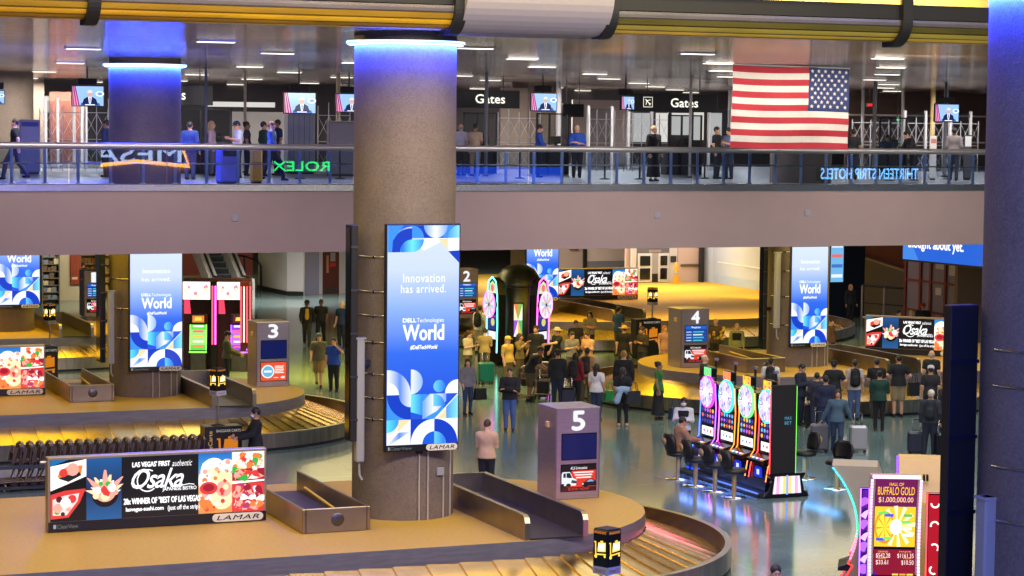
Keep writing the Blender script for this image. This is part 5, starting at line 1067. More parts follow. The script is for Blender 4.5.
for (a, c, z) in ((846, 985, 1.15), (846, 985, 2.3)):
    q0, q1 = at_y(a, 150, 84.5), at_y(c, 150, 84.5); struct(MB().box(q0.x, q1.x, 84.5, 84.6, ZU + z, ZU + z + .07, mat('rail_pale', (180, 172, 168), .5)).build('trim_transom'))
for i, px in enumerate((60, 72, 96, 600, 640, 720, 915, 960)):     # pale glazed screens on the far side
    p = at_y(px, 150, 80); b = MB().box(-.5, .5, 0, .06, 0, 2.4, SH)
    t = thing('glazed_screen', 'pale glazed screen panel at the checkpoint, ' + ('far left', 'left below the hanging television', 'left of the blue-ringed column', 'behind the officer facing us', 'below the turned television', 'left of the flag', 'below the right television, left side', 'far right')[i], 'screen', (p.x, 80, ZU), 0, 'glazed screens at the checkpoint'); b.build('clear_pane', t)
    for s in (-1, 1): MB().box(s * .5 - .05, s * .5 + .05, -.02, .08, 0, 2.5, mat('frame_pale', (190, 188, 190), .4)).build('frame_post', t)
# ------------------------------------------------------------------ back of the arrivals level
def wallseg(name, a, c, m, z0=0, z1=5.1, th=.2):
    """upright wall between two floor points"""
    a, c = Vector((a[0], a[1])), Vector((c[0], c[1])); d = (c - a); L = d.length; ang = math.atan2(d.y, d.x)
    return struct(MB().box(0, L, 0, th, z0, z1, m).build(name, loc=(a.x, a.y, 0), rz=ang))
fl = lambda px, py: tuple(on(px, py, 0)[:2])
WW = mat('white_wall', (204, 198, 198), .55, noise=.03); GW = mat('lilac_wall', (138, 136, 158), .6); PK_ = mat('pinkish_wall', (196, 172, 158), .6); SK_ = mat('black_skirting', (16, 16, 20), .4); RW = mat('red_brown', (112, 46, 44), .6, noise=.05)
struct(MB().box(5, 95, 146, 146.3, 0, 5.1, mat('far_wall', (120, 108, 96), .7)).build('wall_back'))
a, b_, c = fl(258, 289), fl(287, 295.5), fl(303.5, 296)
wallseg('wall_white', a, b_, WW); wallseg('wall_white', b_, c, mat('grey_wall', (176, 170, 172), .6))
for p, q, n in ((a, b_, 'baseboard_left'), (b_, c, 'baseboard_middle')):
    v = Vector((q[0] - p[0], q[1] - p[1])).normalized(); k = Vector((v.y, -v.x)) * .06; wallseg(n, (p[0] + k.x, p[1] + k.y), (q[0] + k.x, q[1] + k.y), SK_, 0, .22, .05)
d0, d1, d2, d3, d4 = fl(302.5, 295), fl(305, 294.5), fl(319, 294), fl(339, 293.5), fl(362, 293)
wallseg('wall_corner', d0, d1, SK_, th=.3); wallseg('wall_lilac', d1, d2, GW); wallseg('trim_door', d2, (d2[0] + .18, d2[1]), mat('pale_frame', (186, 182, 190), .5), th=.3)
o = wallseg('door_1', (d2[0] + .18, d2[1]), d3, mat('door_brown', (84, 34, 32), .45), 0, 5.05, .12)
g = MB().box(.20, .32, -.02, 0, 1.05, 1.92, mat('door_lite', (178, 120, 88), .4)).build('door_lite', o); MB().box(.42, .68, -.02, 0, 1.62, 2.05, mat('notice_grey', (150, 140, 134), .5)).build('notice', o); MB().box(.40, .70, -.02, 0, 1.36, 1.54, mat('sign_red', (186, 40, 38), .5)).build('door_sign', o); MB().box(.06, .80, -.015, 0, .03, .28, STEEL_D).build('kick_plate', o)
wallseg('wall_pale', d3, d4, mat('pale_wall_two', (190, 188, 190), .6)); wallseg('wall_lilac', (d1[0] - .01, d1[1] - .03), (d2[0], d2[1] - .03), GW, 1.3, 1.34, .02)
# escalator
E0 = fl(246, 300)
t = thing('escalator', 'escalator with steel sides rising behind the neon booth', 'escalator', (28.6, 106.0, 0), 0)
run, rise = 12.0, 6.9
for x in (-.95, .50):
    MB().yz([(-1.0, .0), (.4, 0), (run, rise - .35), (run, rise + .75), (.5, .95), (-.9, .95)], x, x + .45, mat('escalator_steel', (214, 210, 208), .35, .4, noise=.06, nscale=2)).build('balustrade', t)
    MB().tube([(x + .22, -1.0, .5), (x + .22, -1.12, .8), (x + .22, -.9, 1.0), (x + .22, .5, 1.02), (x + .22, run, rise + .82)], .06, RUBBER, 8).build('handrail', t)
b = MB()
for i in range(24): y = .3 + i * .48; z = i * .275; b.box(-.5, .5, y, y + .5, max(0, z - .2), z + .2, mat('step_dark', (52, 58, 70), .5)); b.box(-.5, .5, y - .005, y, z + .16, z + .2, mat('step_edge', (120, 126, 136), .4))
b.build('steps', t)
wallseg('wall_red', (22.5, 112), (27.4, 112), RW); wallseg('wall_red', (30.0, 122), (34.2, 122), RW)
t = thing('barrier_rail', 'curved dark handrail at the foot of the escalator', 'railing', (on(256, 290).x, on(256, 290).y, 0)); MB().tube([(-1.2, .8, 1.75), (-.5, .5, 1.7), (.1, .1, 1.5), (.25, 0, 1.2), (.25, 0, 0)], .05, BLACK, 8).build('rail', t); MB().tube([(-.5, .5, 1.7), (-.4, .5, 0)], .04, BLACK, 8).build('post', t)

# shop front far left
yS = 128
def shelf(label, px0, px1, Y, h, bay, cols, seed, rows=5):
    a, c = at_y(px0, 290, Y), at_y(px1, 290, Y); w = c.x - a.x; t = thing('shop_shelf', label, 'shelf', (a.x, Y, 0), 0, 'shop shelves at the far left'); r = random.Random(seed)
    MB().box(0, w, .4, .46, 0, h, bay).box(0, .05, 0, .4, 0, h, bay).box(w - .05, w, 0, .4, 0, h, bay).build('frame', t)
    for j in range(rows): MB().box(.05, w - .05, .02, .4, .2 + j * (h - .3) / rows, .24 + j * (h - .3) / rows, bay).build('shelf_board', t)
    g = MB()
    for j in range(rows):
        x = .08
        while x < w - .25: ww = r.uniform(.14, .3); g.box(x, x + ww * .85, .06, .36, .24 + j * (h - .3) / rows, .24 + j * (h - .3) / rows + r.uniform(.35, .75) * (h - .3) / rows, mat('goods_%d_%d' % (seed, r.randrange(5)), cols[r.randrange(len(cols))], .5)); x += ww
    o = g.build('goods', t); o['kind'] = 'stuff'
GO = [(120, 130, 150), (200, 190, 160), (150, 120, 60), (190, 70, 50), (110, 90, 70)]; YE = [(220, 176, 60), (240, 210, 120), (160, 110, 40), (236, 226, 190), (130, 80, 40)]
shelf('tall grey shop shelf of small goods beside the far left screen', 42, 60, 104, 2.9, mat('shelf_grey', (110, 108, 104), .5), GO, 3, 8); shelf('yellow-lit shop shelf right of the red poster', 80, 100, 109, 2.9, mat('shelf_tan', (190, 160, 100), .5), YE, 4, 6); shelf('second yellow-lit shop shelf left of the sign column', 97, 112, 108.6, 2.9, mat('shelf_tan', (190, 160, 100), .5), YE, 5, 6)
a = at_y(59, 290, 106); c = at_y(81, 290, 106); struct(MB().box(a.x, c.x, 106, 106.3, 0, 5.1, mat('shop_white', (206, 196, 170), .6)).build('wall_shop'))
p = at_y(75.5, 275, 105.9); t = thing('shop_poster', 'tall red-brown poster on the white shop wall, far left', 'poster', (p.x - .25, 105.88, .75)); MB().box(0, .5, 0, .12, 0, 1.7, mat('poster_red', (150, 62, 40), .5, noise=.2, nscale=3), bev=.02).build('panel', t); MB().box(.08, .34, -.01, 0, .25, .36, mat('poster_text', (226, 200, 170), .5)).build('caption', t)
area('shop_fill', (21.5, 101, 4.9), 8, 1, 420, (1, .85, .6), (R(25), 0, 0))  # added fill that brightens the shop shelves

# doors, walls and bright corner at the back right
yb = on(640, 283).y
def back(name, px0, px1, m, Y=None, z0=0, z1=5.1, th=.2): Y = Y or yb; a, c = at_y(px0, 270, Y), at_y(px1, 270, Y); return struct(MB().box(a.x, c.x, Y, Y + th, z0, z1, m).build(name))
back('wall_grey', 552, 584, mat('greige', (156, 142, 134), .6), 118); back('trim_post', 584, 587, SK_, 117.8); back('wall_white', 587, 626, mat('wall_grey_white', (196, 184, 176), .6), 118); back('trim_band_low', 587, 626, mat('low_grey_band', (120, 122, 132), .5), 117.9, 0, .75, .1); back('wall_pink', 626, 632, PK_, yb + .5); back('wall_pink', 678, 702, PK_, yb); back('wall_pink', 626, 704, PK_, yb + .3, 4.75)
a, c = at_y(632, 281, yb), at_y(677, 281, yb); W_D = c.x - a.x
o = struct(MB().box(0, W_D, 0, .25, 0, 4.8, mat('door_frame_white', (196, 192, 186), .5)).box(.25, W_D - .5, -.02, 0, .05, 4.5, mat('door_recess', (92, 92, 96), .5)).build('door_2', loc=(a.x, yb, 0)))
for (x0, x1) in ((.3, W_D * .42), (W_D * .56, W_D - .55)):
    l = MB().box(x0, x1, -.10, -.03, .04, 1.62, mat('door_leaf_white', (200, 200, 200), .4)); l = l.build('door_leaf', o)
    for (z0, z1) in ((.95, 1.48), (.20, .80)): b = MB().box(x0 + .12, x1 - .12, -.13, -.10, z0, z1, GLASSD); b.build('glass', l)
MB().box(W_D * .42, W_D * .56, -.06, -.02, .05, 1.62, mat('door_middle', (150, 150, 152), .4)).box(W_D * .42, W_D * .56, -.08, -.06, .05, .5, BLACK).build('centre_post', o); s = MB().box(W_D * .36, W_D * .62, -.08, -.02, 1.66, 1.80, mat('header_grey', (150, 140, 136), .5)); put_text(s, 'EXIT', W_D * .43, W_D * .55, 1.69, 1.77, -.09, em((220, 60, 50), 1)); s.build('header_sign', o)
MB().box(W_D - .42, W_D - .08, -.03, 0, 1.1, 1.45, mat('sign_dark', (40, 38, 44), .5)).build('room_sign', o)
q = at_y(690, 270, yb); t = thing('bumper_rail', 'brown bumper rail on the pinkish back wall right of the white doors', 'rail', (at_y(680, 270, yb).x, yb - .1, .88)); MB().box(0, at_y(702, 270, yb).x - at_y(680, 270, yb).x, 0, .08, 0, .13, mat('bumper', (92, 78, 66), .5), bev=.03).build('bar', t)
back('trim_corner', 701, 704, SK_, yb - .4, 0, 5.1, .3)
e0, e1, e2 = (at_y(704, 284, yb).x, yb), (at_y(716, 284, yb - 1).x, yb - .6), (at_y(778, 290, yb - 9).x, yb - 9)
BW = mat('bright_glazed_wall', (188, 200, 216), .25); BW2 = mat('pale_blue_band', (168, 190, 216), .3)
wallseg('wall_glazed', e0, e1, BW); wallseg('wall_glazed', e1, e2, BW); wallseg('trim_band', (e1[0], e1[1] - .06), (e2[0] - .05, e2[1] - .06), BW2, 0, .5, .05); wallseg('trim_band_upper', (e1[0], e1[1] - .05), (e2[0] - .05, e2[1] - .05), mat('pale_line', (240, 240, 238), .3), 1.15, 1.2, .04)
area('corner_fill', (e1[0] + .5, yb - 8, 4.9), 4, 1.0, 170, (.9, .95, 1), (R(70), 0, R(-35)), 110)  # added fill that brightens the glazed corner wall
t = thing('caution_cone', 'tall orange caution stand before the pinkish back wall', 'caution stand', (at_y(676, 284, yb - 1).x, yb - 1, 0)); MB().prism([(-.28, -.22), (.28, -.22), (.28, .22), (-.28, .22)], 0, .06, mat('caution', (226, 150, 30), .5)).build('base', t); MB().lathe([(.2, .06), (.15, .6), (.09, 1.15), (0, 1.2)], mat('caution', (226, 150, 30), .5), 18).lathe([(.165, .5), (.15, .7)], WHITEP, 18).build('cone', t)
t = thing('yellow_crate', 'yellow box standing behind the distant food sign', 'box', (at_y(628, 280, 100).x, 100, 0)); MB().box(-.26, .26, 0, .5, 0, 1.38, mat('crate_yellow', (222, 182, 90), .5), bev=.04).build('body', t); MB().box(-.28, .28, -.02, .52, 1.38, 1.44, mat('crate_lid', (200, 150, 40), .5)).build('lid', t)
t = thing('wall_phone', 'small dark wall telephone behind the distant screens', 'telephone', (at_y(575, 268, 117.7).x, 117.75, 1.9)); MB().box(-.3, .3, .02, .22, -.5, .7, mat('phone_dark', (90, 52, 46), .5), bev=.06).build('body', t); MB().tube([(-.15, -.04, .45), (-.22, -.1, .1), (-.15, -.04, -.3)], .06, BLACK, 8).build('handset', t)

# right side: red wall, ramp, storefront, hanging blue screen
r0, r1, r2 = fl(838, 300), fl(852, 301), fl(906, 322)
yR = 92
a, c = at_y(850, 280, yR), at_y(905, 280, yR - 4)
struct(MB().box(a.x - .4, c.x + 12, yR + 4, yR + 4.3, 0, 5.1, mat('dark_back', (40, 34, 36), .7)).build('wall_dark'))
wallseg('wall_red', (a.x, yR), (c.x, yR - 4), RW, 2.0, 4.6); t = thing('ramp', 'grey ramp with sloping top in front of the red wall', 'ramp', (a.x - .2, yR - .6, 0), math.atan2(-4, c.x - a.x)); L = math.hypot(c.x - a.x, 4)
MB().xz([(0, 0), (L, 0), (L, 2.0), (0, 2.6)], 0, .25, mat('ramp_grey', (112, 110, 112), .6, noise=.05)).build('wall', t); MB().xz([(0, 2.6), (L, 2.0), (L, 2.07), (0, 2.67)], -.04, .3, mat('ramp_cap', (186, 180, 176), .4)).build('cap', t)
t = thing('hand_rail', 'dark railing with steel posts before the grey ramp', 'railing', (at_y(862, 300, 84).x, 84, 0), R(-25)); MB().tube([(0, 0, 1.75), (2.9, 0, 1.55)], .05, BLACK, 8).build('top_rail', t); MB().tube([(0, 0, 1.0), (2.9, 0, .8)], .03, BLACK, 6).build('mid_rail', t)
for k in range(4): MB().cyl((.0 + k * .95, 0), .05, 0, 1.72 - k * .06, STEEL, 8).build('post', t)
# storefront with red frames
f0 = at_y(905, 300, 78); f1 = at_y(962, 300, 74); ang = math.atan2(f1.y - f0.y, f1.x - f0.x); L = math.hypot(f1.x - f0.x, f1.y - f0.y)
o = struct(MB().box(0, L, 0, .1, 0, 5.1, mat('store_grey', (120, 110, 128), .35, noise=.08, nscale=1)).build('window_9', loc=(f0.x, f0.y, 0), rz=ang)); RF = mat('store_red', (104, 26, 32), .45)
for x in (.05, L * .28, L * .46, L * .72, L * .95): MB().box(x - .07, x + .07, -.06, .02, 0, 5.1, RF).build('mullion', o)
for z in (1.2, 2.4, 3.4, 4.4): MB().box(0, L, -.05, .02, z, z + .09, RF).build('transom', o)
for (u, z, s) in ((.12, 3.9, .22), (.36, 3.6, .26), (.62, 3.2, .3), (.85, 3.0, .3), (.6, 2.1, .2)): MB().box(L * u - s, L * u + s, -.03, 0, z - s * .7, z + s * .7, mat('store_card', (190, 180, 186), .5)).build('card', o)
p0 = at_y(903, 262, 66); p1 = at_y(986, 265, 61.5); ang = math.atan2(p1.y - p0.y, p1.x - p0.x); L = math.hypot(p1.x - p0.x, p1.y - p0.y)
t = thing('hanging_screen', 'wide blue hanging screen with white words under the upper level at right', 'advertising screen', (p0.x, p0.y, 4.05), ang)
MB().box(-.05, L + .05, 0, .2, -.06, 1.05, FRAME, bev=.01).build('cabinet', t); b = MB(); flat(b, [(0, 0), (L, 0), (L, 1.0), (0, 1.0)], -.01, em((40, 104, 222), 1.0)); flat(b, [(0, 0), (.9, 0), (.3, .8), (0, .8)], -.014, em((70, 140, 240), 1.0))
put_text(b, 'thought about yet.', L * .06, L * .74, .32, .74, -.02, W_, 1, 0, .012); put_text(b, 'opportunities you have not', L * .06, L * .98, .80, 1.0, -.02, W_, 1, 0, .01); b.build('display', t)
for x in (L * .2, L * .8): MB().box(x - .04, x + .04, .06, .14, 1.05, 1.06, STEEL_D).build('hanger', t)
back('wall_tan', 958, 1000, mat('tan_wall', (122, 104, 82), .7), 72)
# lit vending front behind the right blue screen
p = at_y(828, 300, 88); t = thing('vending_machine', 'lit blue vending front behind the right column screen', 'vending machine', (p.x, 88, 0)); MB().box(0, 1.9, 0, .9, 0, 4.9, mat('vend_dark', (20, 28, 50), .4), bev=.03).build('body', t); b = MB(); flat(b, [(.1, 1.6), (.75, 1.6), (.75, 4.5), (.1, 4.5)], -.01, em((120, 190, 240), 1.0))
for k in range(6): b.box(.14, .7, -.02, -.012, 1.8 + k * .45, 1.95 + k * .45, em(((240, 250, 255), (70, 120, 210), (230, 120, 120))[k % 3], 1))
b.build('lit_panel', t); b = MB()
for k in range(3): b.box(.9 + k * .32, 1.12 + k * .32, -.03, 0, 3.6, 4.9, mat('teal_panel', (60, 90, 110), .4))
b.build('side_panels', t)

# the black back of a tall screen beside the right edge column
p = at_y(962, 400, 21.5); t = thing('side_screen', 'tall black screen back left of the blue-lit column at the right edge', 'advertising screen', (14.33, 21.5, 2.0), R(0)); w = .185
MB().box(-w, w, 0, .16, 0, 4.45, mat('screen_back_black', (10, 12, 20), .5), bev=.01).build('cabinet', t)
for k in range(5): MB().box(-w - .005, w + .005, -.02, 0, .35 + .86 * k, .39 + .86 * k, mat('seam_bar', (44, 50, 76), .35, .8)).build('seam_bar', t)
tag(MB().box(-.11, .11, -.1, .1, 0, 2.6, WHITEP, bev=.025).box(-.13, .13, -.11, .11, 2.57, 2.6, WHITEP).build('conduit_cover', loc=(14.37, 21.0, 1.75)), 'white conduit cover on the column at the right edge', 'conduit cover', 'white conduit covers on the columns')
# ------------------------------------------------------------------ people: bodies grown as one surface from a posed skeleton
def seg(a, b, ra, rb, k=.03, s=(1, 1, 1)): return (np.array(a, float), np.array(b, float), ra, rb, k, np.array(s, float))
def field(prims, res, pad=.03):
    lo = np.min([np.minimum(p[0], p[1]) - max(p[2], p[3]) / p[5].min() for p in prims], 0) - pad - res; hi = np.max([np.maximum(p[0], p[1]) + max(p[2], p[3]) / p[5].min() for p in prims], 0) + pad + res
    n = np.ceil((hi - lo) / res).astype(int) + 1; G = np.full(n, .2)
    for a, b, ra, rb, k, s in prims:
        m = max(ra, rb) / s.min() + .06; i0 = np.maximum(0, ((np.minimum(a, b) - m - lo) / res).astype(int)); i1 = np.minimum(n, ((np.maximum(a, b) + m - lo) / res).astype(int) + 2)
        X = np.stack(np.meshgrid(*[lo[q] + res * np.arange(i0[q], i1[q]) for q in range(3)], indexing='ij'), -1); ab = b - a; L = float(ab @ ab)
        t = np.clip(((X - a) @ ab) / L, 0, 1) if L > 1e-9 else np.zeros(X.shape[:3]); d = np.sqrt((((X - a - t[..., None] * ab) * s) ** 2).sum(-1)) - (ra + (rb - ra) * t)
        S = tuple(slice(i0[q], i1[q]) for q in range(3)); g = G[S]
        if k < 0: G[S] = np.maximum(g, -d)
        else: h = np.maximum(k - np.abs(g - d), 0) / k; G[S] = np.minimum(g, d) - h * h * k * .25
    return G, lo
def nets(G, lo, res):
    ins = G < 0; n = np.array(G.shape); c = np.zeros(n - 1, int)
    for dx in (0, 1):
        for dy in (0, 1):
            for dz in (0, 1): c += ins[dx:n[0] - 1 + dx, dy:n[1] - 1 + dy, dz:n[2] - 1 + dz]
    act = (c > 0) & (c < 8); I = np.argwhere(act); idx = -np.ones(n - 1, int); idx[act] = np.arange(len(I)); P = np.zeros((len(I), 3)); W = np.zeros(len(I)); cr = [(x, y, z) for x in (0, 1) for y in (0, 1) for z in (0, 1)]
    for u in cr:
        for ax in range(3):
            if u[ax]: continue
            v = list(u); v[ax] = 1; A = G[tuple((I + u).T)]; B = G[tuple((I + v).T)]; x = (A < 0) != (B < 0); t = np.where(x, A / np.where(x, A - B, 1), 0)
            q = np.tile(np.array(u, float), (len(I), 1)); q[:, ax] += t; P[x] += q[x]; W[x] += 1
    V = lo + res * (I + P / np.maximum(W, 1)[:, None]); F = []
    for ax in range(3):
        o1, o2 = (ax + 1) % 3, (ax + 2) % 3; sl0 = [slice(None)] * 3; sl1 = [slice(None)] * 3; sl0[ax] = slice(0, n[ax] - 1); sl1[ax] = slice(1, n[ax]); a = ins[tuple(sl0)]; b = ins[tuple(sl1)]
        E = np.argwhere(a != b); E = E[(E[:, o1] > 0) & (E[:, o2] > 0) & (E[:, o1] < n[o1] - 1) & (E[:, o2] < n[o2] - 1)]; e1 = np.zeros(3, int); e1[o1] = 1; e2 = np.zeros(3, int); e2[o2] = 1
        q = np.stack([idx[tuple((E - e1 - e2).T)], idx[tuple((E - e2).T)], idx[tuple(E.T)], idx[tuple((E - e1).T)]], 1); fl_ = ~a[tuple(E.T)]; q[fl_] = q[fl_][:, ::-1]; F.append(q)
    return V, np.concatenate(F)
def grow(prims, res=.02, cut=None):
    G, lo = field(prims, res)
    if cut:
        Z = lo[2] + res * np.arange(G.shape[2])
        if cut[0] is not None: G = np.maximum(G, (cut[0] - Z)[None, None, :])
        if cut[1] is not None: G = np.maximum(G, (Z - cut[1])[None, None, :])
    return nets(G, lo, res)
# head (crown at z = .225, chin near 0, face towards -y) and hand templates
def head_template():
    pr = [seg((0, .012, .115), (0, .02, .13), .082, .082, .02, (1.06, .90, .88)), seg((0, -.045, .03), (0, -.02, .06), .042, .055, .03), seg((0, -.052, .018), (0, -.055, .012), .024, .022, .02), seg((0, -.085, .098), (0, -.108, .068), .009, .014, .012), seg((-.013, -.09, .066), (.013, -.09, .066), .009, .009, .008),
          seg((-.05, -.062, .07), (.05, -.062, .07), .012, .012, .03), seg((-.035, -.083, .118), (.035, -.083, .118), .010, .010, .012), seg((-.02, -.078, .036), (.02, -.078, .036), .010, .010, .008), seg((0, .02, -.06), (0, .02, .05), .052, .055, .03)]
    for s in (-1, 1): pr += [seg((s * .078, .012, .085), (s * .088, .02, .11), .012, .018, .008, (1.8, 1, 1)), seg((s * .032, -.108, .100), (s * .032, -.104, .100), .014, .014, -1)]
    V, F = grow(pr, .0085); return V, F
def hand_template():
    pr = [seg((0, 0, 0), (0, 0, -.05), .022, .03, .02, (.95, 1.5, 1)), seg((0, 0, -.05), (0, -.003, -.085), .034, .034, .02, (.95, 1.9, 1))]
    for i, (x, l) in enumerate(((-.031, .062), (-.010, .076), (.011, .080), (.031, .070))): pr += [seg((x * .9, -.004, -.085), (x * 1.05, -.012, -.085 - l * .45), .0098, .0092, .004), seg((x * 1.05, -.012, -.085 - l * .45), (x * 1.05, -.030, -.085 - l * .9), .0092, .0075, .004)]
    pr += [seg((.026, -.004, -.03), (.050, -.018, -.065), .0125, .0105, .01), seg((.050, -.018, -.065), (.054, -.032, -.092), .0105, .009, .004)]
    return grow(pr, .0065)
HEAD = head_template(); HAND = hand_template()
J0 = dict(aL=(.10, .02, .08), aR=(-.10, .02, .08), kL=(.10, -.015, .49), kR=(-.10, -.015, .49), hL=(.09, 0, .90), hR=(-.09, 0, .90), pel=(0, 0, .97), wa=(0, -.005, 1.12), ch=(0, 0, 1.30), nk=(0, .01, 1.46), sL=(.185, .01, 1.425), sR=(-.185, .01, 1.425), eL=(.235, .03, 1.14), eR=(-.235, .03, 1.14), wL=(.25, -.05, .90), wR=(-.25, -.05, .90), hd=(0, -.005, 1.515), tilt=0, turn=0)
def pose(**k): d = dict(J0); d.update(k); return d
POSES = {
 'stand': pose(), 'stand2': pose(aL=(.14, .0, .08), kL=(.12, -.03, .49), wL=(.24, -.02, .89), turn=25), 'stand3': pose(aR=(-.13, -.04, .08), wR=(-.22, -.10, .92), turn=-30, tilt=8),
 'walk': pose(aL=(.09, -.32, .09), kL=(.09, -.24, .52), aR=(-.09, .34, .14), kR=(-.09, .08, .50), eL=(.24, .14, 1.16), wL=(.25, .16, .92), eR=(-.24, -.06, 1.15), wR=(-.23, -.26, .98)),
 'walk2': pose(aR=(-.09, -.28, .09), kR=(-.09, -.20, .52), aL=(.09, .28, .12), kL=(.09, .06, .50), eR=(-.24, .12, 1.16), wR=(-.25, .14, .92), eL=(.24, -.05, 1.15), wL=(.23, -.24, .97)),
 'phone': pose(eL=(.22, -.03, 1.14), wL=(.06, -.27, 1.22), eR=(-.22, -.03, 1.14), wR=(-.05, -.26, 1.20), tilt=22), 'photo': pose(eL=(.24, -.12, 1.22), wL=(.08, -.30, 1.42), eR=(-.24, -.12, 1.22), wR=(-.08, -.30, 1.42)),
 'crossed': pose(eL=(.23, -.06, 1.14), wL=(-.10, -.20, 1.17), eR=(-.23, -.06, 1.14), wR=(.10, -.22, 1.13)), 'hips': pose(eL=(.32, .07, 1.16), wL=(.17, -.06, 1.02), eR=(-.32, .07, 1.16), wR=(-.17, -.06, 1.02)),
 'hip1': pose(eL=(.35, .05, 1.16), wL=(.16, -.06, 1.02), turn=15), 'push': pose(eL=(.23, -.12, 1.15), wL=(.22, -.40, 1.08), eR=(-.23, -.12, 1.15), wR=(-.22, -.40, 1.08), tilt=8), 'reach': pose(eL=(.24, -.18, 1.26), wL=(.14, -.46, 1.22), eR=(-.24, .0, 1.14), wR=(-.22, -.12, .95)),
 'pull': pose(aL=(.09, -.20, .09), kL=(.09, -.16, .51), aR=(-.09, .22, .11), kR=(-.09, .05, .50), eL=(.28, .06, 1.15), wL=(.38, .12, .93), eR=(-.28, .06, 1.15), wR=(-.38, .12, .93)), 'touch': pose(eL=(.30, -.10, 1.28), wL=(.10, -.10, 1.47), turn=-10),
 'bend': pose(ch=(0, -.14, 1.27), wa=(0, -.05, 1.11), nk=(0, -.24, 1.40), sL=(.185, -.20, 1.36), sR=(-.185, -.20, 1.36), eL=(.24, -.30, 1.09), eR=(-.24, -.30, 1.09), wL=(.20, -.50, .98), wR=(-.20, -.50, .98), hd=(0, -.29, 1.44), tilt=25),
 'play': pose(eL=(.24, -.10, 1.14), wL=(.18, -.40, 1.02), eR=(-.24, -.08, 1.14), wR=(-.16, -.38, 1.0), tilt=14),
 'sit': pose(aL=(.13, -.36, .30), aR=(-.13, -.36, .30), kL=(.14, -.42, .70), kR=(-.14, -.42, .70), hL=(.09, 0, .78), hR=(-.09, 0, .78), pel=(0, .02, .82), wa=(0, .01, .97), ch=(0, -.03, 1.15), nk=(0, -.05, 1.31), sL=(.18, -.04, 1.27), sR=(-.18, -.04, 1.27), eL=(.22, -.18, 1.03), eR=(-.22, -.18, 1.03), wL=(.14, -.42, 1.0), wR=(-.12, -.42, 1.0), hd=(0, -.08, 1.36), tilt=15),
}
def lerp(a, b, t): return tuple(np.array(a) + (np.array(b) - np.array(a)) * t)
def dn(p, z): return (p[0], p[1], p[2] - z)
def torso(J, g, f=1.0, fem=False):
    fl_ = (1, 1.42, 1); w = .90 if fem else 1.0
    return [seg(J['pel'], J['wa'], (.155 * f + g), (.135 * f * w + g), .06, fl_), seg(J['wa'], J['ch'], (.135 * f * w + g), (.162 * f * w + g), .06, fl_), seg(dn(lerp(J['sL'], J['sR'], .20), .075), dn(lerp(J['sL'], J['sR'], .80), .075), .080 + g, .080 + g, .06), seg(J['ch'], dn(J['nk'], .06), .13 * w + g, .062 + g, .06, (1, 1.25, 1)), seg(dn(J['nk'], .015), dn(J['sL'], .03), .052 + g * .6, .046 + g, .05), seg(dn(J['nk'], .015), dn(J['sR'], .03), .052 + g * .6, .046 + g, .05)]
def arm(J, s, g, t=1.0):
    S, E, W_2 = dn(J['s' + s], .035), J['e' + s], J['w' + s]
    if t <= .5: return [seg(S, lerp(S, E, t / .5), .062 + g, .050 + g, .04)]
    return [seg(S, E, .060 + g, .046 + g, .04), seg(E, lerp(E, W_2, (t - .5) / .5), .045 + g, .045 + g - .014 * (t - .5) / .5, .03)]
def leg(J, s, g, t=1.0, f=1.0):
    H_, K, A = J['h' + s], J['k' + s], J['a' + s]
    if t <= .5: return [seg(H_, lerp(H_, K, t / .5), .098 * f + g, .098 * f + g - .03 * t / .5, .05)]
    return [seg(H_, K, .096 * f + g, .062 + g, .05), seg(K, lerp(K, A, (t - .5) / .5), .060 + g, .060 + g - .016 * (t - .5) / .5, .04)]
def foot(J, s, g, grow_=0):
    a = np.array(J['a' + s]); return [seg(a, a + (0, .03, -.035), .045 + g, .04 + g, .02), seg(a + (0, .03, -.042), a + (0, -.13, -.048), .038 + g, .034 + g, .02, (1, 1, 1.15))]
def place(T, M):
    V = np.c_[T[0], np.ones(len(T[0]))] @ np.array(M).T; return V[:, :3], T[1]
def headM(J): return Matrix.Translation(J['hd']) @ Matrix.Rotation(R(J['turn']), 4, 'Z') @ Matrix.Rotation(R(J['tilt']), 4, 'X')
_PM = {}
def pmesh(key, parts, mats_):
    """parts: list of (V, F, material slot)"""
    V = np.concatenate([p[0] for p in parts]); F = []; mi = []; k = 0
    for p in parts: F += (p[1] + k).tolist() if isinstance(p[1], np.ndarray) else [[q + k for q in f] for f in p[1]]; mi += [p[2]] * len(p[1]); k += len(p[0])
    me = bpy.data.meshes.new(key); me.from_pydata(V.tolist(), [], F); [me.materials.append(m) for m in mats_]; me.polygons.foreach_set('material_index', mi); me.polygons.foreach_set('use_smooth', [True] * len(F)); me.update(); return me
EYE_M = mat('eye_dark', (24, 20, 18), .3); LIP = mat('lip', (150, 84, 76), .5)
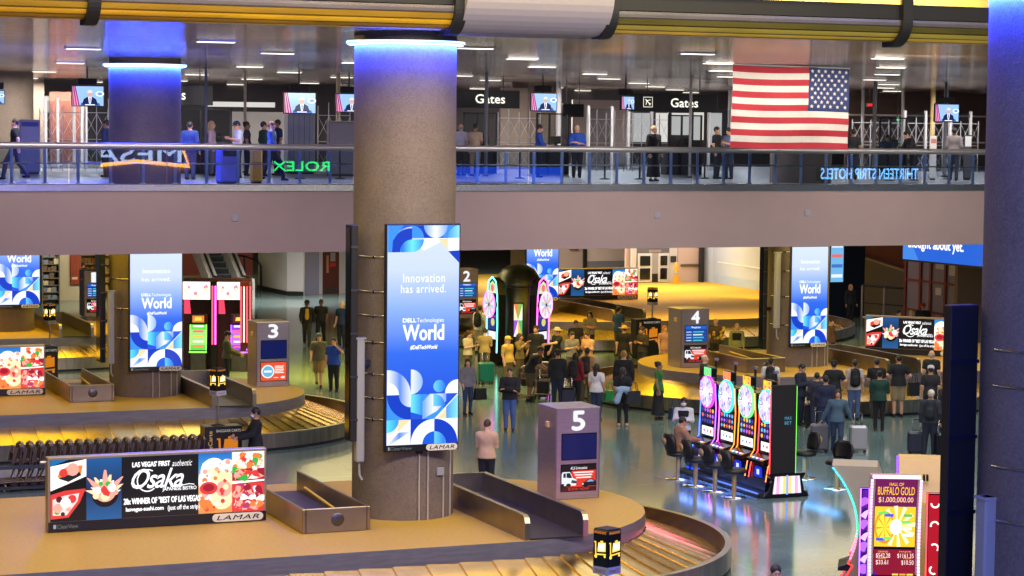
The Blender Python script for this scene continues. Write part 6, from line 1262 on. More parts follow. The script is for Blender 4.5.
def body_mesh(pz, f, fem, shorts):
    k = ('body', pz, f, fem)
    if k not in _PM:
        J = POSES[pz]; pr = torso(J, 0, f, fem) + [seg(J['nk'], lerp(J['nk'], J['hd'], 1.2), .055, .052, .03)]
        for s in 'LR': pr += arm(J, s, 0) + leg(J, s, 0, 1, f) + foot(J, s, -.004)
        V, F = grow(pr, .021); hM = headM(J); parts = [(V, F, 0), place(HEAD, hM) + (0,)]
        for s in 'LR':
            E, W_2 = Vector(J['e' + s]), Vector(J['w' + s]); d = (W_2 - E).normalized(); q = Vector((0, 0, -1)).rotation_difference(d)
            if s == 'L': M = Matrix.Translation(W_2) @ q.to_matrix().to_4x4() @ Matrix.Rotation(R(90), 4, 'Z') @ Matrix.Scale(-1, 4, (1, 0, 0)); T = place(HAND, M); parts.append((T[0], T[1][:, ::-1], 0))
            else: M = Matrix.Translation(W_2) @ q.to_matrix().to_4x4() @ Matrix.Rotation(R(-90), 4, 'Z'); parts.append(place(HAND, M) + (0,))
        b = MB()
        for s in (-1, 1): b.ball((s * .032, -.089, .100), .0085, EYE_M, 8)
        parts.append(place((np.array(b.v), b.f), hM) + (1,)); b = MB().ball((0, -.088, .036), (.021, .006, .006), LIP, 8); parts.append(place((np.array(b.v), b.f), hM) + (2,))
        _PM[k] = pmesh('body', parts, [EYE_M, EYE_M, LIP])
    return _PM[k]
def top_mesh(pz, f, fem, sl, hem, loose):
    k = ('top', pz, f, fem, sl, hem, loose)
    if k not in _PM:
        J = POSES[pz]; g = .012 + loose; pr = torso(J, g, f, fem) + [seg(J['pel'], (J['pel'][0], J['pel'][1], J['pel'][2] - .10), .178 * f + g, .198 * f + g, .05, (1, 1.28, 1))]
        for s in 'LR': pr += arm(J, s, g + .004, sl)
        _PM[k] = pmesh('top', [grow(pr, .021, (J['pel'][2] - hem, J['nk'][2] + .025)) + (0,)], [EYE_M])
    return _PM[k]
def legs_mesh(pz, f, fem, kind):
    k = ('legs', pz, f, fem, kind)
    if k not in _PM:
        J = POSES[pz]; g = {'slim': .006, 'trousers': .014, 'shorts': .022, 'skirt': .02}[kind]; pr = [seg(lerp(J['hL'], J['hR'], .25), lerp(J['hL'], J['hR'], .75), .115 * f + g, .115 * f + g, .05, (1, 1.1, 1)), seg(J['pel'], (J['pel'][0], J['pel'][1], J['pel'][2] + .06), .15 * f + g, .14 * f + g, .05, (1, 1.42, 1))]
        if kind == 'skirt':
            c = np.array(J['pel']); b_ = np.array((0, (J['aL'][1] + J['aR'][1]) / 2 * .6, .16)); pr += [seg(c, b_, .15 * f, .235, .05, (1, 1.15, 1))]; cut = (.14, None)
        else:
            for s in 'LR': pr += leg(J, s, g, .46 if kind == 'shorts' else 1.0, f)
            cut = (None, J['pel'][2] + .06)
        _PM[k] = pmesh('legs', [grow(pr, .021, cut) + (0,)], [EYE_M])
    return _PM[k]
def shoe_mesh(pz):
    k = ('shoes', pz)
    if k not in _PM: J = POSES[pz]; _PM[k] = pmesh('shoes', [grow(foot(J, 'L', .004) + foot(J, 'R', .004), .018, (min(J['aL'][2], J['aR'][2]) - .078, None)) + (0,)], [EYE_M])
    return _PM[k]
def hair_mesh(pz, st):
    k = ('hair', pz, st)
    if k not in _PM:
        pr = [seg((0, .020, .135), (0, .028, .14), .090, .088, .02, (1.05, .90, .90)), seg((0, .075, .09), (0, .07, .13), .045, .06, .03)]
        if st in ('long', 'tail'): pr += [seg((0, .09, .10), (0, .11, -.12) if st == 'long' else (0, .13, -.05), .062 if st == 'long' else .03, .05 if st == 'long' else .02, .04, (.8, 1.2, 1))]
        if st == 'long': pr += [seg((s * .075, .02, .10), (s * .085, .03, -.08), .03, .03, .03) for s in (-1, 1)]
        if st == 'bun': pr += [seg((0, .10, .17), (0, .105, .18), .042, .042, .01)]
        pr += [seg((0, -.105, .07), (0, -.125, .12), .085, .062, -1)]
        if st == 'fringe': pr = [seg((0, .095, .06), (0, .08, .09), .045, .05, .03), seg((-.075, .04, .07), (-.075, .05, .09), .026, .026, .02), seg((.075, .04, .07), (.075, .05, .09), .026, .026, .02)]
        V, F = grow(pr, .011); _PM[k] = pmesh('hair', [place((V, F), headM(POSES[pz])) + (0,)], [EYE_M])
    return _PM[k]
def hat_mesh(pz, st):
    k = ('hat', pz, st)
    if k not in _PM:
        b = MB(); b.lathe([(.099, .145), (.101, .17), (.088, .215), (.05, .240), (0, .246)], EYE_M, 22, c=(0, .012), M=Matrix.Scale(1.12, 4, (0, 1, 0)))
        if st == 'cap': q = [(.085 * math.cos(R(a)), -.075 - .095 * math.sin(R(a))) for a in range(0, 181, 15)]; b.prism([(p[0], p[1]) for p in q][::-1], .142, .152, EYE_M)
        if st == 'brim': b.lathe([(.10, .150), (.20, .140), (.205, .146), (.10, .160)], EYE_M, 26, c=(0, .012))
        _PM[k] = pmesh('hat', [place((np.array(b.v), b.f), headM(POSES[pz])) + (0,)], [EYE_M])
    return _PM[k]
def cloth(c): return mat('cloth_%02x%02x%02x' % tuple(int(v) for v in c), c, .85, noise=.10, nscale=9)
def skinm(c): return mat('skin_%02x%02x%02x' % tuple(int(v) for v in c), c, .5)
SKIN = [(222, 172, 140), (198, 146, 112), (150, 104, 76), (102, 68, 50), (232, 186, 156)]
def child(name, me, root, *ms):
    o = bpy.data.objects.new(name, me); COL.objects.link(o); o.parent = root
    for i, m in enumerate(ms): o.material_slots[i].link = 'OBJECT'; o.material_slots[i].material = m
    return o
def person(label, loc, face, pz, top, legs, skin=0, hair=('short', (40, 30, 24)), h=1.75, sl=.32, kind='trousers', shoes=(30, 28, 28), hat=None, f=1.0, fem=False, hem=.10, loose=.004, vest=None, mask=False, front=None, group='people'):
    root = thing('person', label, 'person', loc, R(-22 + face), group); s = h / 1.755; root.scale = (s, s, s)
    o = child('body', body_mesh(pz, f, fem, kind), root, skinm(SKIN[skin]))
    child('top', top_mesh(pz, f, fem, sl, hem, loose), root, cloth(top)); child('skirt' if kind == 'skirt' else kind if kind != 'slim' else 'trousers', legs_mesh(pz, f, fem, kind), root, cloth(legs)); child('shoes', shoe_mesh(pz), root, cloth(shoes))
    if hair: child('hair', hair_mesh(pz, hair[0]), root, mat('hair_%02x%02x%02x' % hair[1], hair[1], .55))
    if hat: child('hat', hat_mesh(pz, hat[0]), root, cloth(hat[1]))
    if vest: k_ = ('vest', pz, f, fem); _PM.setdefault(k_, pmesh('vest', [grow([seg(p[0], p[1], p[2] + .007, p[3] + .007, p[4], p[5]) for p in torso(POSES[pz], .014, f, fem)], .021, (POSES[pz]['pel'][2] - .05, POSES[pz]['nk'][2] - .05)) + (0,)], [EYE_M])); child('vest', _PM[k_], root, cloth(vest))
    if front: J = POSES[pz]; child('shirt_front', pmesh('shirt_front', [grow([seg(np.array(J['wa']) + (0, -.075, -.06), np.array(J['ch']) + (0, -.085, .06), .085, .075, .03)], .02) + (0,)], [EYE_M]), root, cloth(front))
    if mask: k_ = ('mask', pz); _PM.setdefault(k_, pmesh('mask', [place(grow([seg((-.03, -.072, .05), (.03, -.072, .05), .042, .042, .02), seg((0, -.075, .03), (0, -.088, .066), .034, .030, .02)], .012), headM(POSES[pz])) + (0,)], [EYE_M])); child('mask', _PM[k_], root, cloth((196, 210, 222)))
    return root
def hp(px, py, h): p = on(px, py, h); return (p.x, p.y, 0)               # stand where the crown of a head of height h is seen
DK = (26, 27, 32); NV = (30, 36, 58); BLUE = (44, 84, 160); JN = (58, 72, 100); TAN = (170, 140, 104); WH_ = (214, 210, 204); GY = (120, 120, 122); OLV = (82, 80, 58)
BR = (60, 40, 26); BK = (26, 22, 20); BL = (196, 160, 104); GR = (150, 146, 140)
def P(label, px, py, face, pz, top, legs, h=1.75, z=None, **k): return person(label, hp(px, py, h), face, pz, top, legs, h=h, **k)
# left aisle
P('person in dark jacket over yellow shirt walking behind kiosk 3, wearing a cap', 307, 300, 5, 'walk', (30, 28, 26), (52, 48, 40), skin=3, hat=('cap', DK), sl=1, front=(200, 156, 40))
P('person in black t-shirt walking beside the one in a yellow shirt', 321, 299, -5, 'walk2', DK, DK, skin=3, hair=('short', BK))
P('person in dark blue shirt half hidden by the thin side screen', 342, 301, -30, 'stand', (30, 48, 90), NV, skin=0, hair=('fringe', GR), h=1.78)
P('person in olive t-shirt and tan shorts with cap, walking near kiosk 3', 319, 333, 0, 'walk', (92, 88, 66), (150, 118, 70), skin=1, hat=('cap', (80, 92, 100)), kind='shorts', f=1.12)
P('person in bright blue polo with hand raised to the shoulder, behind the belt', 334, 337, -10, 'touch', (34, 70, 160), DK, skin=1, h=1.73, f=1.12)
P('person in olive jacket and cap playing the purple slot machine in the booth', 227, 331, 100, 'play', (74, 72, 46), DK, skin=1, hat=('cap', BK), sl=1, loose=.015)
person('person in black suit and face mask bending to the cart rental machine', (14.28, 50.65, 0), -75, 'push', (24, 24, 28), (24, 24, 28), skin=1, sl=1, hair=('short', BK), mask=True, loose=.016, hem=.18, h=1.8)
P('person in dark top and jeans with a backpack, far left by the red poster', 83, 262, 150, 'stand', DK, (50, 74, 100), skin=1, sl=1, h=1.8)
# crowd in the middle
P('person in white t-shirt carrying a black backpack, left edge of the crowd', 480, 305, 150, 'stand2', WH_, (150, 140, 120), hair=('short', BR), kind='shorts', h=1.8)
P('person with long hair in white top at the left edge of the crowd', 468, 330, 60, 'phone', (206, 190, 160), (110, 90, 60), fem=True, hair=('long', BR), h=1.65, kind='slim')
P('person in yellow-grey top standing over the teal suitcase', 485, 328, 170, 'phone', (176, 150, 90), (120, 110, 90), fem=True, hair=('bun', BR), h=1.66, kind='slim')
P('person in grey top with long dark hair holding a black handbag', 468, 358, 30, 'stand3', (130, 124, 130), (50, 66, 100), fem=True, hair=('long', (50, 30, 26)), h=1.66, sl=.8, kind='slim')
P('person in tan t-shirt and black trousers seen from behind, nearest the tall column', 487, 419, 165, 'phone', (206, 166, 124), DK, skin=0, hair=('short', (80, 56, 36)), h=1.78, f=1.05)
P('person in black jacket and jeans standing alone before the crowd', 510, 367, -5, 'crossed', (22, 22, 28), (70, 96, 150), skin=1, sl=1, hair=('short', BR), shoes=(40, 36, 36), h=1.78, loose=.014)
P('person in yellow shirt and straw-yellow cap in the crowd', 508, 336, 50, 'stand', (214, 176, 80), (120, 100, 60), skin=0, fem=True, hat=('cap', (216, 178, 80)), hair=('tail', BL), h=1.68)
P('person in olive shirt raising a phone, left of the large person in black', 520, 333, 60, 'photo', (120, 100, 50), (90, 74, 44), skin=1, fem=True, hair=('long', BR), h=1.68, sl=.6)
P('large person in black polo in the middle of the crowd', 536, 325, -20, 'stand', (24, 24, 26), (60, 54, 44), skin=1, f=1.18, h=1.86)
P('person in black shirt bending over a luggage cart', 530, 343, 80, 'bend', (22, 22, 24), (84, 70, 46), skin=2, hair=('short', BK), kind='shorts', f=1.1, h=1.8)
P('person in black shirt with a pale cap stretching an arm forward', 557, 327, -60, 'reach', (30, 30, 34), (50, 48, 46), skin=0, hat=('brim', (204, 180, 140)), h=1.78)
P('person in patterned grey t-shirt, hands together, in the crowd', 572, 331, 20, 'phone', (134, 130, 120), (90, 86, 80), skin=0, fem=True, hair=('short', BR), h=1.7)
P('person in peach top with hair tied up in the crowd', 588, 331, -40, 'phone', (220, 166, 118), (120, 96, 60), skin=0, fem=True, hair=('bun', BR), h=1.7, sl=.2)
P('person in dark clothes behind the peach top, near the amber belt', 576, 320, 10, 'stand', (40, 36, 30), DK, skin=2, hair=('short', BK), h=1.74)
P('person in floral top behind the crowd, in front of the distant belt', 590, 311, -20, 'crossed', (146, 130, 90), (40, 36, 34), skin=1, fem=True, hair=('long', BK), h=1.7)
P('person in long dark shirt and cap seen from behind, in the crowd', 558, 349, 170, 'stand', (30, 32, 34), (32, 40, 56), skin=1, sl=1, hat=('cap', (40, 34, 30)), h=1.78, f=1.06)
P('person in red and black with a dark backpack, seen from behind', 576, 352, 150, 'stand', (120, 24, 34), (30, 30, 36), skin=2, sl=1, fem=True, hair=('long', BK), h=1.68)
P('person in tan t-shirt with a backpack, seen from behind', 587, 347, 165, 'stand2', (170, 128, 90), (96, 84, 66), skin=2, hair=('short', BK), h=1.78, f=1.1)
P('person in white t-shirt with dark hair and a green bag', 597, 363, 150, 'stand', (216, 210, 206), (46, 60, 84), skin=1, fem=True, hair=('long', (40, 26, 20)), h=1.66, f=1.1)
P('tall person in blue shirt standing at the belt behind the crowd', 619, 306, 130, 'stand', (42, 78, 120), (90, 80, 50), skin=1, h=1.85, f=1.05)
P('person in black shirt and straw hat behind the crowd', 624, 325, 175, 'stand2', (24, 24, 24), (60, 52, 36), skin=0, hat=('brim', (226, 170, 70)), h=1.74, f=1.1)
P('person in dark printed shirt at the pod of kiosk 4', 643, 326, -50, 'phone', (56, 48, 40), (44, 46, 56), skin=1, hair=('short', BR), h=1.76, sl=.7)
P('person with fair hair in long dark jacket, seen from behind', 624, 350, 178, 'stand', (28, 26, 28), (36, 40, 52), skin=0, sl=1, hair=('short', (150, 112, 60)), h=1.82, loose=.02, hem=.22)
P('person in black with a pale blue jacket tied on and dark bag', 623, 367, 170, 'stand3', (24, 24, 28), (22, 22, 26), skin=1, fem=True, hair=('long', BK), h=1.68, kind='slim', shoes=(190, 150, 120))
P('person in green top and long black skirt beside the belt of kiosk 4', 659, 361, 75, 'stand', (44, 104, 50), (20, 20, 24), skin=2, fem=True, hair=('bun', BK), h=1.70, kind='skirt', sl=.2)
P('person in pink floral dress left of kiosk 4', 665, 325, 30, 'stand', (206, 150, 120), (196, 140, 116), skin=0, fem=True, hair=('long', (196, 120, 60)), h=1.68, kind='skirt', sl=.2)
P('attendant in white shirt, black vest and mask at the slot machines', 684, 397, -10, 'crossed', (214, 212, 214), (20, 20, 24), skin=2, fem=True, hair=('bun', BK), h=1.66, sl=1, vest=(20, 20, 24), mask=True)
person('person in brown hooded jacket seated at the far slot machine', (24.07, 48.13, 0), 112, 'sit', (150, 112, 84), (32, 34, 44), skin=1, sl=1, hair=('short', BK), h=1.66, loose=.02, shoes=(40, 90, 200))
P('bald person in dark jacket behind the far slot machine', 705, 354, 100, 'stand', (34, 34, 44), (34, 34, 44), skin=0, sl=1, hair=None, h=1.80, f=1.06)
P('person with fair hair in pale green jacket behind the steel chute of carousel 4', 737, 323, -5, 'stand', (150, 150, 84), (60, 50, 36), skin=0, fem=True, sl=1, hair=('long', BL), h=1.68, vest=(24, 24, 24))
P('person with bare forehead behind kiosk 4, right of it', 716, 318, -20, 'stand', (96, 74, 50), (60, 50, 36), skin=0, hair=('fringe', BR), h=1.76)
# crowd on the right
P('person in white t-shirt with black backpack behind the slot bank', 771, 357, 170, 'stand', WH_, (40, 40, 46), skin=1, hair=('short', BK), h=1.76)
P('person in dark suit looking down, right of the slot bank', 801, 363, 60, 'phone', (28, 32, 48), (28, 32, 48), skin=1, sl=1, hair=('short', BK), h=1.78, loose=.016, hem=.18)
P('child with dark hair at the belt rim, seen from behind', 817, 372, 178, 'stand', (36, 36, 52), (40, 48, 70), skin=1, hair=('short', BK), h=1.62, sl=1)
P('person in navy hooded top and jeans, seen from behind beside the child', 826, 375, 172, 'stand', (28, 34, 60), (40, 56, 92), skin=1, sl=1, hair=('short', BK), h=1.74, loose=.02, f=1.06)
P('broad person in black t-shirt with cap at the belt', 834, 360, 176, 'hips', (18, 18, 20), (50, 50, 54), skin=1, hat=('cap', BK), h=1.80, f=1.12)
P('person in grey t-shirt and jeans with a black backpack at the belt', 855, 359, 178, 'stand', (176, 160, 150), (72, 92, 130), skin=1, hair=('short', BK), h=1.78)
P('person in black t-shirt left of the tall one in camouflage shorts', 877, 358, 176, 'crossed', (20, 20, 22), (50, 48, 44), skin=1, hair=('short', BK), h=1.78)
P('person in dark green top and black leggings standing back from the belt', 880, 370, 172, 'crossed', (22, 56, 44), (16, 16, 18), skin=1, fem=True, hair=('bun', BK), h=1.72, sl=1, kind='slim', f=1.06)
P('tall person in black t-shirt and camouflage shorts at the belt', 899, 354, 178, 'hips', (18, 18, 22), (140, 122, 88), skin=1, hair=('short', BK), h=1.86, kind='shorts', f=1.1)
P('bald person in dark shirt below the angled food sign', 932, 350, 150, 'stand', (26, 28, 36), (30, 30, 36), skin=0, hair=('fringe', GR), h=1.80)
P('person in white cap and dark t-shirt near the right edge of the crowd', 931, 365, 170, 'stand', (34, 32, 36), (34, 36, 44), skin=1, hat=('cap', (206, 200, 196)), h=1.76)
P('old person with white hair carrying a dark backpack, before the near slot cluster', 931, 389, 165, 'stand2', (44, 46, 56), (34, 38, 54), skin=0, sl=1, hair=('short', (216, 204, 176)), h=1.76, f=1.06)
P('person in cap and dark shirt beside the old backpacker', 946, 379, -60, 'stand', (40, 40, 48), (30, 32, 40), skin=0, hat=('cap', (150, 96, 50)), h=1.80, f=1.06)
P('person with long dark hair in denim shirt pulling two suitcases', 838, 389, -4, 'pull', (70, 92, 108), (40, 56, 82), skin=1, fem=True, hair=('long', (56, 30, 22)), h=1.70, sl=1, kind='slim')
P('person in black hoodie with yellow print and red cap behind the angled food sign', 923, 303, -10, 'stand', (20, 20, 22), DK, skin=1, sl=1, hat=('cap', (150, 30, 34)), h=1.82, loose=.02, f=1.06)
for (px, py, c, hc, lab, f_) in ((878, 318, (70, 60, 50), BR, 'person with brown hair just behind the left end of the angled sign', 0), (899, 310, (206, 196, 186), BK, 'person with dark hair in white, behind the angled food sign', 20), (911, 310, (190, 140, 50), BL, 'person with fair hair in mustard behind the angled food sign', -20), (936, 315, (120, 60, 50), (140, 70, 40), 'person with reddish hair behind the right half of the angled sign', 30)): P(lab, px, py, f_, 'stand', c, DK, skin=0, hair=('short', hc), h=1.72, sl=1)
P('person with fair hair in black by the lit blue vending front', 851, 284, 20, 'stand', (24, 26, 34), DK, skin=0, fem=True, hair=('long', (200, 150, 90)), h=1.74, sl=1)
P('person in brown jacket right of the blue screen on the right column', 831, 318, 60, 'stand', (120, 84, 44), (60, 50, 40), skin=0, sl=1, hair=('short', BR), h=1.74, f=1.15, loose=.02)
P('person in dark clothes at the far right above the black screen back', 971, 292, 70, 'bend', (40, 34, 38), DK, skin=1, hair=('short', BK), h=1.72, sl=1)
P('person with dark hair cut off by the bottom edge, only the head in view', 776, 564, 10, 'stand', (60, 56, 60), DK, skin=1, hair=('short', (30, 24, 22)), h=1.72)
# departures level
def U(label, px, Y, face, pz, top, legs, **k): p = at_y(px, 150, Y); return person(label, (p.x, Y, ZU), face, pz, top, legs, **k)
U('person in black t-shirt with bag striding left on the upper level', 15, 64.5, -90, 'walk', (20, 20, 22), (60, 60, 66), hair=('short', BR))
U('person in navy beside the left column on the upper level', 106, 68, -100, 'stand', (34, 40, 70), (30, 32, 44), skin=2, sl=1, hair=('short', BK), f=1.1)
U('person in blue jacket seen from behind, left of the clear shield', 190, 65, 170, 'stand', (40, 62, 110), (50, 66, 90), sl=1, skin=1, h=1.72)
U('pale-haired person in light top by the left clear shield', 212, 70, 90, 'stand', (206, 176, 176), (120, 110, 110), fem=True, hair=('long', BL), sl=.6)
U('person in dark cap and white shirt under the left gates sign', 238, 67, -70, 'phone', (206, 206, 226), (40, 40, 60), hat=('cap', (30, 34, 60)), skin=1)
U('person in dark top with a bun behind the white shirt', 247, 70, 100, 'stand', (50, 46, 56), DK, fem=True, hair=('bun', BK), skin=2)
U('person in dark green behind the one in blue uniform', 264, 69.5, 120, 'stand', (36, 62, 48), DK, skin=1, sl=1)
U('person in blue uniform striding to the right behind the rail', 272, 63.5, 80, 'walk', (54, 84, 140), (24, 26, 36), hair=('short', (120, 80, 50)), sl=1)
U('person in navy at the pale grey partition', 277, 70.5, -60, 'stand', (30, 36, 62), (30, 30, 40), skin=2, h=1.82)
U('grey-haired person in white shirt beside the tall column, upper level', 461, 71, 150, 'stand', (214, 212, 212), (80, 70, 60), hair=('fringe', GR))
U('person in beige shirt with shoulder strap at the middle clear shield', 475, 70, 160, 'phone', (190, 164, 130), (170, 140, 106), skin=2, hair=('short', BK))
U('officer in blue shirt facing right at the counter', 539, 68.5, 90, 'play', (36, 72, 160), (26, 28, 38), sl=.7, hair=('short', BK), skin=1)
U('officer in blue shirt facing us with folded hands', 577, 68, 5, 'crossed', (38, 80, 176), (28, 30, 40), sl=.8, hair=('fringe', (120, 80, 60)), f=1.12)
U('person with fair hair in long black coat behind the rail', 654, 63.5, 40, 'stand', (22, 22, 26), (22, 22, 26), fem=True, hair=('short', BL), sl=1, kind='skirt', loose=.02)
U('person in black t-shirt left of the flag', 717, 67, 60, 'stand', (26, 26, 30), (30, 36, 50), skin=1)
U('person in blue checked shirt holding a phone at the flag edge', 729, 66.5, -40, 'phone', (90, 96, 130), (34, 40, 60), skin=1, hair=('short', BK), h=1.72)
U('person in dark clothes just right of the flag', 853, 66, 170, 'stand', (28, 28, 34), (40, 44, 56), skin=2, hair=('short', BK), h=1.72)
U('person in black crouched over the desk right of the right shield', 914, 67.5, -70, 'bend', (28, 28, 32), DK, skin=1, hair=('short', BK), sl=1)
U('person in grey shirt with dark hair at the far right, seen from behind', 954, 65, 160, 'stand', (120, 112, 112), (56, 60, 72), skin=3, hair=('short', BK), sl=.7, h=1.8)
U('person in dark blue seated low behind the right clear shield', 886, 71.5, 0, 'bend', (36, 66, 130), DK, skin=1, hair=('short', BK), h=1.6)

# bags, suitcases and carts of the travellers
def suitcase(label, x, y, rz, col, w=.46, d=.28, h=.68, ribs=True):
    t = thing('suitcase', label, 'suitcase', (x, y, 0), R(rz), 'suitcases of the travellers'); m = mat('case_%02x%02x%02x' % col, col, .3, .35 if sum(col) > 300 else 0)
    b = MB().box(-w / 2, w / 2, -d / 2, d / 2, .06, h, m, bev=.05)
    if ribs:
        for k in range(5): b.box(-w * .4 + k * w * .2 - .012, -w * .4 + k * w * .2 + .012, -d / 2 - .006, d / 2 + .006, .12, h - .08, m)
    b.box(-w / 2 - .004, w / 2 + .004, -.012, .012, .1, h - .04, BLACK); b.build('shell', t)
    MB().tube([(-.10, d * .3, h - .02), (-.10, d * .3, h + .30), (.10, d * .3, h + .30), (.10, d * .3, h - .02)], .012, CHROME, 6).tube([(-.09, d * .3, h + .30), (.09, d * .3, h + .30)], .02, BLACK, 8).build('pull_handle', t)
    MB().tube([(-.09, 0, h - .01), (-.07, 0, h + .04), (.07, 0, h + .04), (.09, 0, h - .01)], .014, BLACK, 6).build('grip', t)
    for x_ in (-1, 1):
        for y_ in (-1, 1): MB().lathe([(0, -.014), (.032, -.014), (.032, .014), (0, .014)], RUBBER, 12, M=Matrix.Translation((x_ * (w / 2 - .06), y_ * (d / 2 - .05), .032)) @ Matrix.Rotation(R(90), 4, 'X')).build('wheel', t)
def pack(label, loc, rz, col, s=1.0):
    t = thing('backpack', label, 'backpack', loc, R(rz), 'backpacks'); m = mat('pack_%02x%02x%02x' % col, col, .8, noise=.1)
    V, F = grow([seg((0, .10, -.16), (0, .10, .16), .13, .115, .03, (.85, 1.3, 1)), seg((0, .18, -.14), (0, .18, -.02), .085, .08, .03, (.8, 1.4, 1))], .02); b = MB().add((V * s).tolist(), F.tolist(), m, None, True); b.build('bag', t)
    for k in (-1, 1): MB().tube([(k * .10 * s, .02 * s, .22 * s), (k * .12 * s, -.10 * s, .24 * s), (k * .12 * s, -.18 * s, .08 * s), (k * .12 * s, -.12 * s, -.12 * s), (k * .11 * s, .02 * s, -.20 * s)], .018, m, 6).build('strap', t)
    MB().tube([(-.04 * s, .08 * s, .29 * s), (0, .07 * s, .33 * s), (.04 * s, .08 * s, .29 * s)], .012, m, 6).build('loop', t)
def worn(label, px, py, h, face, col): x, y, _ = hp(px, py, h); a = R(-22 + face); pack(label, (x - .08 * math.sin(a) * 1.0, y + .08 * math.cos(a) * 1.0, 1.24 * h / 1.755), -22 + face, col)
worn('black backpack worn over the white t-shirt at the left edge of the crowd', 480, 305, 1.8, 150, (30, 32, 34)); worn('black backpack worn by the person behind the slot bank', 771, 357, 1.76, 170, (22, 22, 26)); worn('black backpack worn over grey t-shirt at the right belt', 855, 359, 1.78, 178, (18, 18, 22)); worn('dark backpack worn by the old person with white hair', 931, 389, 1.76, 165, (30, 34, 38))
worn('dark backpack worn over the tan t-shirt in the crowd', 587, 347, 1.78, 165, (40, 34, 32)); worn('dark backpack worn over red sleeves in the crowd', 576, 352, 1.68, 150, (26, 24, 28)); worn('black backpack worn by the person near the red poster', 83, 262, 1.8, 150, (22, 22, 24)); worn('black bag on the back of the striding person, upper level left', 15, 118, 8.5, -90, (20, 20, 22)) if False else None
def bag(label, loc, rz, col, w=.36, h=.28, d=.14):
    t = thing('handbag', label, 'bag', loc, R(rz), 'hand and shoulder bags'); m = mat('bag_%02x%02x%02x' % col, col, .6)
    b = MB().xz([(-w * .5, 0), (w * .5, 0), (w * .42, h), (-w * .42, h)], -d / 2, d / 2, m); b.box(-w * .44, w * .44, -d / 2 - .006, -d / 2, h * .45, h * .98, m); b.build('body', t)
    for k in (-1, 1): MB().tube([(-w * .28, k * d * .4, h), (-w * .2, k * d * .4, h + .2), (0, k * d * .4, h + .26), (w * .2, k * d * .4, h + .2), (w * .28, k * d * .4, h)], .011, m, 6).build('handle', t)
x, y, _ = hp(468, 358, 1.66); bag('black handbag carried by the person in grey top', (x + .34, y - .12, .44), 10, (24, 22, 24), .40, .34)
x, y, _ = hp(597, 363, 1.66); bag('bright green bag at the side of the person in white', (x + .36, y - .16, .58), 0, (20, 130, 60), .38, .28)
x, y, _ = hp(623, 367, 1.68); bag('large dark shoulder bag of the person in black', (x + .20, y - .26, .66), 0, (22, 24, 34), .46, .36); 
t = thing('jacket', 'pale blue jacket hung over the large dark shoulder bag', 'jacket', (x - .16, y - .26, .82), 0); V, F = grow([seg((0, 0, .28), (-.14, 0, -.06), .07, .10, .05, (1, 1.3, 1)), seg((.1, 0, .28), (.26, 0, .08), .06, .08, .05, (1, 1.3, 1)), seg((-.1, 0, .26), (.22, 0, .26), .08, .07, .05, (1, 1.2, 1))], .02); MB().add(V.tolist(), F.tolist(), cloth((140, 160, 186)), None, True).build('cloth', t)
x, y, _ = hp(659, 361, 1.70); bag('blue bag on the floor beside the long black skirt', (x + .55, y - .1, 0), 0, (24, 50, 92), .48, .34, .2)
x, y, _ = hp(899, 354, 1.86); bag('black bag hanging right of the tall person in camouflage shorts', (x + .46, y - .1, .62), 0, (20, 20, 24), .36, .40)
p = on(486, 384); suitcase('teal suitcase in front of the yellow-grey top', p.x, p.y, 10, (20, 110, 104), .5, .3, .72)
p = on(858, 452); suitcase('silver ribbed suitcase at the right hand of the denim shirt', p.x, p.y, -22, (176, 172, 172), .46, .3, .70)
p = on(819, 452); suitcase('dark grey suitcase at the left hand of the denim shirt', p.x, p.y, -22, (92, 92, 98), .48, .3, .74)
p = on(812, 428); suitcase('black suitcase standing behind the dark grey suitcase', p.x, p.y, -22, (26, 26, 30), .44, .3, .66)
p = on(916, 455); suitcase('dark suitcase left of the old backpacker', p.x, p.y, -30, (40, 40, 48), .46, .3, .62); p = on(943, 458); suitcase('black suitcase right of the old backpacker', p.x, p.y, -10, (22, 22, 28), .44, .28, .66)
p = on(568, 408); suitcase('black suitcase among the feet of the crowd', p.x, p.y, 160, (24, 24, 26), .44, .3, .62)
p = on(544, 398); dup(c0, (p.x, p.y, 0), R(60), 'luggage cart in the crowd, pushed by the bending person in black', 'luggage carts in the crowd'); suitcase('dark case loaded on the luggage cart in the crowd', p.x - .05, p.y - .05, 60, (46, 40, 34), .5, .34, .6)
bpy.data.objects[-1] if False else None
p = on(518, 402); dup(c0, (p.x, p.y, 0), R(30), 'luggage cart beside the yellow cap in the crowd', 'luggage carts in the crowd')
# phones and other small things held
def phone(label, loc, rz): tag(MB().box(-.038, .038, -.006, .006, -.075, .075, BLACK, bev=.008).box(-.034, .034, -.008, -.006, -.07, .07, em((120, 150, 190), .8)).build('mobile_phone', loc=loc, rz=R(rz)), label, 'phone', 'phones in hands')
def hold(label, px, py, h, face, fwd, z): x, y, _ = hp(px, py, h); a = R(-22 + face); phone(label, (x + math.sin(a) * fwd, y - math.cos(a) * fwd, z * h / 1.755), -22 + face + 180)
hold('phone held up by the person in olive shirt', 520, 333, 1.68, 60, .36, 1.46); hold('phone held by the person in tan t-shirt', 487, 419, 1.78, 165, .34, 1.25); hold('phone held by the person in dark suit', 801, 363, 1.78, 60, .34, 1.25); hold('phone held by the person with long hair in white', 468, 330, 1.65, 60, .34, 1.25)
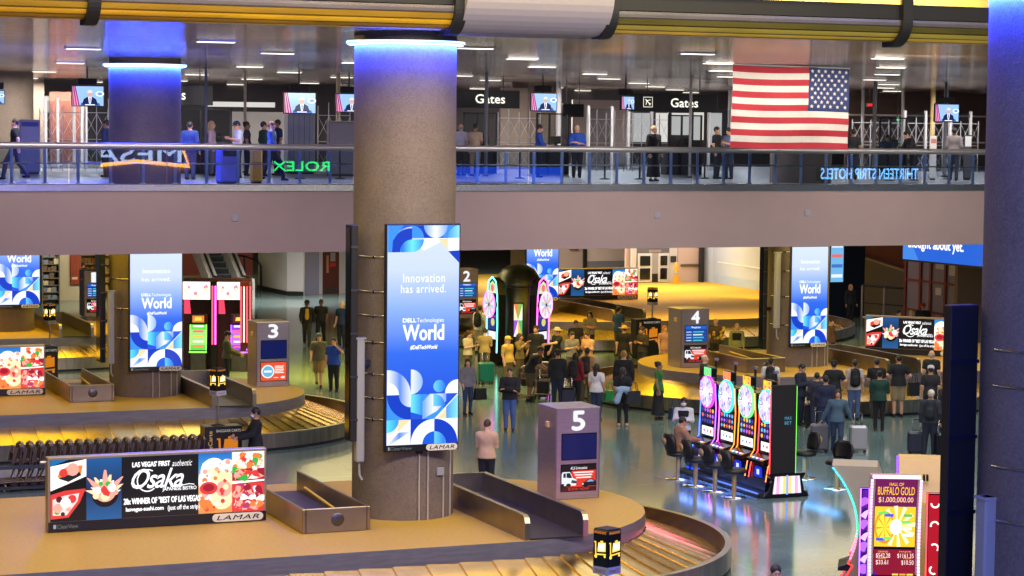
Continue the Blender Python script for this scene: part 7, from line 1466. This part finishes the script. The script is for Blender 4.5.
# yellow flowers behind carousel 4
p = hp(722, 327, 1.5); t = thing('flower_bunch', 'bunch of yellow flowers on tall stems behind the chute of carousel 4', 'flowers', (p[0], p[1], 0)); MB().lathe([(0, 0), (.2, 0), (.26, .5), (.22, .62), (0, .6)], mat('pot', (110, 84, 50), .6), 18).build('pot', t); r = random.Random(9)
b = MB(); s = MB()
for i in range(26): a = r.uniform(0, 6.28); q = r.uniform(0, .34); z = r.uniform(1.05, 1.5); s.tube([(0, 0, .55), (q * math.cos(a), q * math.sin(a), z)], .008, mat('stem', (70, 84, 40), .7), 4); b.ball((q * math.cos(a), q * math.sin(a), z), .055, mat('petal', (230, 190, 60), .6), 8)
s.build('stems', t); b.build('blossoms', t)
# ------------------------------------------------------------------ the balcony opposite, whose signs mirror in the glass of the rail
struct(MB().box(14, 82, -2.9, -2.0, 5.2, 7.5, FASCIA).build('wall_opposite'))
def opposite(name, label, x0, x1, z0, z1, text, c, s, board=None):
    t = thing(name, label, 'sign', (x0, -1.98, z0), 0, 'signs of the balcony opposite'); w, h = x1 - x0, z1 - z0; M = Matrix.Translation((w, 0, 0)) @ Matrix.Rotation(PI, 4, 'Z')
    b = MB().box(0, w, -.02, .04, -.05, h + .05, board or BLACKM); b.build('board', t)
    b = MB(); put_text(b, text, w * .04, w * .96, h * .08, h * .92, -.06, em(c, s), 1, 0, .012, M); b.build('lettering', t); return t
t = opposite('lit_sign', 'yellow-framed lit sign mirrored in the rail glass before the left column', 23.6, 28.6, 6.3, 7.3, 'MESA', (200, 220, 255), 5)
MB().tube([(-.2, .1, 1.2), (.3, .1, -.1), (2.5, .1, .12), (5.2, .1, -.12), (4.7, .1, 1.2)], .12, em((255, 180, 20), 9), 6).build('frame_tube', t)
opposite('lit_sign', 'green lit sign mirrored in the rail glass left of the tall column', 33.2, 36.6, 5.9, 6.5, 'ROLEX', (30, 255, 110), 7)
opposite('lit_sign', 'pale blue lit words mirrored in the rail glass at the right', 66.2, 73.4, 5.5, 6.25, 'THIRTEEN STRIP HOTELS', (120, 190, 255), 9)
t = thing('video_wall', 'blue video wall mirrored in the rail glass right of the tall column', 'advertising screen', (42.5, -1.98, 5.35), 0); MB().box(0, 7.5, -.02, .05, 0, .85, em((16, 80, 240), 3.5)).build('display', t); MB().box(-.1, 7.6, -.02, .0, -.1, .95, BLACK).build('frame', t)
